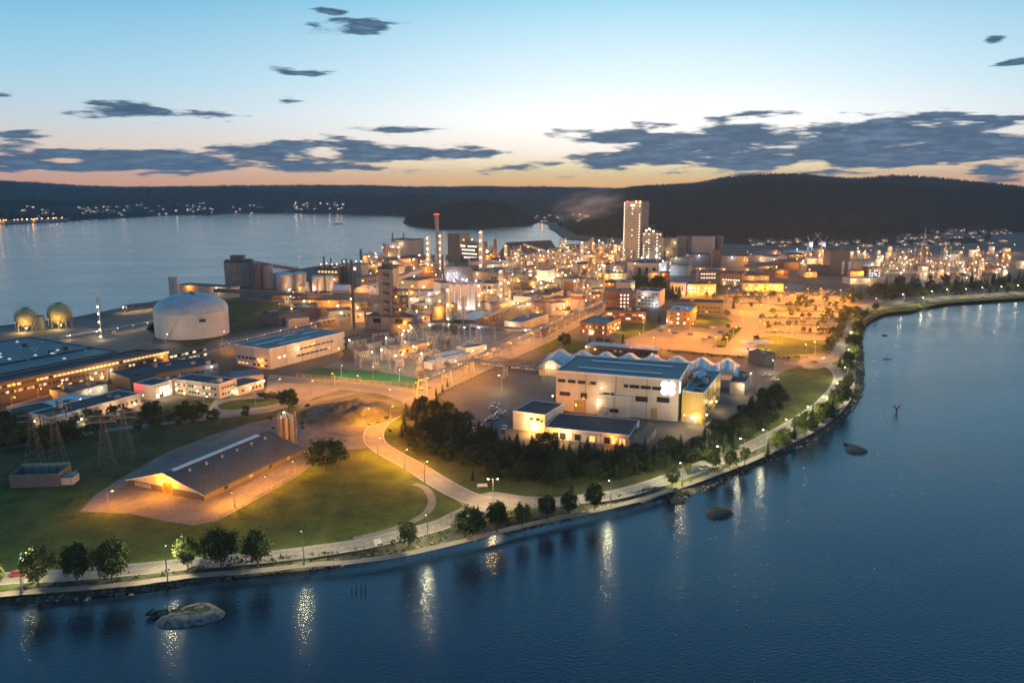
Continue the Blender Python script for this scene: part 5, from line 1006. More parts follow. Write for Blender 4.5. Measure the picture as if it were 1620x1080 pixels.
bld('blazing_white_works', 'white process block blazing with floodlights in mid plant', 'works', (866, 429), (878, 426), (849, 427), h=15, wall='white', roof='rgrey', units=3, win=(W1(f='f', rows=3, sp=3, w=2, h=2, lit=.8, col='white', z0=2, zs=4),), lamps=(('l', .2, 9, Wm, 2600, 3), ('l', .6, 5, Wm, 3600, 3), ('f', .3, 8, Wm, 2600, 3), ('f', .9, 4, Wm, 2000, 3), ('l', .9, 12, Wm, 1500, 3)))
bld('pale_office_block', 'pale three-storey block with dark top storey right of the white silos', 'office', (781, 450), (799, 444), (744, 448), h=13, wall='pale', roof='rtar', units=3, win=(W1(f='f', rows=3, sp=3, w=1.7, h=1.6, lit=.25, z0=2, zs=3.6), W1(f='l', rows=1, sp=5, w=3.5, h=2.4, lit=.9, col='white', z0=1, u0=4, u1=20), W1(f='l', rows=1, sp=4, w=2.6, h=5, lit=0, z0=6, u0=4, u1=26)), lamps=(('l', .85, 3, S_, 2600, 2), ('l', .95, 8, S_, 1500, 2), ('f', .8, 4, Wm, 900)))
bld('dark_roof_works', 'brown works with dark roof and square lit windows in the centre', 'works', (869, 467), (891, 459), (841, 463), h=9, wall='beige', roof='rtar', units=3, win=(W1(f='l', rows=1, sp=2.6, w=1.5, h=1.4, lit=.6, col='white', z0=5.5), W1(f='f', rows=1, sp=2.6, w=1.8, h=3, lit=.8, col='yellow', z0=2)), lamps=(('l', .4, 3, Wm, 1200, 2), ('l', .9, 3, Wm, 900, 2), ('f', .6, 3, S_, 1200, 2)))
bld('yellow_long_store', 'long low store with yellow lit wall left of the round banded tank', 'store', (866, 480), (904, 470), d=14, h=8, wall='beige', roof='rrust', win=(W1(rows=1, sp=4, w=2, h=3, lit=.9, col='yellow', z0=1.5, u0=8),), lamps=(('f', .06, 5, S_, 5200, 3), ('f', .4, 6, S_, 1600, 2.5), ('f', .7, 6, S_, 1600, 2.5), ('f', .95, 6, S_, 1200, 2.5)))
bt_, _ = tank('banded_tank', 'round brown and white banded tank beside the elevated pipe bridge', 914, 491, 11.6, 13.5, 'tank', n=32)
f = P(914, 491); rr = 11.6 * f.y / F; mb = MB(); mb.lathe([(rr + .15, 9), (rr + .15, 12)], 32); mb.obj('tank_band', B['rust'], bt_)
bld('striped_store', 'small dark-roofed store with glowing eaves left of centre', 'store', (790, 482), (812, 476), (769, 479), h=5, wall='pale', roof='rtar', lamps=(('f', .3, 4, S_, 1600, 1.6), ('f', .8, 4, S_, 1200, 1.6), ('l', .5, 3, S_, 900, 1.6)))
bld('windowed_store', 'pale two-storey store with a row of small windows, centre', 'store', (841, 471), (846, 468), (812, 469), h=8, wall='pale', roof='rgrey', units=2, win=(W1(f='l', rows=1, sp=2.4, w=1.3, h=1.5, lit=.2, z0=1.8),), lamps=(('l', .1, 3, Wm, 1500, 3), ('l', .35, 3, Wm, 1500, 3), ('l', .6, 3, Wm, 1500, 3), ('l', .85, 3, Wm, 1500, 3)))
bld('grey_frame_hall', 'big grey hall with recessed brown front behind the banded tank', 'hall', (945, 443), (958, 440), (889, 440), h=14, wall='grey', roof='rgrey', lamps=(('l', .85, 3, GRN, 2000, 3), ('f', .5, 8, Wm, 400)))
g_ = BLD[-1]; q = MB(); q.box(-.1, g_['d'] * .42, 1, -.02, g_['d'] * .93, 11); q.obj('recessed_front', B['rust'], g_)
bld('blue_roof_shed', 'low shed with pale blue sheet roof behind the substation', 'shed', (751, 506.5), (781, 493.5), (720, 504), h=5.5, wall='dgrey', roof='rblue', parapet=0)
bld('grey_low_hall', 'grey low flat hall beside the elevated pipe bridge', 'hall', (826, 511), (868, 497.5), (802, 507), h=6, wall='pale', roof='rgrey', units=2, lamps=(('l', .4, 4, Wm, 900, 1.5),))
bld('low_dark_store', 'low dark store under the pipe bridge left of the grey low hall', 'store', (700, 512), (720, 509), d=12, h=5, wall='dgrey', roof='rtar')
# elevated pipe bridge along the road
gallery('elevated_pipe_bridge', 'long elevated pipe bridge on trestles along the orange works road', [(668, 603, 7), (742, 570, 7), (800, 545, 7), (850, 522, 7), (900, 500, 8), (960, 474, 9), (985, 463, 9)], 4.5, 2.6, mat_='lmetal', truss=True, lights=17, lc=S_, power=1900, cat='pipe bridge', spacing=22)
gallery('cross_pipe_bridge', 'pipe bridge crossing over the yard to the wave roof hall', [(742, 570, 7), (800, 576, 7), (860, 582, 6)], 4, 2.4, mat_='dmetal', truss=True, cat='pipe bridge')
gallery('substation_pipe_bridge', 'thin pipe bridge skirting the back of the substation', [(645, 512, 6), (720, 515, 6), (800, 520, 6), (868, 524, 6)], 2.5, 1.2, mat_='rrust', cat='pipe bridge', lights=2, lc=COOL, power=800)
# office cluster ------------------------------------------------------
bld('blue_roof_brick_block', 'two-storey brick block with blue roof on the orange road', 'office', (960.6, 512.5), (982.6, 502.5), (910.4, 512), h=8.3, wall='brick', roof='rteal', units=3, win=(W1(f='l', rows=2, sp=2.2, w=.9, h=1.8, lit=.1, z0=1.2, zs=3.4), W1(f='f', rows=2, sp=2.6, w=1.6, h=1.4, lit=.5, col='warm', z0=1.2, zs=3.4)), doors=(('l', .35, 3, 2.6, 'trim'),), lamps=(('l', .4, 3, Wm, 600), ('f', .6, 3, Wm, 700, 2)))
bld('brick_tower_block', 'dark brick tower block with a grid of lit windows', 'office', (1001, 460.5), (1008, 457), (958, 460), h=15.5, wall='brick', roof='rteal', units=2, win=(W1(f='l', rows=4, sp=2.5, w=1.4, h=1.5, lit=.9, col='white', z0=2.0, zs=3.1, u0=11.5, u1=20),))
bld('white_office_tower', 'white four-storey office block right of the brick tower block', 'office', (1044, 462), (1052, 457), (1007, 460), h=13, wall='pale', roof='rtar', units=3, win=(W1(f='l', rows=4, sp=2.8, w=1.6, h=1.4, lit=.12, col='white', z0=1.4, zs=3),), lamps=(('l', .8, 3, Cl, 700, 2), ('l', .4, 11, Cl, 400)))
bld('small_white_office', 'small white block with flat roof behind the brick tower block', 'office', (998, 448.5), (1005, 445), (976, 447), h=8.5, wall='white', roof='rteal', units=1, lamps=(('f', .5, 5, Wm, 800),))
bld('brick_low_wing', 'low brick wing with lit window strips before the brick tower block', 'office', (1022, 494), (1029, 490), (957, 491), h=8, wall='brick', roof='rtar', units=3, win=(W1(f='l', rows=2, sp=4.5, w=3.4, h=1.1, lit=.55, col='white', z0=2, zs=3),), lamps=(('l', .05, 3, S_, 900), ('l', .95, 4, Wm, 400)))
bld('long_dark_office', 'long dark purple office block beside the parkway', 'office', (1144, 480), (1149, 476), (1062, 477), h=9.5, wall='dgrey', roof='rtar', units=4, win=(W1(f='l', rows=2, sp=3, w=1.6, h=1.4, lit=.04, z0=1.6, zs=3.4),))
bld('dark_office_front', 'dark block with glowing glass roof in front of the long dark office', 'office', (1092, 493), (1102, 484), (1057, 489), h=11, wall='brick2', roof='rblue', units=3, win=(W1(f='l', rows=3, sp=4, w=1.6, h=1.5, lit=.3, col='white', z0=1.5, zs=3.2),), lamps=(('l', .05, 4, Wm, 1100, 2), ('l', .95, 6, S_, 900, 2)))
# lit facade row
bld('beige_arcade_block', 'pale lit office with tall pilasters above the dark office', 'office', (1085, 449), (1089, 447), (1060, 448), h=11, wall='pale', roof='rgrey', win=(W1(f='l', rows=1, sp=2.4, w=1.2, h=4, lit=.1, z0=4),), lamps=(('l', .4, 2, Wm, 900, 2), ('l', .7, 2, Wm, 900, 2)))
bld('orange_office_block', 'orange lit three-storey office facing the green parkway', 'office', (1133, 450), (1138, 447), (1088, 450), h=10.5, wall='beige', roof='rtar', units=2, win=(W1(f='l', rows=2, sp=3.2, w=1.6, h=1.3, lit=.85, col='white', z0=3, zs=3.4),), lamps=(('l', .1, 3, S_, 1700, 3), ('l', .5, 3, S_, 1700, 3), ('l', .85, 3, S_, 1700, 3), ('l', .02, 8, 'blue', 300)))
bld('lit_row_block', 'brick block with one row of lit windows behind the orange office', 'office', (1135, 430), (1139, 428), (1106, 430), h=12, wall='brick', roof='rtar', units=2, win=(W1(f='l', rows=2, sp=2.6, w=1.6, h=1.4, lit=.8, col='white', z0=5, zs=4),))
bld('lit_row_block_right', 'wide brick block with one row of pink lit windows', 'office', (1174, 434), (1178, 431), (1138, 434), h=11, wall='brick', roof='rtar', win=(W1(f='l', rows=1, sp=2.4, w=1.5, h=1.4, lit=.95, col='white', z0=4),), lamps=(('l', .2, 2, Wm, 800, 2), ('l', .7, 2, Wm, 800, 2)))
bld('long_yellow_office', 'long low yellow-lit office with columns beyond the parkway', 'office', (1240, 449), (1244, 447), (1175, 448), h=7.5, wall='beige', roof='rteal', win=(W1(f='l', rows=1, sp=4, w=2.4, h=1.2, lit=.8, col='white', z0=5), W1(f='l', rows=1, sp=4, w=1.6, h=2.6, lit=.5, col='yellow', z0=1)), lamps=(('l', .2, 3, S_, 1500, 3), ('l', .45, 3, S_, 2500, 3), ('l', .65, 3, S_, 2500, 3), ('l', .9, 3, S_, 2500, 3)))
bld('yellow_store_row', 'low yellow-lit store behind the long yellow office', 'store', (1217, 436), (1221, 434), (1177, 436), h=5, wall='beige', roof='rtar', lamps=(('l', .3, 3, S_, 1800, 3), ('l', .85, 3, S_, 1800, 3)))
# white turbine hall, halls, silos
bld('white_turbine_hall', 'white hall with tall dark bays beyond the office blocks', 'hall', (1043, 418), (1060, 412), (989, 417), h=15, wall='white', roof='rtar', units=6, win=(W1(f='l', rows=1, sp=8, w=3.4, h=9, lit=0, z0=2),), lamps=(('f', .1, 18, COOL, 2600, 3),))
for i, x in enumerate((1002, 1051)): column_tower('roof_stack', ['dark stack left above the white turbine hall', 'dark stack right above the white turbine hall'][i], x, 425, 396, .9, 'dmetal', lights=0, ladder=False, cat='stack', group='turbine hall stacks')
tank('white_drum', 'white drum tank behind the white turbine hall', 1032, 411, 9, 6, 'tank', n=24)
bld('green_roof_hall', 'dark stepped hall with green-grey roofs right of the white turbine hall', 'hall', (1062, 408), (1090, 409), d=24, h=17, wall='grey', roof='rteal', units=3, lamps=(('f', .3, 17.5, GRN, 600, 2),))
bld('green_roof_hall_low', 'low stepped front of the dark green-roofed hall', 'hall', (1060, 420), (1090, 421), d=14, h=11, wall='grey', roof='rteal', lamps=(('f', .02, 6, COOL, 3500, 4),))
bld('grey_hall', 'grey ribbed hall beneath the dark silo block', 'hall', (1091, 403), (1127, 403), d=22, h=16, wall='grey', roof='rtar', units=2, lamps=(('f', .4, 15, COOL, 400, 2),))
bld('grey_hall_right', 'grey ribbed hall right of the dark silo block', 'hall', (1141, 405), (1184, 406), d=22, h=14, wall='grey', roof='rtar', units=2, lamps=(('f', .4, 13, COOL, 400, 2), ('f', .97, 10, S_, 900, 3)))
bld('dark_service_tower', 'dark narrow service tower between the two grey ribbed halls', 'tower', (1128, 397), (1140, 397), d=12, h=22, wall='dgrey', roof='dark')
bld('pale_gable_hall', 'pale gabled hall with conveyor beyond the grey halls', 'hall', (1184, 403), (1228, 407), d=22, h=8, gable=3, wall='white', roof='rgrey', lamps=(('f', .98, 5, COOL, 2200, 3), ('f', .5, 5, Wm, 900, 3)))
for i, x in enumerate((1092, 1103, 1114, 1125, 1137)): tank('concrete_silo', ['first', 'second', 'third', 'fourth', 'fifth'][i] + ' from left in the row of dark concrete silos right of the lit tower', x, 408, 6, 30, 'dgrey' if i > 0 else 'conc', n=20, group='concrete silo row')
bld('silo_headhouse', 'pale flat headhouse slab over the dark concrete silo row', 'headhouse', (1095, 374), (1128, 375), d=10, h=33, wall='grey', roof='rgrey', parapet=0)
bld('pale_silo_block', 'pale block of silos with sloping conveyor left of the dark silo row', 'silos', (1050, 377), (1072, 377), d=18, h=26, wall='beige', roof='rgrey', units=3, lamps=(('f', .3, 6, Wm, 1500, 3), ('f', .8, 20, Wm, 700)))
tank('round_silo', 'round dark silo with flat top left of the dark silo row', 1078, 408, 8, 30, 'conc', n=24)
gallery('dark_conveyor', 'thin dark conveyor sloping across the pale silo block', [(1048, 380, 22), (1084, 394, 10)], 2.5, 2, mat_='dark', legs=False)
# prilling tower -----------------------------------------------------
def lit_tower(name, label, x0, x1, yb, yt, d, cols, rows, wall='conc'):
    t = bld(name, label, 'tower', (x0, yt), (x1, yt + .3), d=d, h=hgt(x0, yb, yt), wall=wall, roof='dark', parapet=1.5, units=3); h = hgt(x0, yb, yt)
    for c_, (n, pr) in cols:
        mb = MB(); 
        for i in range(n):
            if R.random() < pr: z = 4 + (h - 6) * i / (n - 1); mb.ico((c_ * t['w'], -.5, z), .5, 1)
        if mb.v: tag(mb.obj('facade_lamps', E['dots'], t), kind='stuff')
    return t, h
pt, ph = lit_tower('prilling_tower', 'tallest building, pale tower outlined by strings of lamps', 988, 1015, 410, 319, 26, ((0.02, (22, 1)), (.5, (11, .6)), (.92, (20, .85))), 0)
for z in range(8): light((.0 * pt['w'], -9, 6 + z * 10), 'ffd9b0', 170, pt); light((.8 * pt['w'], -9, 6 + z * 10), 'ffd9b0', 170, pt)
light((.4 * pt['w'], -22, 4), 'ff9a4a', 3500, pt)
for x, c_ in ((.45, WARM), (.58, WARM), (.7, SOD), (.85, 'red'), (.95, SOD), (.2, 'red')): put('lamp', bulb_mesh(c_, .9), pt, (x * pt['w'], -1, ph - (5 if c_ == WARM else 0))); 
light((.5 * pt['w'], -5, ph - 4), 'ffe0b0', 1500, pt)
# block emblem high on the wall
q = MB(); q.box(pt['w'] * .36, -.3, ph * .77, pt['w'] * .56, -.02, ph * .86); q.obj('wall_emblem', B['dgrey'], pt); q = MB(); q.tube((pt['w'] * .40, -.5, ph * .83), (pt['w'] * .46, -.5, ph * .79), .6, 5); q.tube((pt['w'] * .52, -.5, ph * .85), (pt['w'] * .46, -.5, ph * .79), .6, 5); q.obj('emblem_mark', B['trim'], pt)
st, sh = lit_tower('prilling_side_tower', 'lower lamp-dotted block on the right of the tallest tower', 1016, 1048, 412, 368, 22, ((.1, (9, .9)), (.35, (9, .8)), (.75, (8, 1)), (.9, (7, .6))), 0)
for x, z, pw in ((.2, sh + 3, 900), (.35, sh + 5, 900), (.55, sh + 2, 700), (.75, 16, 900), (.75, 6, 900), (.3, 5, 1400)): put('lamp', bulb_mesh(WARM, 1.0), st, (x * st['w'], -2, z)); light((x * st['w'], -9, z), 'ffdcae', pw * .5, st)
frame_tower('side_tower_frame', 'steelwork and pipes crowning the lamp-dotted block', 1020, 1036, 412, 357, 10, lights=3, power=700)
# right hand plant ----------------------------------------------------
bld('dark_twin_block', 'tall dark twin block right of the cranes', 'tower', (1315, 397), (1346, 397), d=22, h=27, wall='dgrey', roof='dark', units=2, parapet=1)
for i, x in enumerate((1331, 1341)): tank('pale_silo', ['left pale silo before the dark twin block', 'right pale silo before the dark twin block'][i], x, 434, 4.6, 15, 'tank', n=18, group='pale silo pair')
bld('dark_long_hall', 'dark low hall left of the dark twin block', 'hall', (1287, 421), (1314, 421), d=20, h=9, wall='dgrey', roof='rtar', units=2)
bld('dark_pitched_hall', 'dark pitched hall in front of the harbour', 'hall', (1240, 416), (1266, 414), d=22, h=9, gable=3, wall='rust', roof='rtar')
bld('glowing_orange_store', 'store glowing deep orange right of the dark twin block', 'store', (1345, 429), (1367, 429.5), d=12, h=8, wall='beige', roof='rrust', lamps=(('f', .3, 6, S_, 3500, 3), ('f', .85, 8, S_, 3500, 3)))
bld('lit_brick_office', 'brick block with rows of tiny lit windows on the right', 'office', (1373, 424), (1396, 424), d=14, h=11, wall='brick2', roof='rteal', win=(W1(rows=3, sp=2.4, w=1.3, h=1.2, lit=.6, col='white', z0=1.5, zs=3),), lamps=(('f', .5, 4, Cl, 1200, 3),))
bld('parkside_pale_hall', 'pale low hall beyond the right car park', 'hall', (1345, 441), (1400, 440), d=14, h=6, wall='pale', roof='rgrey', lamps=(('f', .1, 5, Wm, 1500, 3), ('f', .5, 5, Wm, 1200, 3)))
ms, mh, mr = column_tower('mast_chimney', 'grey chimney topped by a thin mast on the right', 1458, 429, 386, 2.5, 'conc', lights=0, ladder=False, cat='chimney', n=18)
q = MB(); q.lathe([(3.6, mh - 1), (3.6, mh + .6)], 16); q.obj('platform', B['trim'], ms); q = MB(); q.tube((0, 0, mh), (0, 0, hgt(1458, 429, 361)), .7, 6, .3); q.obj('mast', B['lmetal'], ms)
bld('green_lit_container', 'green container block before the refinery lights', 'container', (1519, 437), (1535, 437), d=8, h=6, wall='dgrey', roof='turf' if 'turf' in B else 'rteal', lamps=(('f', .5, 5, GRN, 900, 3),))
gallery('white_pipe_rack', 'bright white pipe rack slanting through the refinery', [(1552, 443, 5), (1540, 436, 5), (1527, 429, 5)], 4, 2, mat_='trim', truss=True, lights=6, lc=Wm, power=800, cat='pipe rack')
for i in range(16):
    x = 1405 + i * 12.6 + R.uniform(-4, 4); yb = R.uniform(420, 437); yt = yb - R.uniform(14, 36)
    frame_tower('process_unit', 'steel process unit with vessels and lamps, ' + ['just left of', 'close beside', 'well right of', 'far right of'][min(3, i // 4)] + ' the mast chimney, ' + ['squat', 'slender', 'tall', 'wide'][i % 4], x, x + R.uniform(7, 13), yb, yt, 9, lights=R.choice([2, 3, 4]), lc=R.choice([Wm, S_, S_]), power=550, fill=7, col='lmetal')
for i, (x, yb, yt) in enumerate(((1549, 441, 410), (1515, 436, 398), (1498, 436, 404), (1540, 430, 402), (1428, 430, 408))): column_tower('process_column', 'steel column number' and ['grey-blue banded column in the refinery', 'tall thin column above the green container', 'steel column left of the green container', 'steel column behind the white pipe rack', 'short column left of the mast chimney'][i], x, yb, yt, 1.6, 'steel', lights=3, power=450, lr=.45)
# harbour cranes
for i, x in enumerate((1281, 1302)):
    p = P(x, 402); t = thing('harbour_crane', ['left white floodlit harbour crane', 'right white harbour crane beside the twin block'][i], 'crane', (p.x, p.y, 0), i * 2.6, 'harbour cranes')
    mb = MB(); [mb.tube((sx * 4, sy * 4, 0), (sx * 2, sy * 2, 14), .4, 4) for sx in (-1, 1) for sy in (-1, 1)]; mb.obj('leg_frame', B['trim'], t); mb = MB(); mb.box(-3, -3, 14, 3, 3, 18); mb.obj('cab', B['trim'], t); mb = MB(); mb.tube((0, 0, 16), (14, 0, 32), .45, 4); mb.tube((0, 0, 18), (-5, 0, 26), .4, 4); mb.tube((-5, 0, 26), (14, 0, 32), .15, 3); mb.obj('jib', B['lmetal'], t)
    put('lamp', bulb_mesh(COOL, 1.1), t, (0, -4, 13)); light((0, -8, 12), 'f2f6ff', 5200, t, .5)
# ------------------------------------------------------------------ trees
def leafmat(name, c1, c2, scale=0.6):
    m = mat(name, c1, 0.85, scale=scale, detail=2, col2=c2, spec=0.15); return m
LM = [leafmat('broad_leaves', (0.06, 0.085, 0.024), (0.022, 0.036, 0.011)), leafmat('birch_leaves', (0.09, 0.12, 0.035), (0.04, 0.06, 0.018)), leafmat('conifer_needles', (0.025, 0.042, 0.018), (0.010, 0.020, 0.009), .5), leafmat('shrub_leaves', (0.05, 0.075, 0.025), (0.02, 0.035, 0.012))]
BARK = mat('bark', (0.09, 0.07, 0.05), 0.95, var=.5, scale=2)
def leaf_blob(seed, rx, rz, z0, nclus, per, size, mat_, squash=1.0, shell=0.55):
    r = random.Random(seed); mb = MB()
    for k in range(nclus):
        while True:
            v = Vector((r.uniform(-1, 1), r.uniform(-1, 1), r.uniform(-1, 1)))
            if shell < v.length < 1: break
        wv = 1 + .25 * mnoise.noise(v * 1.7 + Vector((seed, 0, 0))); c_ = Vector((v.x * rx * wv, v.y * rx * wv, z0 + rz + v.z * rz * (wv if v.z > 0 else .85))); cr = rx * r.uniform(.16, .30)
        for j in range(per):
            q = c_ + Vector((r.gauss(0, cr * .6), r.gauss(0, cr * .6), r.gauss(0, cr * .5))); s_ = size * r.uniform(.6, 1.4)
            n = Vector((r.gauss(0, 1), r.gauss(0, 1), r.gauss(.5, 1))).normalized(); u = n.orthogonal().normalized() * s_; w = n.cross(u) * .8
            mb.add([q - u - w * .3, q - w, q + u, q + w], [(0, 1, 2, 3)])
    return mb.mesh('crown', mat_)
def broad_proto(seed, h, w, lm, nclus=95, per=30, size=.24, trunk=.2):
    mb = MB(); r = random.Random(seed); zt = h * trunk; pts = [(0, 0, 0), (r.uniform(-.15, .15), r.uniform(-.15, .15), zt), (r.uniform(-.3, .3), r.uniform(-.3, .3), h * .75)]
    mb.tube(pts[0], pts[1], h * .022, 7, h * .016); mb.tube(pts[1], pts[2], h * .016, 6, h * .004)
    for i in range(7): a = i * 2.4; z = zt + (h * .45) * i / 7; mb.tube((0, 0, z), (w * .36 * math.cos(a), w * .36 * math.sin(a), z + h * .16), h * .009, 4, h * .003)
    return leaf_blob(seed, w / 2, (h - zt) / 2, zt, nclus, per, size, lm), mb.mesh('trunk', BARK)
def con_proto(seed, h, w, dens=1.0, lm=None):
    r = random.Random(seed); mb = MB(); n = int(15 * dens)
    for k in range(n):
        t = k / n; z = h * (.06 + .92 * t); rr = w / 2 * (1 - t) ** .8 * r.uniform(.8, 1.12) + .08; m_ = max(5, int(11 * (1 - t * .6) * dens))
        for j in range(m_):
            a = 2 * pi * (j + r.random()) / m_; L_ = rr * r.uniform(.7, 1.1); ca, sa = math.cos(a), math.sin(a); dz = -L_ * r.uniform(.15, .5); zz = z + r.uniform(-.25, .25)
            wd = L_ * .30 + .12
            for f0, f1 in ((.12, .6), (.5, 1.0)):
                p0 = Vector((ca * L_ * f0, sa * L_ * f0, zz + dz * f0)); p1 = Vector((ca * L_ * f1, sa * L_ * f1, zz + dz * f1 + .1)); s_ = Vector((-sa, ca, 0)) * wd * (1.0 if f0 < .3 else .6)
                mb.add([p0 - s_ * .4, p0.lerp(p1, .6) - s_ + Vector((0, 0, -.18)), p1, p0.lerp(p1, .6) + s_ + Vector((0, 0, -.18)), p0 + s_ * .4], [(0, 1, 2, 3, 4)])
    mb.add([(-.09, 0, h * .9), (.09, 0, h * .9), (0, 0, h * 1.03)], [(0, 1, 2)]); mb.add([(0, -.09, h * .9), (0, .09, h * .9), (0, 0, h * 1.03)], [(0, 1, 2)])
    tb = MB(); tb.tube((0, 0, 0), (0, 0, h * .85), h * .016, 6, .03)
    return mb.mesh('crown', lm or LM[2]), tb.mesh('trunk', BARK)
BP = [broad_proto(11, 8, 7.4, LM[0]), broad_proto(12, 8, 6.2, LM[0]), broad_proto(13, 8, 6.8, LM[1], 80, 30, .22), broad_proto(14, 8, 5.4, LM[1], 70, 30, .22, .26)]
FP = [broad_proto(21, 8, 7, LM[0], 40, 14, .46, .12), broad_proto(22, 8, 6, LM[3], 38, 14, .46, .1), broad_proto(23, 8, 7.6, LM[0], 40, 14, .46, .08)]
WP = [broad_proto(51, 9, 7.5, LM[2], 70, 22, .3, .1), broad_proto(52, 9, 6, LM[2], 60, 22, .3, .15)]
SP = [(leaf_blob(31, 1.0, .75, 0, 18, 14, .16, LM[3]), None), (leaf_blob(32, 1.0, .6, 0, 18, 14, .16, LM[3]), None)]
CP = [con_proto(41, 9, 4.2), con_proto(42, 9, 3.6), con_proto(43, 9, 5.0), con_proto(44, 9, 4.6, 1.2)]
def tree(proto, px, py, h, label, group, base_h=8.0, cat='tree', name='broadleaf_tree', wf=1.0, at=None, zb=0.0):
    p = at if at is not None else P(px, py); s_ = h / base_h; t = thing(name, label, cat, (p[0], p[1], zb), R.uniform(0, 6.28), group); t.scale = (s_ * wf, s_ * wf, s_)
    put('crown', proto[0], t)
    if proto[1]: put('trunk', proto[1], t)
    return t
def hp(px, yb, yt): return hgt(px, yb, yt)
# row along the river, left to right
row = [(-6, 935, 890, 3, 'pale lit'), (62, 930, 868, 2, ''), (122, 925, 862, 1, ''), (178, 922, 856, 0, ''), (297, 906, 846, 3, ''), (350, 901, 836, 0, ''), (408, 899, 842, 1, ''), (646, 870, 823, 3, ''), (743, 853, 803, 0, ''), (786, 841, 795, 1, ''),
       (826, 834, 796, 2, ''), (865, 822, 783, 0, ''), (900, 813, 779, 0, ''), (940, 808, 765, 1, ''), (1063, 771, 739, 2, ''), (1088, 752, 733, 3, ''), (1155, 742, 710, 1, ''), (1178, 735, 706, 3, ''), (1128, 742, 712, 1, '')]
names = ['half-cut pale lamplit tree at the left edge by the river road', 'bushy tree with lamplit left side, second from the left edge', 'dark spreading tree, third from the left edge by the river', 'dark rounded tree with visible trunk right of the third one', 'tree with bright yellow lamplit side beside the river lamp', 'broad dark tree between two others below the gravel yard', 'full dark tree just left of the open stretch of road', 'slender tree with golden lamplit crown by the crossing', 'widest dark round tree at the road junction',
         'upright tree in front of the round traffic island', 'small round tree right of the traffic island', 'dark tree fourth along the verge after the junction', 'small dark tree fifth along the verge after the junction', 'tall open tree at the end of the verge row', 'small tree with lit top beside the lamp where the road narrows', 'glowing yellow-green tree behind the lamp where the road narrows', 'dark shore tree beside the floodlit path bend', 'bright lime lamplit tree at the path bend', 'dark drooping tree left of the path bend']
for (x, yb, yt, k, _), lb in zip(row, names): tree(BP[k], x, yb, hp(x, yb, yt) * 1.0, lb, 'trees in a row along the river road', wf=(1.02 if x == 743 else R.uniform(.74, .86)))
tree(BP[0], 516, 744, hp(516, 744, 697), 'large round bush-like tree glowing from inside at the yard corner', None, wf=1.35); light(tuple(P(516, 746) + Vector((-2, -3, 3.5))), SOD, 500)
tree(BP[1], 457, 650, hp(457, 650, 616), 'lone dark tree on the lit lawn before the white office', None, wf=1.05)
tree(FP[1], 388, 660, 5, 'dark rounded bush on the verge left of the lone tree', None); tree(FP[0], 337, 670, 6.5, 'dark bush alone by the side road', None)
for i in range(7): tree(SP[i % 2], 415 + i * 7, 628 + (i % 2) * 3, 2.6, 'dark clipped shrub in the row beside the low link building', 'shrubs beside the low link building', 1.4, 'shrub', 'shrub')
# the conifer wood
wood = [(636, 698), (632, 672), (640, 650), (660, 634), (692, 640), (742, 668), (770, 690), (800, 705), (850, 712), (920, 716), (1000, 722), (1052, 716), (1100, 702), (1150, 676), (1188, 640), (1215, 622), (1240, 634), (1222, 672), (1178, 706), (1120, 728), (1050, 742), (980, 758), (900, 770), (830, 768), (770, 752), (720, 735), (670, 722)]
def inside(x, y, poly):
    r = False; n = len(poly); j = n - 1
    for i in range(n):
        if (poly[i][1] > y) != (poly[j][1] > y) and x < (poly[j][0] - poly[i][0]) * (y - poly[i][1]) / (poly[j][1] - poly[i][1]) + poly[i][0]: r = not r
        j = i
    return r
wp_ = [(v.x, v.y) for v in G(*wood)]; xs = [p[0] for p in wp_]; ys = [p[1] for p in wp_]; put_ = []; tries = 0
while len(put_) < 296 and tries < 30000:
    tries += 1; x, y = R.uniform(min(xs), max(xs)), R.uniform(min(ys), max(ys))
    if not inside(x, y, wp_) or any((x - a) ** 2 + (y - b) ** 2 < 3.0 ** 2 for a, b in put_): continue
    put_.append((x, y))
    h = R.choice([R.uniform(4.2, 6.2), R.uniform(5.4, 8.2)]) * (.74 if x < -14 else 1.0)
    side_ = 'left of the car park' if x < -8 else ('in front of the long low workshop' if x < 55 else 'between the hall forecourt and the river road')
    tree(CP[R.randrange(4)] if R.random() < .72 else WP[R.randrange(2)], 0, 0, h, 'dark tree in the dense wood ' + side_, 'dense wood ' + side_, 9.0, name='conifer', at=(x, y), wf=R.uniform(1.25, 1.75))
for x, yb in ((700, 620), (690, 626), (708, 612), (748, 760), (905, 778)): tree(CP[1], x, yb, 5, 'small dark conifer straggling beyond the edge of the wood', 'straggling conifers', 9.0, name='conifer')
# trees along the right shore path
sh = [(1214, 722), (1228, 708), (1240, 700), (1256, 694), (1262, 684), (1275, 684), (1284, 674), (1300, 670), (1305, 656), (1316, 660), (1322, 646), (1333, 640), (1338, 628), (1330, 622), (1342, 616), (1346, 604), (1338, 594), (1346, 590), (1328, 580), (1342, 578), (1347, 570), (1352, 560), (1346, 552), (1354, 545), (1349, 538), (1356, 530), (1352, 520), (1360, 514), (1366, 505), (1355, 502), (1372, 497), (1385, 492)]
for i, (x, y) in enumerate(sh): tree((CP[i % 4] if i % 3 == 0 else BP[i % 3]), x, y, R.uniform(6, 10), 'dark tree in the thick row between the shore road and the river', 'trees along the right shore road', name='shore_tree')
for (x, y, lb) in ((1240, 712, 'yellow-green lamplit tree low on the shore slope'), (1288, 668, 'bright lime lamplit tree midway up the shore road'), (1341, 588, 'lamplit green tree just below the roundabout')): tree(BP[2], x, y, 6.5, lb, None)
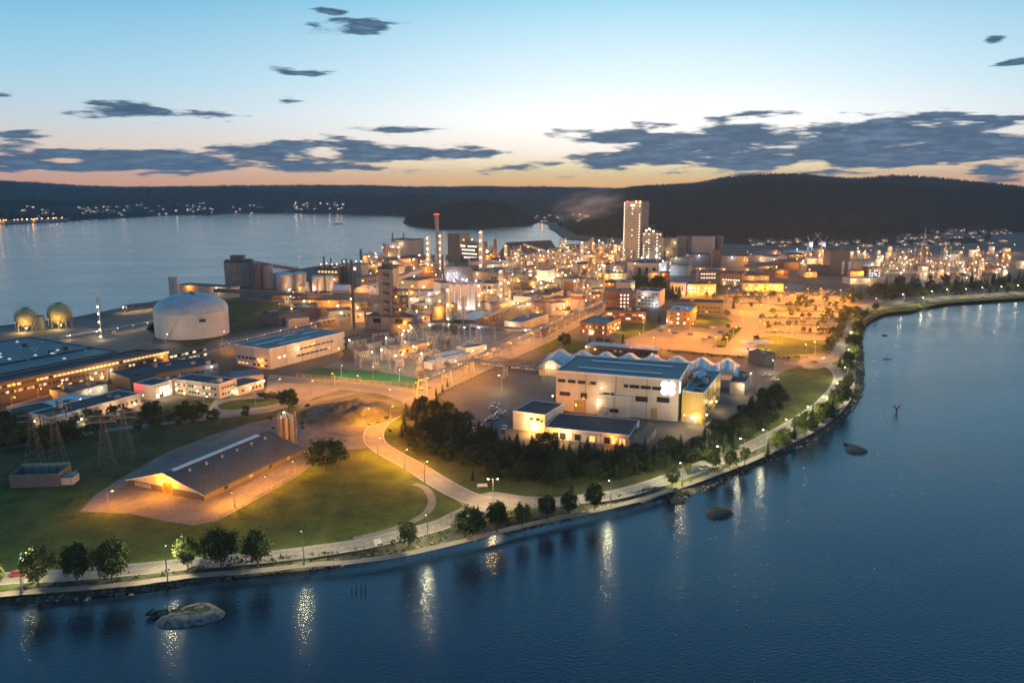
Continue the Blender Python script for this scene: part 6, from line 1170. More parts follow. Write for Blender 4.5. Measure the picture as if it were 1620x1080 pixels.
# parkway and car park trees
pk = [(R.uniform(1225, 1330), y_ + R.uniform(-1, 1)) for y_ in (483, 492, 503, 514, 526) for _ in range(7)] + [(1150, 500), (1152, 520), (1160, 530), (1148, 540), (1140, 550), (1196, 545), (1205, 505), (1222, 497), (1252, 500), (1270, 513), (1280, 502), (1300, 512), (1245, 485), (1262, 494), (1290, 492), (1312, 500), (1320, 486), (1232, 478), (1284, 480), (1306, 478), (1330, 500), (1326, 512), (1318, 525), (1320, 535), (1312, 545), (1190, 470), (1200, 478), (1176, 468), (1164, 478), (1118, 470), (1130, 474), (1188, 486), (1215, 520), (1296, 525), (1310, 528), (1275, 487), (1222, 470), (1337, 492), (1334, 480)]
HN = ['topmost', 'second', 'third', 'fourth', 'lowest']
for i, (x, y) in enumerate(pk): tree(FP[i % 3], x, y, R.uniform(2.2, 4.2) if i < 35 else R.uniform(3.5, 6.5), ('small tree in the ' + HN[i // 7] + ' hedge strip of the orange car park') if i < 35 else 'round orange-lit tree standing free in the sodium-lit car park', 'trees in the sodium-lit car park', name='park_tree')
for x, y, h, lb in ((1160, 488, 9, 'pointed dark conifer in the orange lawn beside the dark office'), (1268, 486, 11, 'large dark tree alone in the middle of the sodium-lit car park'), (1141, 464, 9, 'dark round tree before the orange office'), (893, 548, 9, 'big dark round tree on the lit lawn by the pipe bridge'), (933, 546, 7, 'first pointed dark conifer behind the wave roof'), (948, 548, 6, 'round dark bush behind the wave roof'), (963, 549, 6, 'second round dark bush behind the wave roof'), (985, 549, 9, 'twin pointed conifers behind the wave roof'), (1043, 512, 9, 'slim conifer on the green beside the dark office'), (722, 523, 8, 'green lamplit tree behind the substation')):
    tree(CP[3] if ('conifer' in lb) else FP[0], x, y, h, lb, None, 9.0 if 'conifer' in lb else 8.0, name='conifer' if 'conifer' in lb else 'broadleaf_tree')
for i in range(16): tree(FP[i % 3], R.uniform(1000, 1060), R.uniform(447, 462), R.uniform(7, 12), 'dark tree in the clump before the white turbine hall', 'clump before the white turbine hall')
for i in range(9): tree(CP[i % 4], 1055 + i * 2.6, 470 + R.uniform(-4, 4), R.uniform(8, 13), 'dark spruce in the group left of the orange office', 'spruces left of the orange office', 9.0, name='conifer')
for i in range(120):
    x = R.uniform(1345, 1640); y0 = interp([(1345, 478), (1400, 466), (1500, 458), (1640, 452)], x); tree((FP + CP)[i % 7], x, y0 + R.uniform(-12, 9) * (1 if x > 1380 else .5), R.uniform(6, 12), 'dark tree in the belt between the refinery and the river', 'tree belt before the refinery', name='belt_tree')
# scrub at left
for i in range(70):
    x = R.uniform(20, 330); y = R.uniform(640 + (330 - x) * .12, 668 + (330 - x) * .14); tree(FP[i % 3], x, y, R.uniform(2.5, 6.0), 'dark scrub bush on the slope before the long white office', 'scrub before the long white office', name='scrub_bush', cat='bush')
for i in range(26): tree(BP[i % 4], R.uniform(-40, 70), R.uniform(680, 712), R.uniform(6, 10), 'dark feathery tree in the grove at the left edge', 'grove at the left edge', name='grove_tree')
for i in range(24): x = R.uniform(420, 640); tree(SP[i % 2], x, interp([(420, 618), (640, 625)], x) + R.uniform(14, 60), R.uniform(.8, 1.8), 'low dark shrub on the rocky slope by the works road', 'shrubs on the rocky slope', 1.4, 'shrub', 'shrub')
n_ = len(wl)
# bank vegetation: low tufts and stones as one mass
mb = MB(); rr = random.Random(5)
for i in range(0, n_ - 1):
    seg = (inner[i + 1] - inner[i]).length; k = int(seg / (1.0 if inner[i].y < 420 else 2.2)) + 1
    for j in range(k):
        t_ = rr.random(); u = rr.random(); p = inner[i].lerp(inner[i + 1], t_).lerp(wl[i].lerp(wl[i + 1], t_), u * .85); z = -(u ** 1.4) * 2.2
        if mnoise.noise(p * .06) < -.05 and rr.random() < .7: continue
        s_ = rr.uniform(.5, 1.5) * (1 + .5 * mnoise.noise(p * .04))
        for q in range(9):
            c_ = p + Vector((rr.gauss(0, s_ * .5), rr.gauss(0, s_ * .5), z - p.z + rr.uniform(.1, s_ * .8))); n = Vector((rr.gauss(0, 1), rr.gauss(0, 1), rr.gauss(.4, 1))).normalized(); a = n.orthogonal().normalized() * s_ * .34; b = n.cross(a) * .8
            mb.add([c_ - a, c_ - b, c_ + a, c_ + b], [(0, 1, 2, 3)])
tag(mb.obj('bank_undergrowth', LM[3]), 'low dark undergrowth growing on the river bank', kind='stuff')
mb = MB()
for i in range(900):
    k = rr.randrange(n_ - 1); u = rr.uniform(.6, 1.02); p = inner[k].lerp(wl[k], u); p = p + (wl[k + 1] - wl[k]) * rr.random(); r_ = rr.uniform(.25, .8); mb.ico((p.x, p.y, -(min(u, 1) ** 1.4) * 2.3 + .1), r_, 1, .6)
tag(mb.obj('bank_stones', mat('shore_stone', (.16, .15, .14), .9, var=.4, scale=.8)), 'stones scattered along the water edge', kind='stuff')
# islets and sculptures in the river
def islet(name, label, pts, hmax, m_, top=None, cat='islet'):
    q = smooth_line([(v.x, v.y) for v in [P(x, y, WZ) for x, y in pts + [pts[0]]]], 5)[:-1]; c_ = Vector((sum(a[0] for a in q) / len(q), sum(a[1] for a in q) / len(q)))
    t = thing(name, label, cat, (c_.x, c_.y, WZ)); mb = MB(); vs = []; n = len(q); lv = [(1.05, -.6), (1, 0.02), (.93, .42), (.75, .75), (.5, .93), (.25, 1.0)]
    for f, z in lv: vs += [((a[0] - c_.x) * f, (a[1] - c_.y) * f, z * hmax + (0.16 * hmax * mnoise.fractal(Vector((a[0] * f, a[1] * f, 3)) * .9, 1, 2, 4) if z > .1 else 0)) for a in q]
    mb.add(vs, [(k * n + i, k * n + (i + 1) % n, (k + 1) * n + (i + 1) % n, (k + 1) * n + i) for k in range(len(lv) - 1) for i in range(n)] + [tuple(range((len(lv) - 1) * n, len(lv) * n))]); mb.obj('mound', m_, t, smooth=True)
    if top: 
        mb = MB(); mb.add([((a[0] - c_.x) * .42 + top[0], (a[1] - c_.y) * .42 + top[1], hmax * 1.0) for a in q], [tuple(range(n))]); mb.add([((a[0] - c_.x) * .42 + top[0], (a[1] - c_.y) * .42 + top[1], z) for z in (hmax * .7, hmax * 1.0) for a in q], [(i, (i + 1) % n, n + (i + 1) % n, n + i) for i in range(n)]); mb.obj('hollow', LM[3] if top[2] else B['dark'], t)
    return t
ist = mat('islet_stone', (.16, .165, .175), .9, scale=.7, bump=.15, detail=9, col2=(.05, .05, .05), thr=(.4, .58)); isd = mat('dark_islet_stone', (.05, .045, .042), .9, var=.4, scale=.5)
islet('stone_islet', 'largest pale stone islet low in the river at lower left', [(246, 984), (262, 972), (290, 962), (318, 955), (338, 957), (357, 970), (340, 982), (300, 991), (256, 993)], 1.35, ist, (1, 1, 1))
p = P(262, 973, WZ); [tree(SP[i % 2], 0, 0, 1.5, 'dark tuft on the left end of the largest stone islet', 'tufts on the largest islet', 1.4, 'shrub', 'shrub', at=(p.x + i * 1.6, p.y + i * .35), zb=WZ + .1) for i in range(-2, 5)]
islet('round_islet', 'dark round islet with a hollow centre off the path bend', [(1115, 811), (1122, 804), (1138, 802), (1155, 805), (1160, 812), (1150, 819), (1130, 821), (1118, 817)], 1.2, isd, (0, 0, 1))
islet('leaf_islet', 'dark leaf-shaped islet in the river below the right shore', [(1333, 701), (1345, 702), (1360, 707), (1373, 713), (1368, 718), (1350, 719), (1338, 714), (1339, 705)], .8, isd)
islet('shore_islet', 'small dark mound touching the shore below the narrow road', [(1060, 793), (1068, 788), (1080, 788), (1085, 794), (1078, 797), (1066, 797)], .9, isd)
islet('thin_islet', 'thin dark sliver islet far out near the right car park', [(1394, 530), (1399, 529), (1405, 531), (1399, 532)], .5, isd)
p = P(1403, 568, WZ); t = thing('mooring_spar', 'small spar on a raft in the river by the roundabout', 'raft', (p.x, p.y, WZ)); mb = MB(); mb.box(-2.6, -.4, 0, 2.6, .4, .3); mb.obj('raft_deck', B['dark'], t); mb = MB(); mb.tube((0, 0, .3), (0, 0, 3.2), .12, 5); mb.obj('spar', B['dark'], t)
p = P(1418, 652, WZ); t = thing('river_sculpture', 'dark forked figure sculpture standing in the river', 'sculpture', (p.x, p.y, WZ)); mb = MB(); mb.tube((0, 0, -1), (0, 0, 1.6), .45, 8, .35); mb.obj('stem', B['dark'], t)
for s_ in (-1, 1): mb = MB(); mb.tube((0, 0, 1.4), (s_ * 1.0, 0, 2.6), .3, 6, .35); mb.ico((s_ * 1.2, 0, 2.9), .5, 2, .8); mb.obj('fork', B['dark'], t)
for i, (x, y) in enumerate(((556, 934), (563, 935), (571, 933), (578, 934))): p = P(x, y, WZ); mb = MB(); mb.tube((0, 0, -1), (.1, 0, 1.1 + .3 * (i % 2)), .14, 6); mb.ico((.1, 0, 1.3 + .3 * (i % 2)), .2, 1); tag(mb.obj('mooring_post', B['dark'], None, (p.x, p.y, WZ)), ['leftmost', 'second', 'third', 'rightmost'][i] + ' of four dark posts standing in the dark water', 'post', 'posts in the dark water')
islet('far_skerry', 'tiny flat skerry far out in the fjord', [(526, 355), (530, 354), (544, 354.3), (536, 355.4)], 1.2, isd)
# ------------------------------------------------------------------ street lamps
rl = [(35, 934, 886, 'leftmost river lamp behind the pale tree'), (265, 917, 867, 'river lamp left of the yellow-lit tree'), (481, 893, 843, 'river lamp on the open stretch of road below the gravel yard'), (677, 862, 817, 'river lamp right of the slender golden tree'),
      (966, 800, 762, 'river lamp at the end of the verge row'), (1079, 767, 734, 'river lamp beside the glowing yellow-green tree')]
for x, yb, yt, lb in rl: lamp(x, yb, hgt(x, yb, yt), GRN, 6500, lb, 'river road lamps', rz=1.9)
lamp(780, 796, hgt(780, 796, 757), WARM, 6500, 'twin-headed lamp on the round traffic island', None, double=True)
for i, (x, y) in enumerate(((1140, 740), (1176, 727), (1212, 712), (1248, 694), (1282, 672), (1306, 655), (1328, 632), (1340, 605), (1346, 575), (1349, 545), (1352, 520), (1388, 487))): lamp(x, y, 8, GRN, 5500, ORD[i] + ' greenish lamp from the river bend half hidden among the right shore trees', 'right shore road lamps', rz=2.6)
for i, (x, y) in enumerate(((1430, 478), (1462, 484), (1476, 473), (1500, 470), (1530, 469), (1556, 467), (1586, 465), (1612, 463))): lamp(x, y, 7, GRN, 3500, ORD[i] + ' greenish lamp from the left on the lake path before the refinery', 'lake path lamps', rz=2.6, bulb=.5)
wr = [(672, 762, 'short lamp by the footpath fork'), (598, 722, 'sodium lamp at the yard entrance bend'), (580, 672, 'sodium lamp on the rocky slope'), (614, 640, 'sodium lamp before the wood corner'), (492, 625, 'sodium lamp on the entrance apron, left'), (655, 628, 'sodium lamp on the side road, right end'), (618, 668, 'added sodium lamp midway up the works road by the wood'), (640, 742, 'added sodium lamp on the outer side of the works road bend'), (440, 622, 'added sodium lamp at the left end of the entrance apron')]  # midway, outer-bend and apron-end lamps are added to turn the roads amber
for x, y, lb in wr: lamp(x, y, 7, SOD if x < 660 else WARM, 14000 if x < 660 else 2600, lb, 'works road lamps', rz=1)
for i, (x, y) in enumerate(((530, 614), (570, 618), (700, 614), (735, 597), (775, 580), (812, 562), (845, 545), (880, 528), (912, 512), (940, 497), (972, 484))): lamp(x, y, 7.5, SOD, 13000, ORD[i] + ' sodium lamp going inland along the orange works road', 'works road lamps', rz=2.5)
lamp(794, 618, 8, WARM, 2600, 'lamp standing alone in the dark car park', None, rz=pi)
lamp(275, 691, 4, GRN, 10, 'unlit lamp', None) if False else None
lamp(404, 640, hgt(404, 640, 606), WARM, 900, 'lamp on the lawn by the low link building', None, rz=.4)
for x, y, lb in ((323, 640, 'lamp at the white office forecourt left'), (256, 632, 'lamp before the entrance block'), (222, 638, 'lamp at the right end of the long white office')): lamp(x, y, 4, WARM, 700, lb, 'forecourt lamps')
for i, (x, y) in enumerate(((1172, 598), (1131, 640), (1085, 683), (1190, 612), (1225, 590))): lamp(x, y, 7, WARM if i else SOD, 2200, ['sodium lamp by the small grey store', 'lamp on the forecourt right of the gold annex', 'lamp on the forecourt below the gold annex', 'lamp at the edge of the forecourt', 'lamp in the car park before the roundabout'][i], 'forecourt lamps', rz=2)
for i, (x, y) in enumerate(((1275, 566), (1289, 562))): lamp(x, y, 8, SOD, 6500, ['left', 'right'][i] + ' of two fierce sodium lamps at the roundabout', 'roundabout lamps', bulb=.7, rz=pi / 2)
# orange lots
lots = [(1035, 553), (1128, 553), (1018, 528), (1092, 530), (1060, 541), (1012, 548), (1160, 536), (1098, 508), (1150, 552), (1175, 510), (1198, 525), (1210, 530), (1240, 515), (1268, 520), (1298, 518), (1225, 500), (1255, 494), (1285, 500), (1315, 498), (1200, 498), (1236, 482), (1262, 478), (1300, 488), (1326, 490), (1180, 480),
        (1150, 470), (1208, 474), (1240, 468), (1300, 470), (1330, 472), (1278, 470), (1125, 478), (1170, 492), (1290, 536), (1255, 533), (1090, 470), (1230, 540), (1345, 482), (1215, 485)]
for x, y in lots: lamp(x, y, 8, SOD, 18000, 'sodium lamp in the big orange car park', 'sodium lamps in the orange car park', rz=R.choice([0, pi / 2, pi, 4]), bulb=.42)
# ------------------------------------------------------------------ cars
def car_meshes(paint):
    mb = MB(); mb.box(-2.15, -.86, .32, 2.15, .86, .78); mb.add([(-2.15, -.86, .78), (2.15, -.8, .70), (2.15, .8, .70), (-2.15, .86, .78), (-1.9, -.8, .88), (.95, -.8, .9), (.95, .8, .9), (-1.9, .8, .88)], [(4, 5, 6, 7), (0, 1, 5, 4), (1, 2, 6, 5), (2, 3, 7, 6), (3, 0, 4, 7)])
    body = mb.mesh('body', paint)
    mb = MB(); mb.add([(-1.85, -.76, .86), (.95, -.76, .88), (.95, .76, .88), (-1.85, .76, .86), (-1.4, -.62, 1.38), (.2, -.62, 1.42), (.2, .62, 1.42), (-1.4, .62, 1.38)], [(0, 1, 5, 4), (1, 2, 6, 5), (2, 3, 7, 6), (3, 0, 4, 7), (4, 5, 6, 7)]); cabin = mb.mesh('windows', B['glass'])
    mb = MB(); mb.box(-1.42, -.64, 1.36, .22, .64, 1.45); roof = mb.mesh('roof', paint)
    return body, cabin, roof
mb = MB(); mb.tube((0, -.1, 0), (0, .1, 0), .32, 12); mb.tube((0, -.12, 0), (0, .12, 0), .17, 8); WH = mb.mesh('wheel', B['dark'])
mb = MB(); mb.box(0, -.16, -.08, .05, .16, .08); HL = mb.mesh('headlight', B['strip']); TL = mb.mesh('taillight', B['reddoor'])
PA = {n: (mat('car_paint_' + n, c_, .3, .2, var=.08), n) for n, c_ in (('white', (.7, .7, .7)), ('silver', (.4, .41, .42)), ('dark', (.04, .045, .05)), ('blue', (.03, .06, .15)), ('red', (.3, .03, .03)))}
CM = {n: car_meshes(m_[0]) for n, m_ in PA.items()}
def car(px, py, rz, colr, label, group, full=True, at=None):
    p = at if at is not None else P(px, py); t = thing('parked_car', label, 'car', (p[0], p[1], .13), rz, group)
    b, c_, r_ = CM[colr]; put('body', b, t); put('windows', c_, t); put('roof', r_, t)
    if full:
        for x in (-1.35, 1.35):
            for y in (-.8, .8): put('wheel', WH, t, (x, y, .32))
        for y in (-.6, .6): put('headlight', HL, t, (2.14, y, .6)); put('taillight', TL, t, (-2.18, y, .62))
    return t
cs = [((784, 642), 'silver', 'silver car at the top of the parked row'), ((781, 647), 'silver', 'silver car second from the top of the parked row'), ((793, 653), 'white', 'white car right of the parked row'), ((790, 657), 'silver', 'silver car third in the parked row'), ((781, 663), 'silver', 'silver car before the gap in the row'), ((775, 667), 'dark', 'dark car before the gap in the row'),
      ((762, 678), 'silver', 'silver car beside the white one by the conifers'), ((753, 682), 'white', 'bright white car by the conifers'), ((798, 678), 'silver', 'silver car by the gatehouse wall, upper'), ((797, 684), 'dark', 'dark car by the gatehouse wall, lower')]
for (x, y), c_, lb in cs: car(x, y, .15 if x < 796 else 1.4, c_, lb, 'cars parked beside the wood')
for (x, y), c_, r_, lb in (((1190, 592), 'silver', 1.2, 'silver van-like car in the grey car park'), ((1213, 595), 'white', .1, 'white car on the grey car park near the grass'), ((1226, 602), 'white', 0, 'bright white car nearest the grass bank'), ((1046, 525), 'dark', .2, 'dark car on the orange lot by the brick block'), ((1068, 528), 'dark', .2, 'dark car mid orange lot'), ((1092, 530), 'dark', .1, 'dark car beside a lamp in the orange lot'),
      ((1113, 537), 'silver', .4, 'silver car at the lower orange lot'), ((1123, 535), 'dark', .2, 'dark car at the right of the lower orange lot'), ((1140, 527), 'dark', .3, 'dark car near the parkway hedge'), ((1127, 519), 'white', .2, 'white car by the green island'), ((1115, 742), 'white', .5, 'white car on the river road among the trees'), ((30, 911), 'red', .05, 'red car on the river road at the left edge')): car(x, y, r_, c_, lb, 'scattered parked cars')
for i in range(84):
    x = 1142 + R.random() * 188; y = R.choice([458.5, 461, 463.5, 466.5]) + (x - 1142) * .012; car(x, y, R.choice([0, pi]) + .1, R.choice(['white', 'silver', 'dark', 'dark', 'blue', 'red']), 'car in the packed staff car park beyond the orange lot', 'cars in the packed staff car park', full=False)
for i in range(9): x, y = 768 + i * 12 + R.uniform(-2, 2), 577 + i * 1.5; car(x, y, .1, R.choice(['white', 'silver', 'dark']), 'car or trailer parked under the cross pipe bridge', 'cars under the cross pipe bridge')
# sign board at the junction
p = P(763, 773); t = thing('sign_board', 'small pale sign board on posts beside the road junction', 'sign', (p.x, p.y, 0), .1); mb = MB(); mb.box(-1.7, -.05, .8, 1.7, .05, 1.9); mb.obj('board', B['white'], t)
for x in (-1.5, 1.5): mb = MB(); mb.tube((x, .1, 0), (x, .1, 1.9), .06, 5); mb.obj('post', B['lmetal'], t)
for i in range(7): 
    x, y = 640 + i * 17, 745 + i * 7.5
# fences -----------------------------------------------------------------
fm = bpy.data.materials.new('chain_link'); fm.use_nodes = True; t_ = fm.node_tree; b_ = t_.nodes['Principled BSDF']; b_.inputs['Base Color'].default_value = (.3, .3, .3, 1); b_.inputs['Metallic'].default_value = .4; b_.inputs['Roughness'].default_value = .5; b_.inputs['Alpha'].default_value = .22
def fence(label, pts, h=2.4, sp=4.0):
    q = G(*pts); t = thing('chain_fence', label, 'fence', (q[0].x, q[0].y, 0)); o = q[0]
    for a, b in zip(q, q[1:]):
        a, b = a - o, b - o; n = max(1, int((b - a).length / sp))
        for i in range(n): p = a.lerp(b, i / n); put('post', FPM, t, (p.x, p.y, 0)).scale = (1, 1, h)
        mb = MB(); mb.add([(a.x, a.y, .1), (b.x, b.y, .1), (b.x, b.y, h - .1), (a.x, a.y, h - .1)], [(0, 1, 2, 3)]); mb.obj('mesh_panel', fm, t)
        mb = MB(); mb.tube((a.x, a.y, h - .05), (b.x, b.y, h - .05), .03, 4); mb.obj('top_rail', B['lmetal'], t)
mb = MB(); mb.cyl(0, 0, 0, 1, .06, n=6); FPM = mb.mesh('post', B['lmetal'])
fence('wire fence along the green turf before the substation', [(470, 597), (560, 606), (655, 614), (676, 604)]); fence('wire fence along the pale strip beside the works road', [(676, 606), (745, 580), (850, 537)])
fence('low wire fence along the gravel yard edge', [(344, 822), (384, 801), (430, 775), (472, 751)], 1.2, 5); fence('fence on the far side of the dark car park', [(692, 628), (770, 590), (852, 572)], 1.8)
def hedge(label, pts, w=1.6, h=1.2, name='hedge', dens=1.0):
    q = smooth_line([(v.x, v.y) for v in G(*pts)], 4); o = q[0]; mb = MB(); r = random.Random(len(label) + int(o[0]))
    for a, b in zip(q, q[1:]):
        L_ = math.hypot(b[0] - a[0], b[1] - a[1])
        for k in range(int(L_ * 3.2 * dens * w)):
            f = r.random(); c_ = Vector((a[0] + (b[0] - a[0]) * f - o[0] + r.uniform(-w, w) / 2, a[1] + (b[1] - a[1]) * f - o[1] + r.uniform(-w, w) / 2, h * r.uniform(.15, 1.0) * (.75 + .35 * mnoise.noise(Vector((a[0] * .2, a[1] * .2, 0)))))); n = Vector((r.gauss(0, 1), r.gauss(0, 1), r.gauss(.6, 1))).normalized(); u = n.orthogonal().normalized() * .45; v = n.cross(u)
            mb.add([c_ - u, c_ - v, c_ + u, c_ + v], [(0, 1, 2, 3)])
    return tag(mb.obj(name, LM[3], None, (o[0], o[1], 0.06)), label, 'hedge', 'hedges in the car parks')
for i, y in enumerate((483, 492, 503, 514, 526)): hedge(['topmost', 'second', 'third', 'fourth', 'lowest'][i] + ' low hedge strip across the orange car park right of the parkway', [(1222 + i * -6 + (12 if i > 2 else 0), y), (1270, y + 1), (1334 - i * 3, y + 2)], 1.4, .9)
for i, y in enumerate((470, 479)): hedge(['upper', 'lower'][i] + ' low hedge strip on the lawn left of the parkway', [(1150 + i * 6, y), (1190, y + 1), (1214 - i * 8, y + 1)], 2.0, 1.2)
hedge('thick dark hedge between the orange car park and the shore road', [(1306, 556), (1320, 540), (1330, 522), (1337, 504), (1343, 490)], 5, 4.0, dens=.8)
hedge('dark hedge on the left side of the parkway', [(1140, 550), (1152, 536), (1166, 522)], 5, 3.5, dens=.8)
hedge('long dark hedge below the lawn in front of the wave roof', [(1055, 556), (1120, 562), (1178, 566)], 2.5, 1.5)
hedge('clipped dark hedge beside the roundabout', [(1216, 566), (1240, 567), (1266, 566)], 2.2, 1.6)
for i in range(22):                       # bay lines in the dark car park
    a = P(744 + i * 2.4, 688 - i * 2.35); mb = MB(); mb.box(0, -.06, 0, 4.6, .06, .004); o = mb.obj('bay_line', M['white_line'], None, (a.x, a.y, .072), .15); o['kind'] = 'structure'
# substation -------------------------------------------------------------
sub = [(515, 581), (560, 563), (612, 540), (700, 528), (780, 535), (742, 575), (672, 598), (600, 587)]; sp_ = [(v.x, v.y) for v in G(*sub)]; sx = [p[0] for p in sp_]; sy = [p[1] for p in sp_]
def portal():
    mb = MB()
    for x in (0,):
        for dx, dy in ((-.5, -.5), (.5, -.5), (.5, .5), (-.5, .5)): mb.tube((x + dx, dy, 0), (x + dx * .5, dy * .5, 9), .09, 3)
        for k in range(6): mb.tube((x - .45, -.45, k * 1.5), (x + .45, -.45, k * 1.5 + 1.5), .05, 3); mb.tube((x - .45, .45, k * 1.5 + 1.5), (x - .45, -.45, k * 1.5), .05, 3)
    a = mb.mesh('gantry_post', B['lmetal']); mb = MB()
    for dy in (-.4, .4): mb.tube((-5, dy, 8.6), (5, dy, 8.6), .08, 3); mb.tube((-5, dy, 9.2), (5, dy, 9.2), .08, 3)
    for k in range(10): mb.tube((-5 + k, -.4, 8.6), (-4 + k, -.4, 9.2), .05, 3)
    b = mb.mesh('gantry_beam', B['lmetal']); mb = MB(); mb.lathe([(.12, 0), (.22, .2), (.12, .4), (.22, .6), (.12, .8), (.22, 1.0), (.1, 1.3)], 8); return a, b, mb.mesh('insulator', B['trim'])
GP, GB, IN_ = portal(); cnt = 0; tries = 0; spots = []
while cnt < 26 and tries < 3000:
    tries += 1; x, y = R.uniform(min(sx), max(sx)), R.uniform(min(sy), max(sy))
    if not inside(x, y, sp_) or any((x - a) ** 2 + (y - b) ** 2 < 9 ** 2 for a, b in spots): continue
    spots.append((x, y)); cnt += 1; t = thing('switchyard_gantry', 'steel gantry with insulators in the floodlit substation yard', 'gantry', (x, y, 0), R.choice([.5, .5 + pi / 2]), 'gantries in the substation yard')
    put('gantry_post', GP, t, (-5, 0, 0)); put('gantry_post', GP, t, (5, 0, 0)); put('gantry_beam', GB, t); [put('insulator', IN_, t, (k, 0, 7.3)) for k in (-3, 0, 3)]
    if cnt % 2 == 0: put('lamp', bulb_mesh(WARM, .36), t, (-5, 0, 9.6)); light((-5.5, -1.5, 8.8), 'ffe6bc', 1500, t)
def transformer():
    mb = MB(); mb.box(-2, -1.4, .4, 2, 1.4, 3.2); a = mb.mesh('tank_body', B['lmetal']); mb = MB(); [mb.box(-1.9 + k * .48, -2.0, .7, -1.75 + k * .48, -1.42, 2.9) for k in range(8)]; b = mb.mesh('cooling_fins', B['lmetal']); return a, b
TA, TB = transformer(); cnt = 0; tries = 0
while cnt < 22 and tries < 3000:
    tries += 1; x, y = R.uniform(min(sx), max(sx)), R.uniform(min(sy), max(sy))
    if not inside(x, y, sp_) or any((x - a) ** 2 + (y - b) ** 2 < 5.5 ** 2 for a, b in spots): continue
    spots.append((x, y)); cnt += 1; t = thing('transformer', 'grey finned transformer with bushings in the substation yard', 'transformer', (x, y, 0), .5, 'transformers in the substation yard'); put('tank_body', TA, t); put('cooling_fins', TB, t); [put('bushing', IN_, t, (k, 0, 3.2)) for k in (-1.2, 0, 1.2)]
bld('substation_house', 'low building glowing yellow at the left of the substation', 'building', (628, 553), (676, 541), d=11, h=4.5, wall='beige', roof='rgrey', win=(W1(rows=1, sp=3, w=1.4, h=1.3, lit=.5, col='yellow', z0=1.5),), lamps=(('f', .1, 4, S_, 1600, 3), ('f', .5, 4, S_, 2000, 3), ('f', .9, 4, S_, 1600, 3), ('t', .4, 7, S_, 2500, .3)))
bld('peaked_store', 'two small dark gabled stores left of the substation', 'store', (560, 558), (585, 553), d=10, h=4, gable=2, wall='dgrey', roof='rrust', lamps=(('f', .95, 3, Wm, 1800, 2.5),))
bld('red_brown_store', 'brown-roofed store behind the peaked stores', 'store', (575, 545), (604, 538), d=14, h=4, gable=1.6, wall='beige', roof='rrust')
bld('white_transformer_hall', 'small pale hall in the middle of the substation', 'building', (737, 552), (770, 546), d=8, h=5, wall='pale', roof='rgrey', lamps=(('f', .2, 4, Wm, 1500, 2.5), ('f', .8, 4, Wm, 1500, 2.5)))
for i, (a, b) in enumerate((((684, 575), (748, 560)), ((700, 562), (770, 549)))): bld('white_canopy_store', ['front', 'rear'][i] + ' white-roofed open store in the substation', 'store', a, b, d=7, h=3.6, wall='white', roof='trim', parapet=0, lamps=(('f', .5, 2.5, Wm, 1200, 2),))
for x, y in ((700, 590), (540, 596), (590, 598), (632, 603)): lamp(x, y, 6, WARM if x > 650 else GRN, 1300, 'lamp over the green turf strip', 'turf strip lamps', rz=pi / 2)
# ------------------------------------------------------------------ filler sheds, tanks and plant lamps
zones = [((648, 470), (700, 440), (760, 448), (870, 445), (960, 432), (985, 442), (955, 470), (900, 505), (860, 520), (700, 522), (650, 515), 0), ((760, 405), (985, 398), (985, 440), (880, 428), (760, 430), 1), ((1060, 425), (1180, 412), (1240, 405), (1330, 403), (1340, 440), (1240, 440), (1180, 428), (1140, 424), 2),
         ((440, 462), (600, 484), (600, 515), (530, 520), (440, 515), 3), ((570, 412), (665, 404), (700, 440), (650, 470), (600, 470), (575, 440), 4), ((1340, 405), (1420, 400), (1625, 398), (1625, 445), (1400, 446), (1340, 440), 5), ((985, 425), (1070, 420), (1080, 445), (985, 445), 6), ((885, 395), (1000, 392), (1000, 412), (885, 415), 7)]
RP = [(v[0], v[1]) for v in smooth_line([(a.x, a.y) for a in G((690, 617), (745, 591), (800, 566), (860, 540), (905, 516), (950, 492), (1000, 470), (1030, 455))], 12)]
cnts = [46, 44, 22, 12, 20, 34, 8, 16]
wn = {'pale': 'pale', 'beige': 'beige', 'grey': 'grey', 'dgrey': 'dark grey', 'white': 'white', 'rust': 'rust-red', 'brick2': 'brown brick', 'conc': 'concrete', 'steel': 'steel', 'tank': 'whitish'}
rn = {'rtar': 'black', 'rgrey': 'grey', 'rrust': 'brown', 'rteal': 'blue-green', 'rblue': 'pale blue'}
LAND = [(o, o.location.copy(), o.name.split('.')[0].replace('_', ' ')) for o in list(S.objects) if o.type == 'EMPTY' and o.get('category') in ('tower', 'chimney', 'hall', 'office', 'tank', 'stack', 'silos', 'works', 'column')]
used = set(); fb = []
def landmark_label(kind, x, y, px):
    best = sorted(LAND, key=lambda q: (q[1].x - x) ** 2 + (q[1].y - y) ** 2)[:14]
    for o, l, nm in best:
        dx = x - l.x; dy = y - l.y; rel = ('just right of' if dx > 0 else 'just left of') if abs(dx) > abs(dy) else ('beyond' if dy > 0 else 'in front of')
        s_ = f'{kind} {rel} the {nm}'
        if s_ not in used and len(s_.split()) <= 16: used.add(s_); return s_
    return kind + ' among the crowded plant sheds'
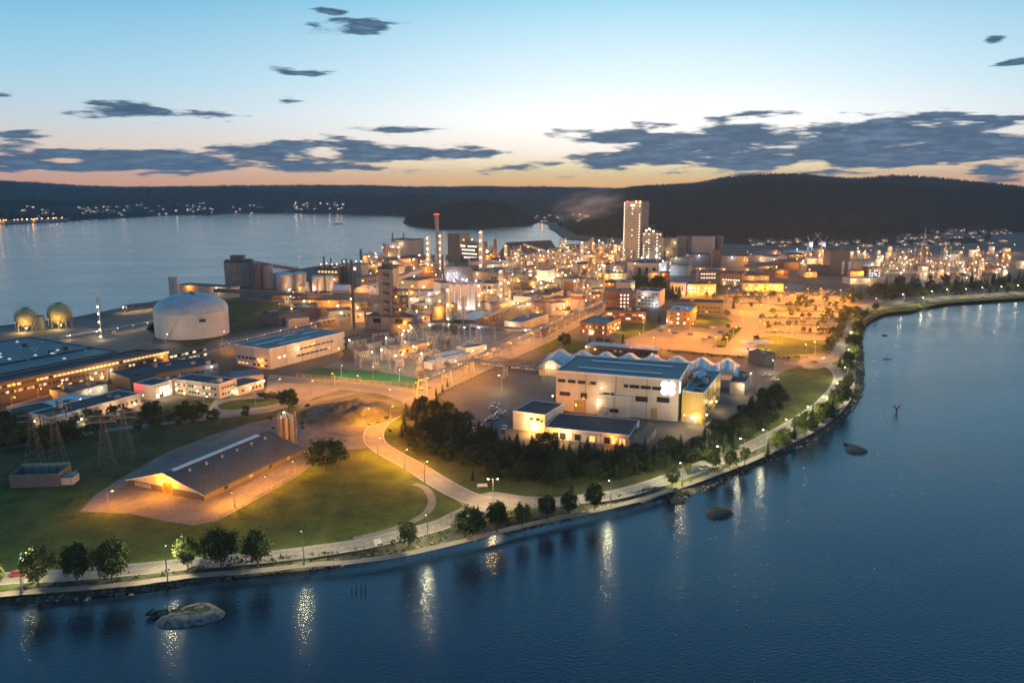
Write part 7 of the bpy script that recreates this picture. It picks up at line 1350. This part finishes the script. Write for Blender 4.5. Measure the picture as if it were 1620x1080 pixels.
for z, cn in zip(zones, cnts):
    zi = z[-1]; poly = [(v.x, v.y) for v in G(*z[:-1])]; xs = [p[0] for p in poly]; ys = [p[1] for p in poly]; k = 0; tries = 0
    while k < cn and tries < 4000:
        tries += 1; x, y = R.uniform(min(xs), max(xs)), R.uniform(min(ys), max(ys))
        if not inside(x, y, poly): continue
        is_tank = R.random() < (.3 if zi != 5 else .5); w = R.uniform(10, 34) if zi in (1, 7, 2) else R.uniform(8, 24); d_ = w * R.uniform(.4, .8); r = math.hypot(w, d_) / 2 if not is_tank else R.uniform(2.5, 6); r_eff = r * .85
        if any((x - q[0]) ** 2 + (y - q[1]) ** 2 < (q[2] * .95 + r_eff) ** 2 for q in PLACED): continue
        if any((x - q[0]) ** 2 + (y - q[1]) ** 2 < (r_eff + 7) ** 2 for q in RP): continue
        k += 1; hot = R.random(); lc = R.choice([SOD, SOD, WARM]) if zi != 5 else R.choice([SOD, WARM, WARM]); near_ = y < 900
        if is_tank:
            h = R.uniform(5, 13); wl_ = R.choice(['tank', 'steel', 'pale', 'grey']); t = thing('plant_tank', landmark_label('small ' + wn[wl_] + ' tank', x, y, 0), 'tank', (x, y, 0)); mb = MB(); mb.lathe([(r, 0), (r, h)], 20); mb.obj('tank_wall', B[wl_], t)
            mb = MB(); mb.lathe([(r * 1.01, h), (r * .5, h + r * .2), (.1, h + r * .26)], 20); mb.obj('tank_roof', B['rgrey'], t); W_ = D_ = r; fx, fy = 0, -r
        else:
            rz = R.choice([.52, .52, .52, 0, .1, .52 + pi / 2]); h = R.uniform(4, 10) if zi not in (4,) else R.uniform(6, 14); wk = R.choice(['pale', 'beige', 'grey', 'dgrey', 'white', 'rust', 'brick2', 'conc']); rk = R.choice(['rtar', 'rtar', 'rgrey', 'rrust', 'rteal', 'rblue'])
            t = thing('plant_shed', landmark_label(f'{"long" if w > 20 else "small"} {wn[wk]} shed with {rn[rk]} roof', x, y, 0), 'shed', (x, y, 0), rz); W_, D_ = w, d_; gb = R.random() < .35; mb = MB()
            if gb:
                g_ = d_ * .16; pr = [(0, 0), (D_, 0), (D_, h), (D_ / 2, h + g_), (0, h)]; mb.add([(a, b, c_) for a in (-W_ / 2, W_ / 2) for b, c_ in pr], [(4, 3, 2, 1, 0), (5, 6, 7, 8, 9), (0, 1, 6, 5), (1, 2, 7, 6), (4, 0, 5, 9)]); mb.obj('wall', B[wk], t)
                mb = MB(); mb.add([(a, b, c_) for a in (-W_ / 2 - .3, W_ / 2 + .3) for b, c_ in ((-.4, h - .05), (D_ / 2, h + g_ + .1), (D_ + .4, h - .05))], [(0, 1, 4, 3)[::-1], (1, 2, 5, 4)[::-1]]); mb.obj('roof', B[rk], t)
            else:
                mb.box(-W_ / 2, 0, 0, W_ / 2, D_, h); mb.obj('wall', B[wk], t); mb = MB(); mb.box(-W_ / 2 - .2, -.2, h, W_ / 2 + .2, D_ + .2, h + .35); mb.obj('roof', B[rk], t)
                for j in range(R.randrange(0, 4)): mb = MB(); a, b = R.uniform(-W_ / 2 + 1, W_ / 2 - 3), R.uniform(1, D_ - 2); mb.box(a, b, h + .35, a + R.uniform(1, 2.5), b + 1.4, h + R.uniform(1, 2.6)); mb.obj('roof_vent', B['lmetal'], t)
            nw = int(W_ / 3.4); litp = .5 if R.random() < .4 else .06; wc = R.choice(['warm', 'yellow', 'white', 'orange'])
            for j in range(nw):
                if ob_count['w'] > 4200: break
                put('window', win_mesh(1.6, 1.4, wc if R.random() < litp else None), t, (-W_ / 2 + 1 + j * 3.4, -.01, h * .45)); ob_count['w'] += 1
            fx, fy = R.uniform(-W_ / 3, W_ / 3), 0
        PLACED.append((x, y, r * .9, 1, 0, w, w)); fb.append(t)
        if R.random() < .85:
            put('lamp', bulb_mesh(lc, R.uniform(.35, .6)), t, (fx, fy - 1.1, h * .8)); light((fx, fy - 3.0, h * .8 - .4), LC[lc], R.choice([1600, 2800, 4500]), t)
        if R.random() < .35:
            c2_ = R.choice([WARM, SOD, COOL]); put('lamp', bulb_mesh(c2_, R.uniform(.4, .65)), t, (0, D_ / 2 if not is_tank else 0, h + 3)); mb = MB(); mb.tube((0, D_ / 2 if not is_tank else 0, h), (0, D_ / 2 if not is_tank else 0, h + 3), .12, 4); mb.obj('lamp_post', B['lmetal'], t); light((0, -1.5, h + 4), LC[c2_], 900, t)
# slim stacks, columns and open steelwork between the sheds
hz_ = 0
for z, cn in zip((zones[0], zones[1], zones[4], zones[7]), (20, 14, 9, 8)):
    poly = [(v.x, v.y) for v in G(*z[:-1])]; xs = [p[0] for p in poly]; ys = [p[1] for p in poly]; j = 0; tr_ = 0
    while j < cn and tr_ < 3000:
        tr_ += 1; x, y = R.uniform(min(xs), max(xs)), R.uniform(min(ys), max(ys))
        if not inside(x, y, poly) or any((x - q[0]) ** 2 + (y - q[1]) ** 2 < (q[2] * .7 + 2) ** 2 for q in PLACED) or any((x - q[0]) ** 2 + (y - q[1]) ** 2 < 81 for q in RP): continue
        j += 1; Dy = y * math.cos(TH) + CH * math.sin(TH); px = 810 + F * x / Dy; yb = 540 + F * (CH * math.cos(TH) - y * math.sin(TH)) / Dy; PLACED.append((x, y, 4, 1, 0, 8, 8))
        hm_ = R.uniform(12, 27); yt = yb - hm_ * F / Dy
        if R.random() < .55: frame_tower('plant_steelwork', landmark_label('open steel frame with pipes and vessels', x, y, 0), px, px + R.uniform(7, 12) * F / Dy, yb, yt, 8, lights=3, lc=R.choice([SOD, WARM]), power=1400, fill=6, col='lmetal')
        else: column_tower('plant_column', landmark_label(('tall' if hm_ > 20 else 'short') + ' slim steel column', x, y, 0), px, yb, yt, R.uniform(.9, 1.9), R.choice(['steel', 'tank', 'rust']), lights=R.choice([0, 2, 3]), power=700, ladder=True)
for i, (a, b) in enumerate((((660, 505, 7), (720, 470, 7)), ((770, 500, 6), (860, 470, 6)), ((700, 455, 9), (820, 462, 9)), ((790, 440, 8), (880, 452, 8)), ((890, 420, 8), (985, 428, 8)), ((800, 410, 8), (960, 412, 8)), ((580, 455, 10), (660, 430, 10)), ((1090, 425, 7), (1240, 428, 7)), ((1400, 432, 6), (1600, 430, 6)), ((1420, 418, 8), (1580, 416, 8)))):
    gallery('pipe_run', ORD[i] + ' of the elevated pipe runs threading the plant, counted from the concrete tower outward', [a, b], 3, 1.8, mat_='lmetal', truss=True, lights=4, lc=SOD if i % 2 else WARM, power=1800, cat='pipe run')
# extra plant lamps on poles
k = 0
for z, cn in zip(zones, (18, 22, 14, 8, 8, 26, 3, 14)):
    poly = [(v.x, v.y) for v in G(*z[:-1])]; xs = [p[0] for p in poly]; ys = [p[1] for p in poly]; j = 0
    while j < cn:
        x, y = R.uniform(min(xs), max(xs)), R.uniform(min(ys), max(ys))
        if not inside(x, y, poly): continue
        j += 1; c_ = R.choice([SOD, SOD, SOD, WARM, COOL] if z[-1] == 5 else [SOD, SOD, SOD, WARM]); zn = ['central plant', 'plant before the fjord', 'harbour side plant', 'yard under the long conveyor', 'yard by the blocky works', 'refinery on the right', 'yard by the turbine hall', 'yard left of the tallest tower'][z[-1]]
        lamp(0, 0, R.uniform(7, 16), c_, 4800, ('sodium' if c_ == SOD else 'white') + ' pole lamp in the ' + zn, 'pole lamps in the ' + zn, at=Vector((x, y, 0)), bulb=R.uniform(.28, .5), parts=y < 800, rz=pi / 2)
# ------------------------------------------------------------------ villages
def house_mesh():
    mb = MB(); mb.box(-5, -4, -3, 5, 4, 4); a = mb.mesh('wall', B['white']); mb = MB(); mb.add([(-5.4, -4.5, 4), (5.4, -4.5, 4), (5.4, 0, 7), (-5.4, 0, 7), (5.4, 4.5, 4), (-5.4, 4.5, 4)], [(0, 1, 2, 3), (3, 2, 4, 5), (0, 3, 5), (1, 4, 2)]); b = mb.mesh('roof', B['rrust']); mb = MB(); mb.add([(x, -4.05, .8) for x in (-3, -1)] + [(x, -4.05, 2.2) for x in (-1, -3)], [(0, 1, 2, 3)]); return a, b, mb.mesh('window', E['warm'])
HA, HR, HW = house_mesh()
for q, lb, c_, big in VILLAGE:
    t = thing('village_house', lb, 'house', (q.x, q.y, q.z), R.uniform(-.5, .5), 'lit houses: ' + lb[:60]); put('wall', HA, t); put('roof', HR, t); put('window', HW, t)
    cc = {'W': WARM, 'S': SOD, 'C': COOL}[c_]; D = q.y; put('lamp', bulb_mesh(cc, 1.0), t, (R.uniform(-3, 3), -5.2, 3.4)).scale = (R.uniform(.2, .6) * D / 3200,) * 3
    if R.random() < .3: light((0, -12, 6), LC[cc], 500, t, 1.0)
for i in range(15):
    x = i * 7.2 + R.uniform(-2, 2); y = interp([(0, 356), (105, 351)], x); q = P(x, y - 1.5, WZ); p = Vector((q.x, q.y, 0)); h = HB['far'].ray_cast(Vector((p.x, p.y, 500)), Vector((0, 0, -1))); z = h[0].z if h[0] else 0
    t = thing('quay_shed', 'low shed glowing orange on the far left quay across the fjord', 'shed', (p.x, p.y, max(z, -1)), 0, 'orange sheds on the far quay'); mb = MB(); mb.box(-12, 0, -2, 12, 12, 8); mb.obj('wall', B['beige'], t); mb = MB(); mb.box(-12.5, -.5, 8, 12.5, 12.5, 8.6); mb.obj('roof', B['rgrey'], t)
    put('lamp', bulb_mesh(SOD if i % 3 else WARM, 1.1), t, (R.uniform(-8, 8), -3, 9)); light((0, -18, 8), LC[SOD], 2200, t, 1)
# smoke drifting from the tallest tower
sm = bpy.data.materials.new('drifting_smoke'); sm.use_nodes = True; t = sm.node_tree; t.nodes.clear(); pv = t.nodes.new('ShaderNodeVolumePrincipled'); pv.inputs['Color'].default_value = (.8, .8, .82, 1); oo = t.nodes.new('ShaderNodeOutputMaterial')
tc_ = t.nodes.new('ShaderNodeTexCoord'); nz_ = t.nodes.new('ShaderNodeTexNoise'); nz_.inputs['Scale'].default_value = 2.6; nz_.inputs['Detail'].default_value = 4; t.links.new(tc_.outputs['Object'], nz_.inputs['Vector'])
ln_ = t.nodes.new('ShaderNodeVectorMath'); ln_.operation = 'LENGTH'; t.links.new(tc_.outputs['Object'], ln_.inputs[0])
def mm(op, a, b):
    n = t.nodes.new('ShaderNodeMath'); n.operation = op
    for i, v in enumerate((a, b)):
        if isinstance(v, (int, float)): n.inputs[i].default_value = v
        else: t.links.new(v, n.inputs[i])
    return n.outputs[0]
fal = mm('MAXIMUM', mm('SUBTRACT', 1.0, ln_.outputs['Value']), 0.0); dn = mm('MULTIPLY', mm('MULTIPLY', fal, mm('MAXIMUM', mm('SUBTRACT', nz_.outputs[0], .38), 0.0)), .16); t.links.new(dn, pv.inputs['Density']); t.links.new(pv.outputs[0], oo.inputs['Volume'])
c1 = PY(985, 316, P(1000, 408).y + 8); c2 = PY(880, 332, c1.y + 60); mb = MB(); mb.ico((0, 0, 0), 1, 3); o = mb.obj('smoke', sm); mid = (c1 + c2) / 2; o.location = mid; o.scale = ((c1 - c2).length * .62, 26, 24); d = c1 - c2; o.rotation_euler = (0, -math.atan2(d.z, math.hypot(d.x, d.y)), math.atan2(d.y, d.x)); o['kind'] = 'stuff'; o['label'] = 'thin grey smoke drifting left from the top of the tallest tower'
# ------------------------------------------------------------------ haze: thin evening air over the fjord
hz = bpy.data.materials.new('evening_haze'); hz.use_nodes = True; t = hz.node_tree; t.nodes.clear()
pv = t.nodes.new('ShaderNodeVolumePrincipled'); pv.inputs['Density'].default_value = 0.72e-4; pv.inputs['Color'].default_value = (0.60, 0.76, 0.97, 1); pv.inputs['Anisotropy'].default_value = 0.3
oo = t.nodes.new('ShaderNodeOutputMaterial'); t.links.new(pv.outputs[0], oo.inputs['Volume'])
hz.cycles.homogeneous_volume = True if hasattr(hz.cycles, 'homogeneous_volume') else False
mb = MB(); mb.box(-7000, -300, -6.5, 7000, 9200, 262)
o = mb.obj('haze', hz); o['kind'] = 'stuff'; o['label'] = 'thin blue evening haze over the fjord'
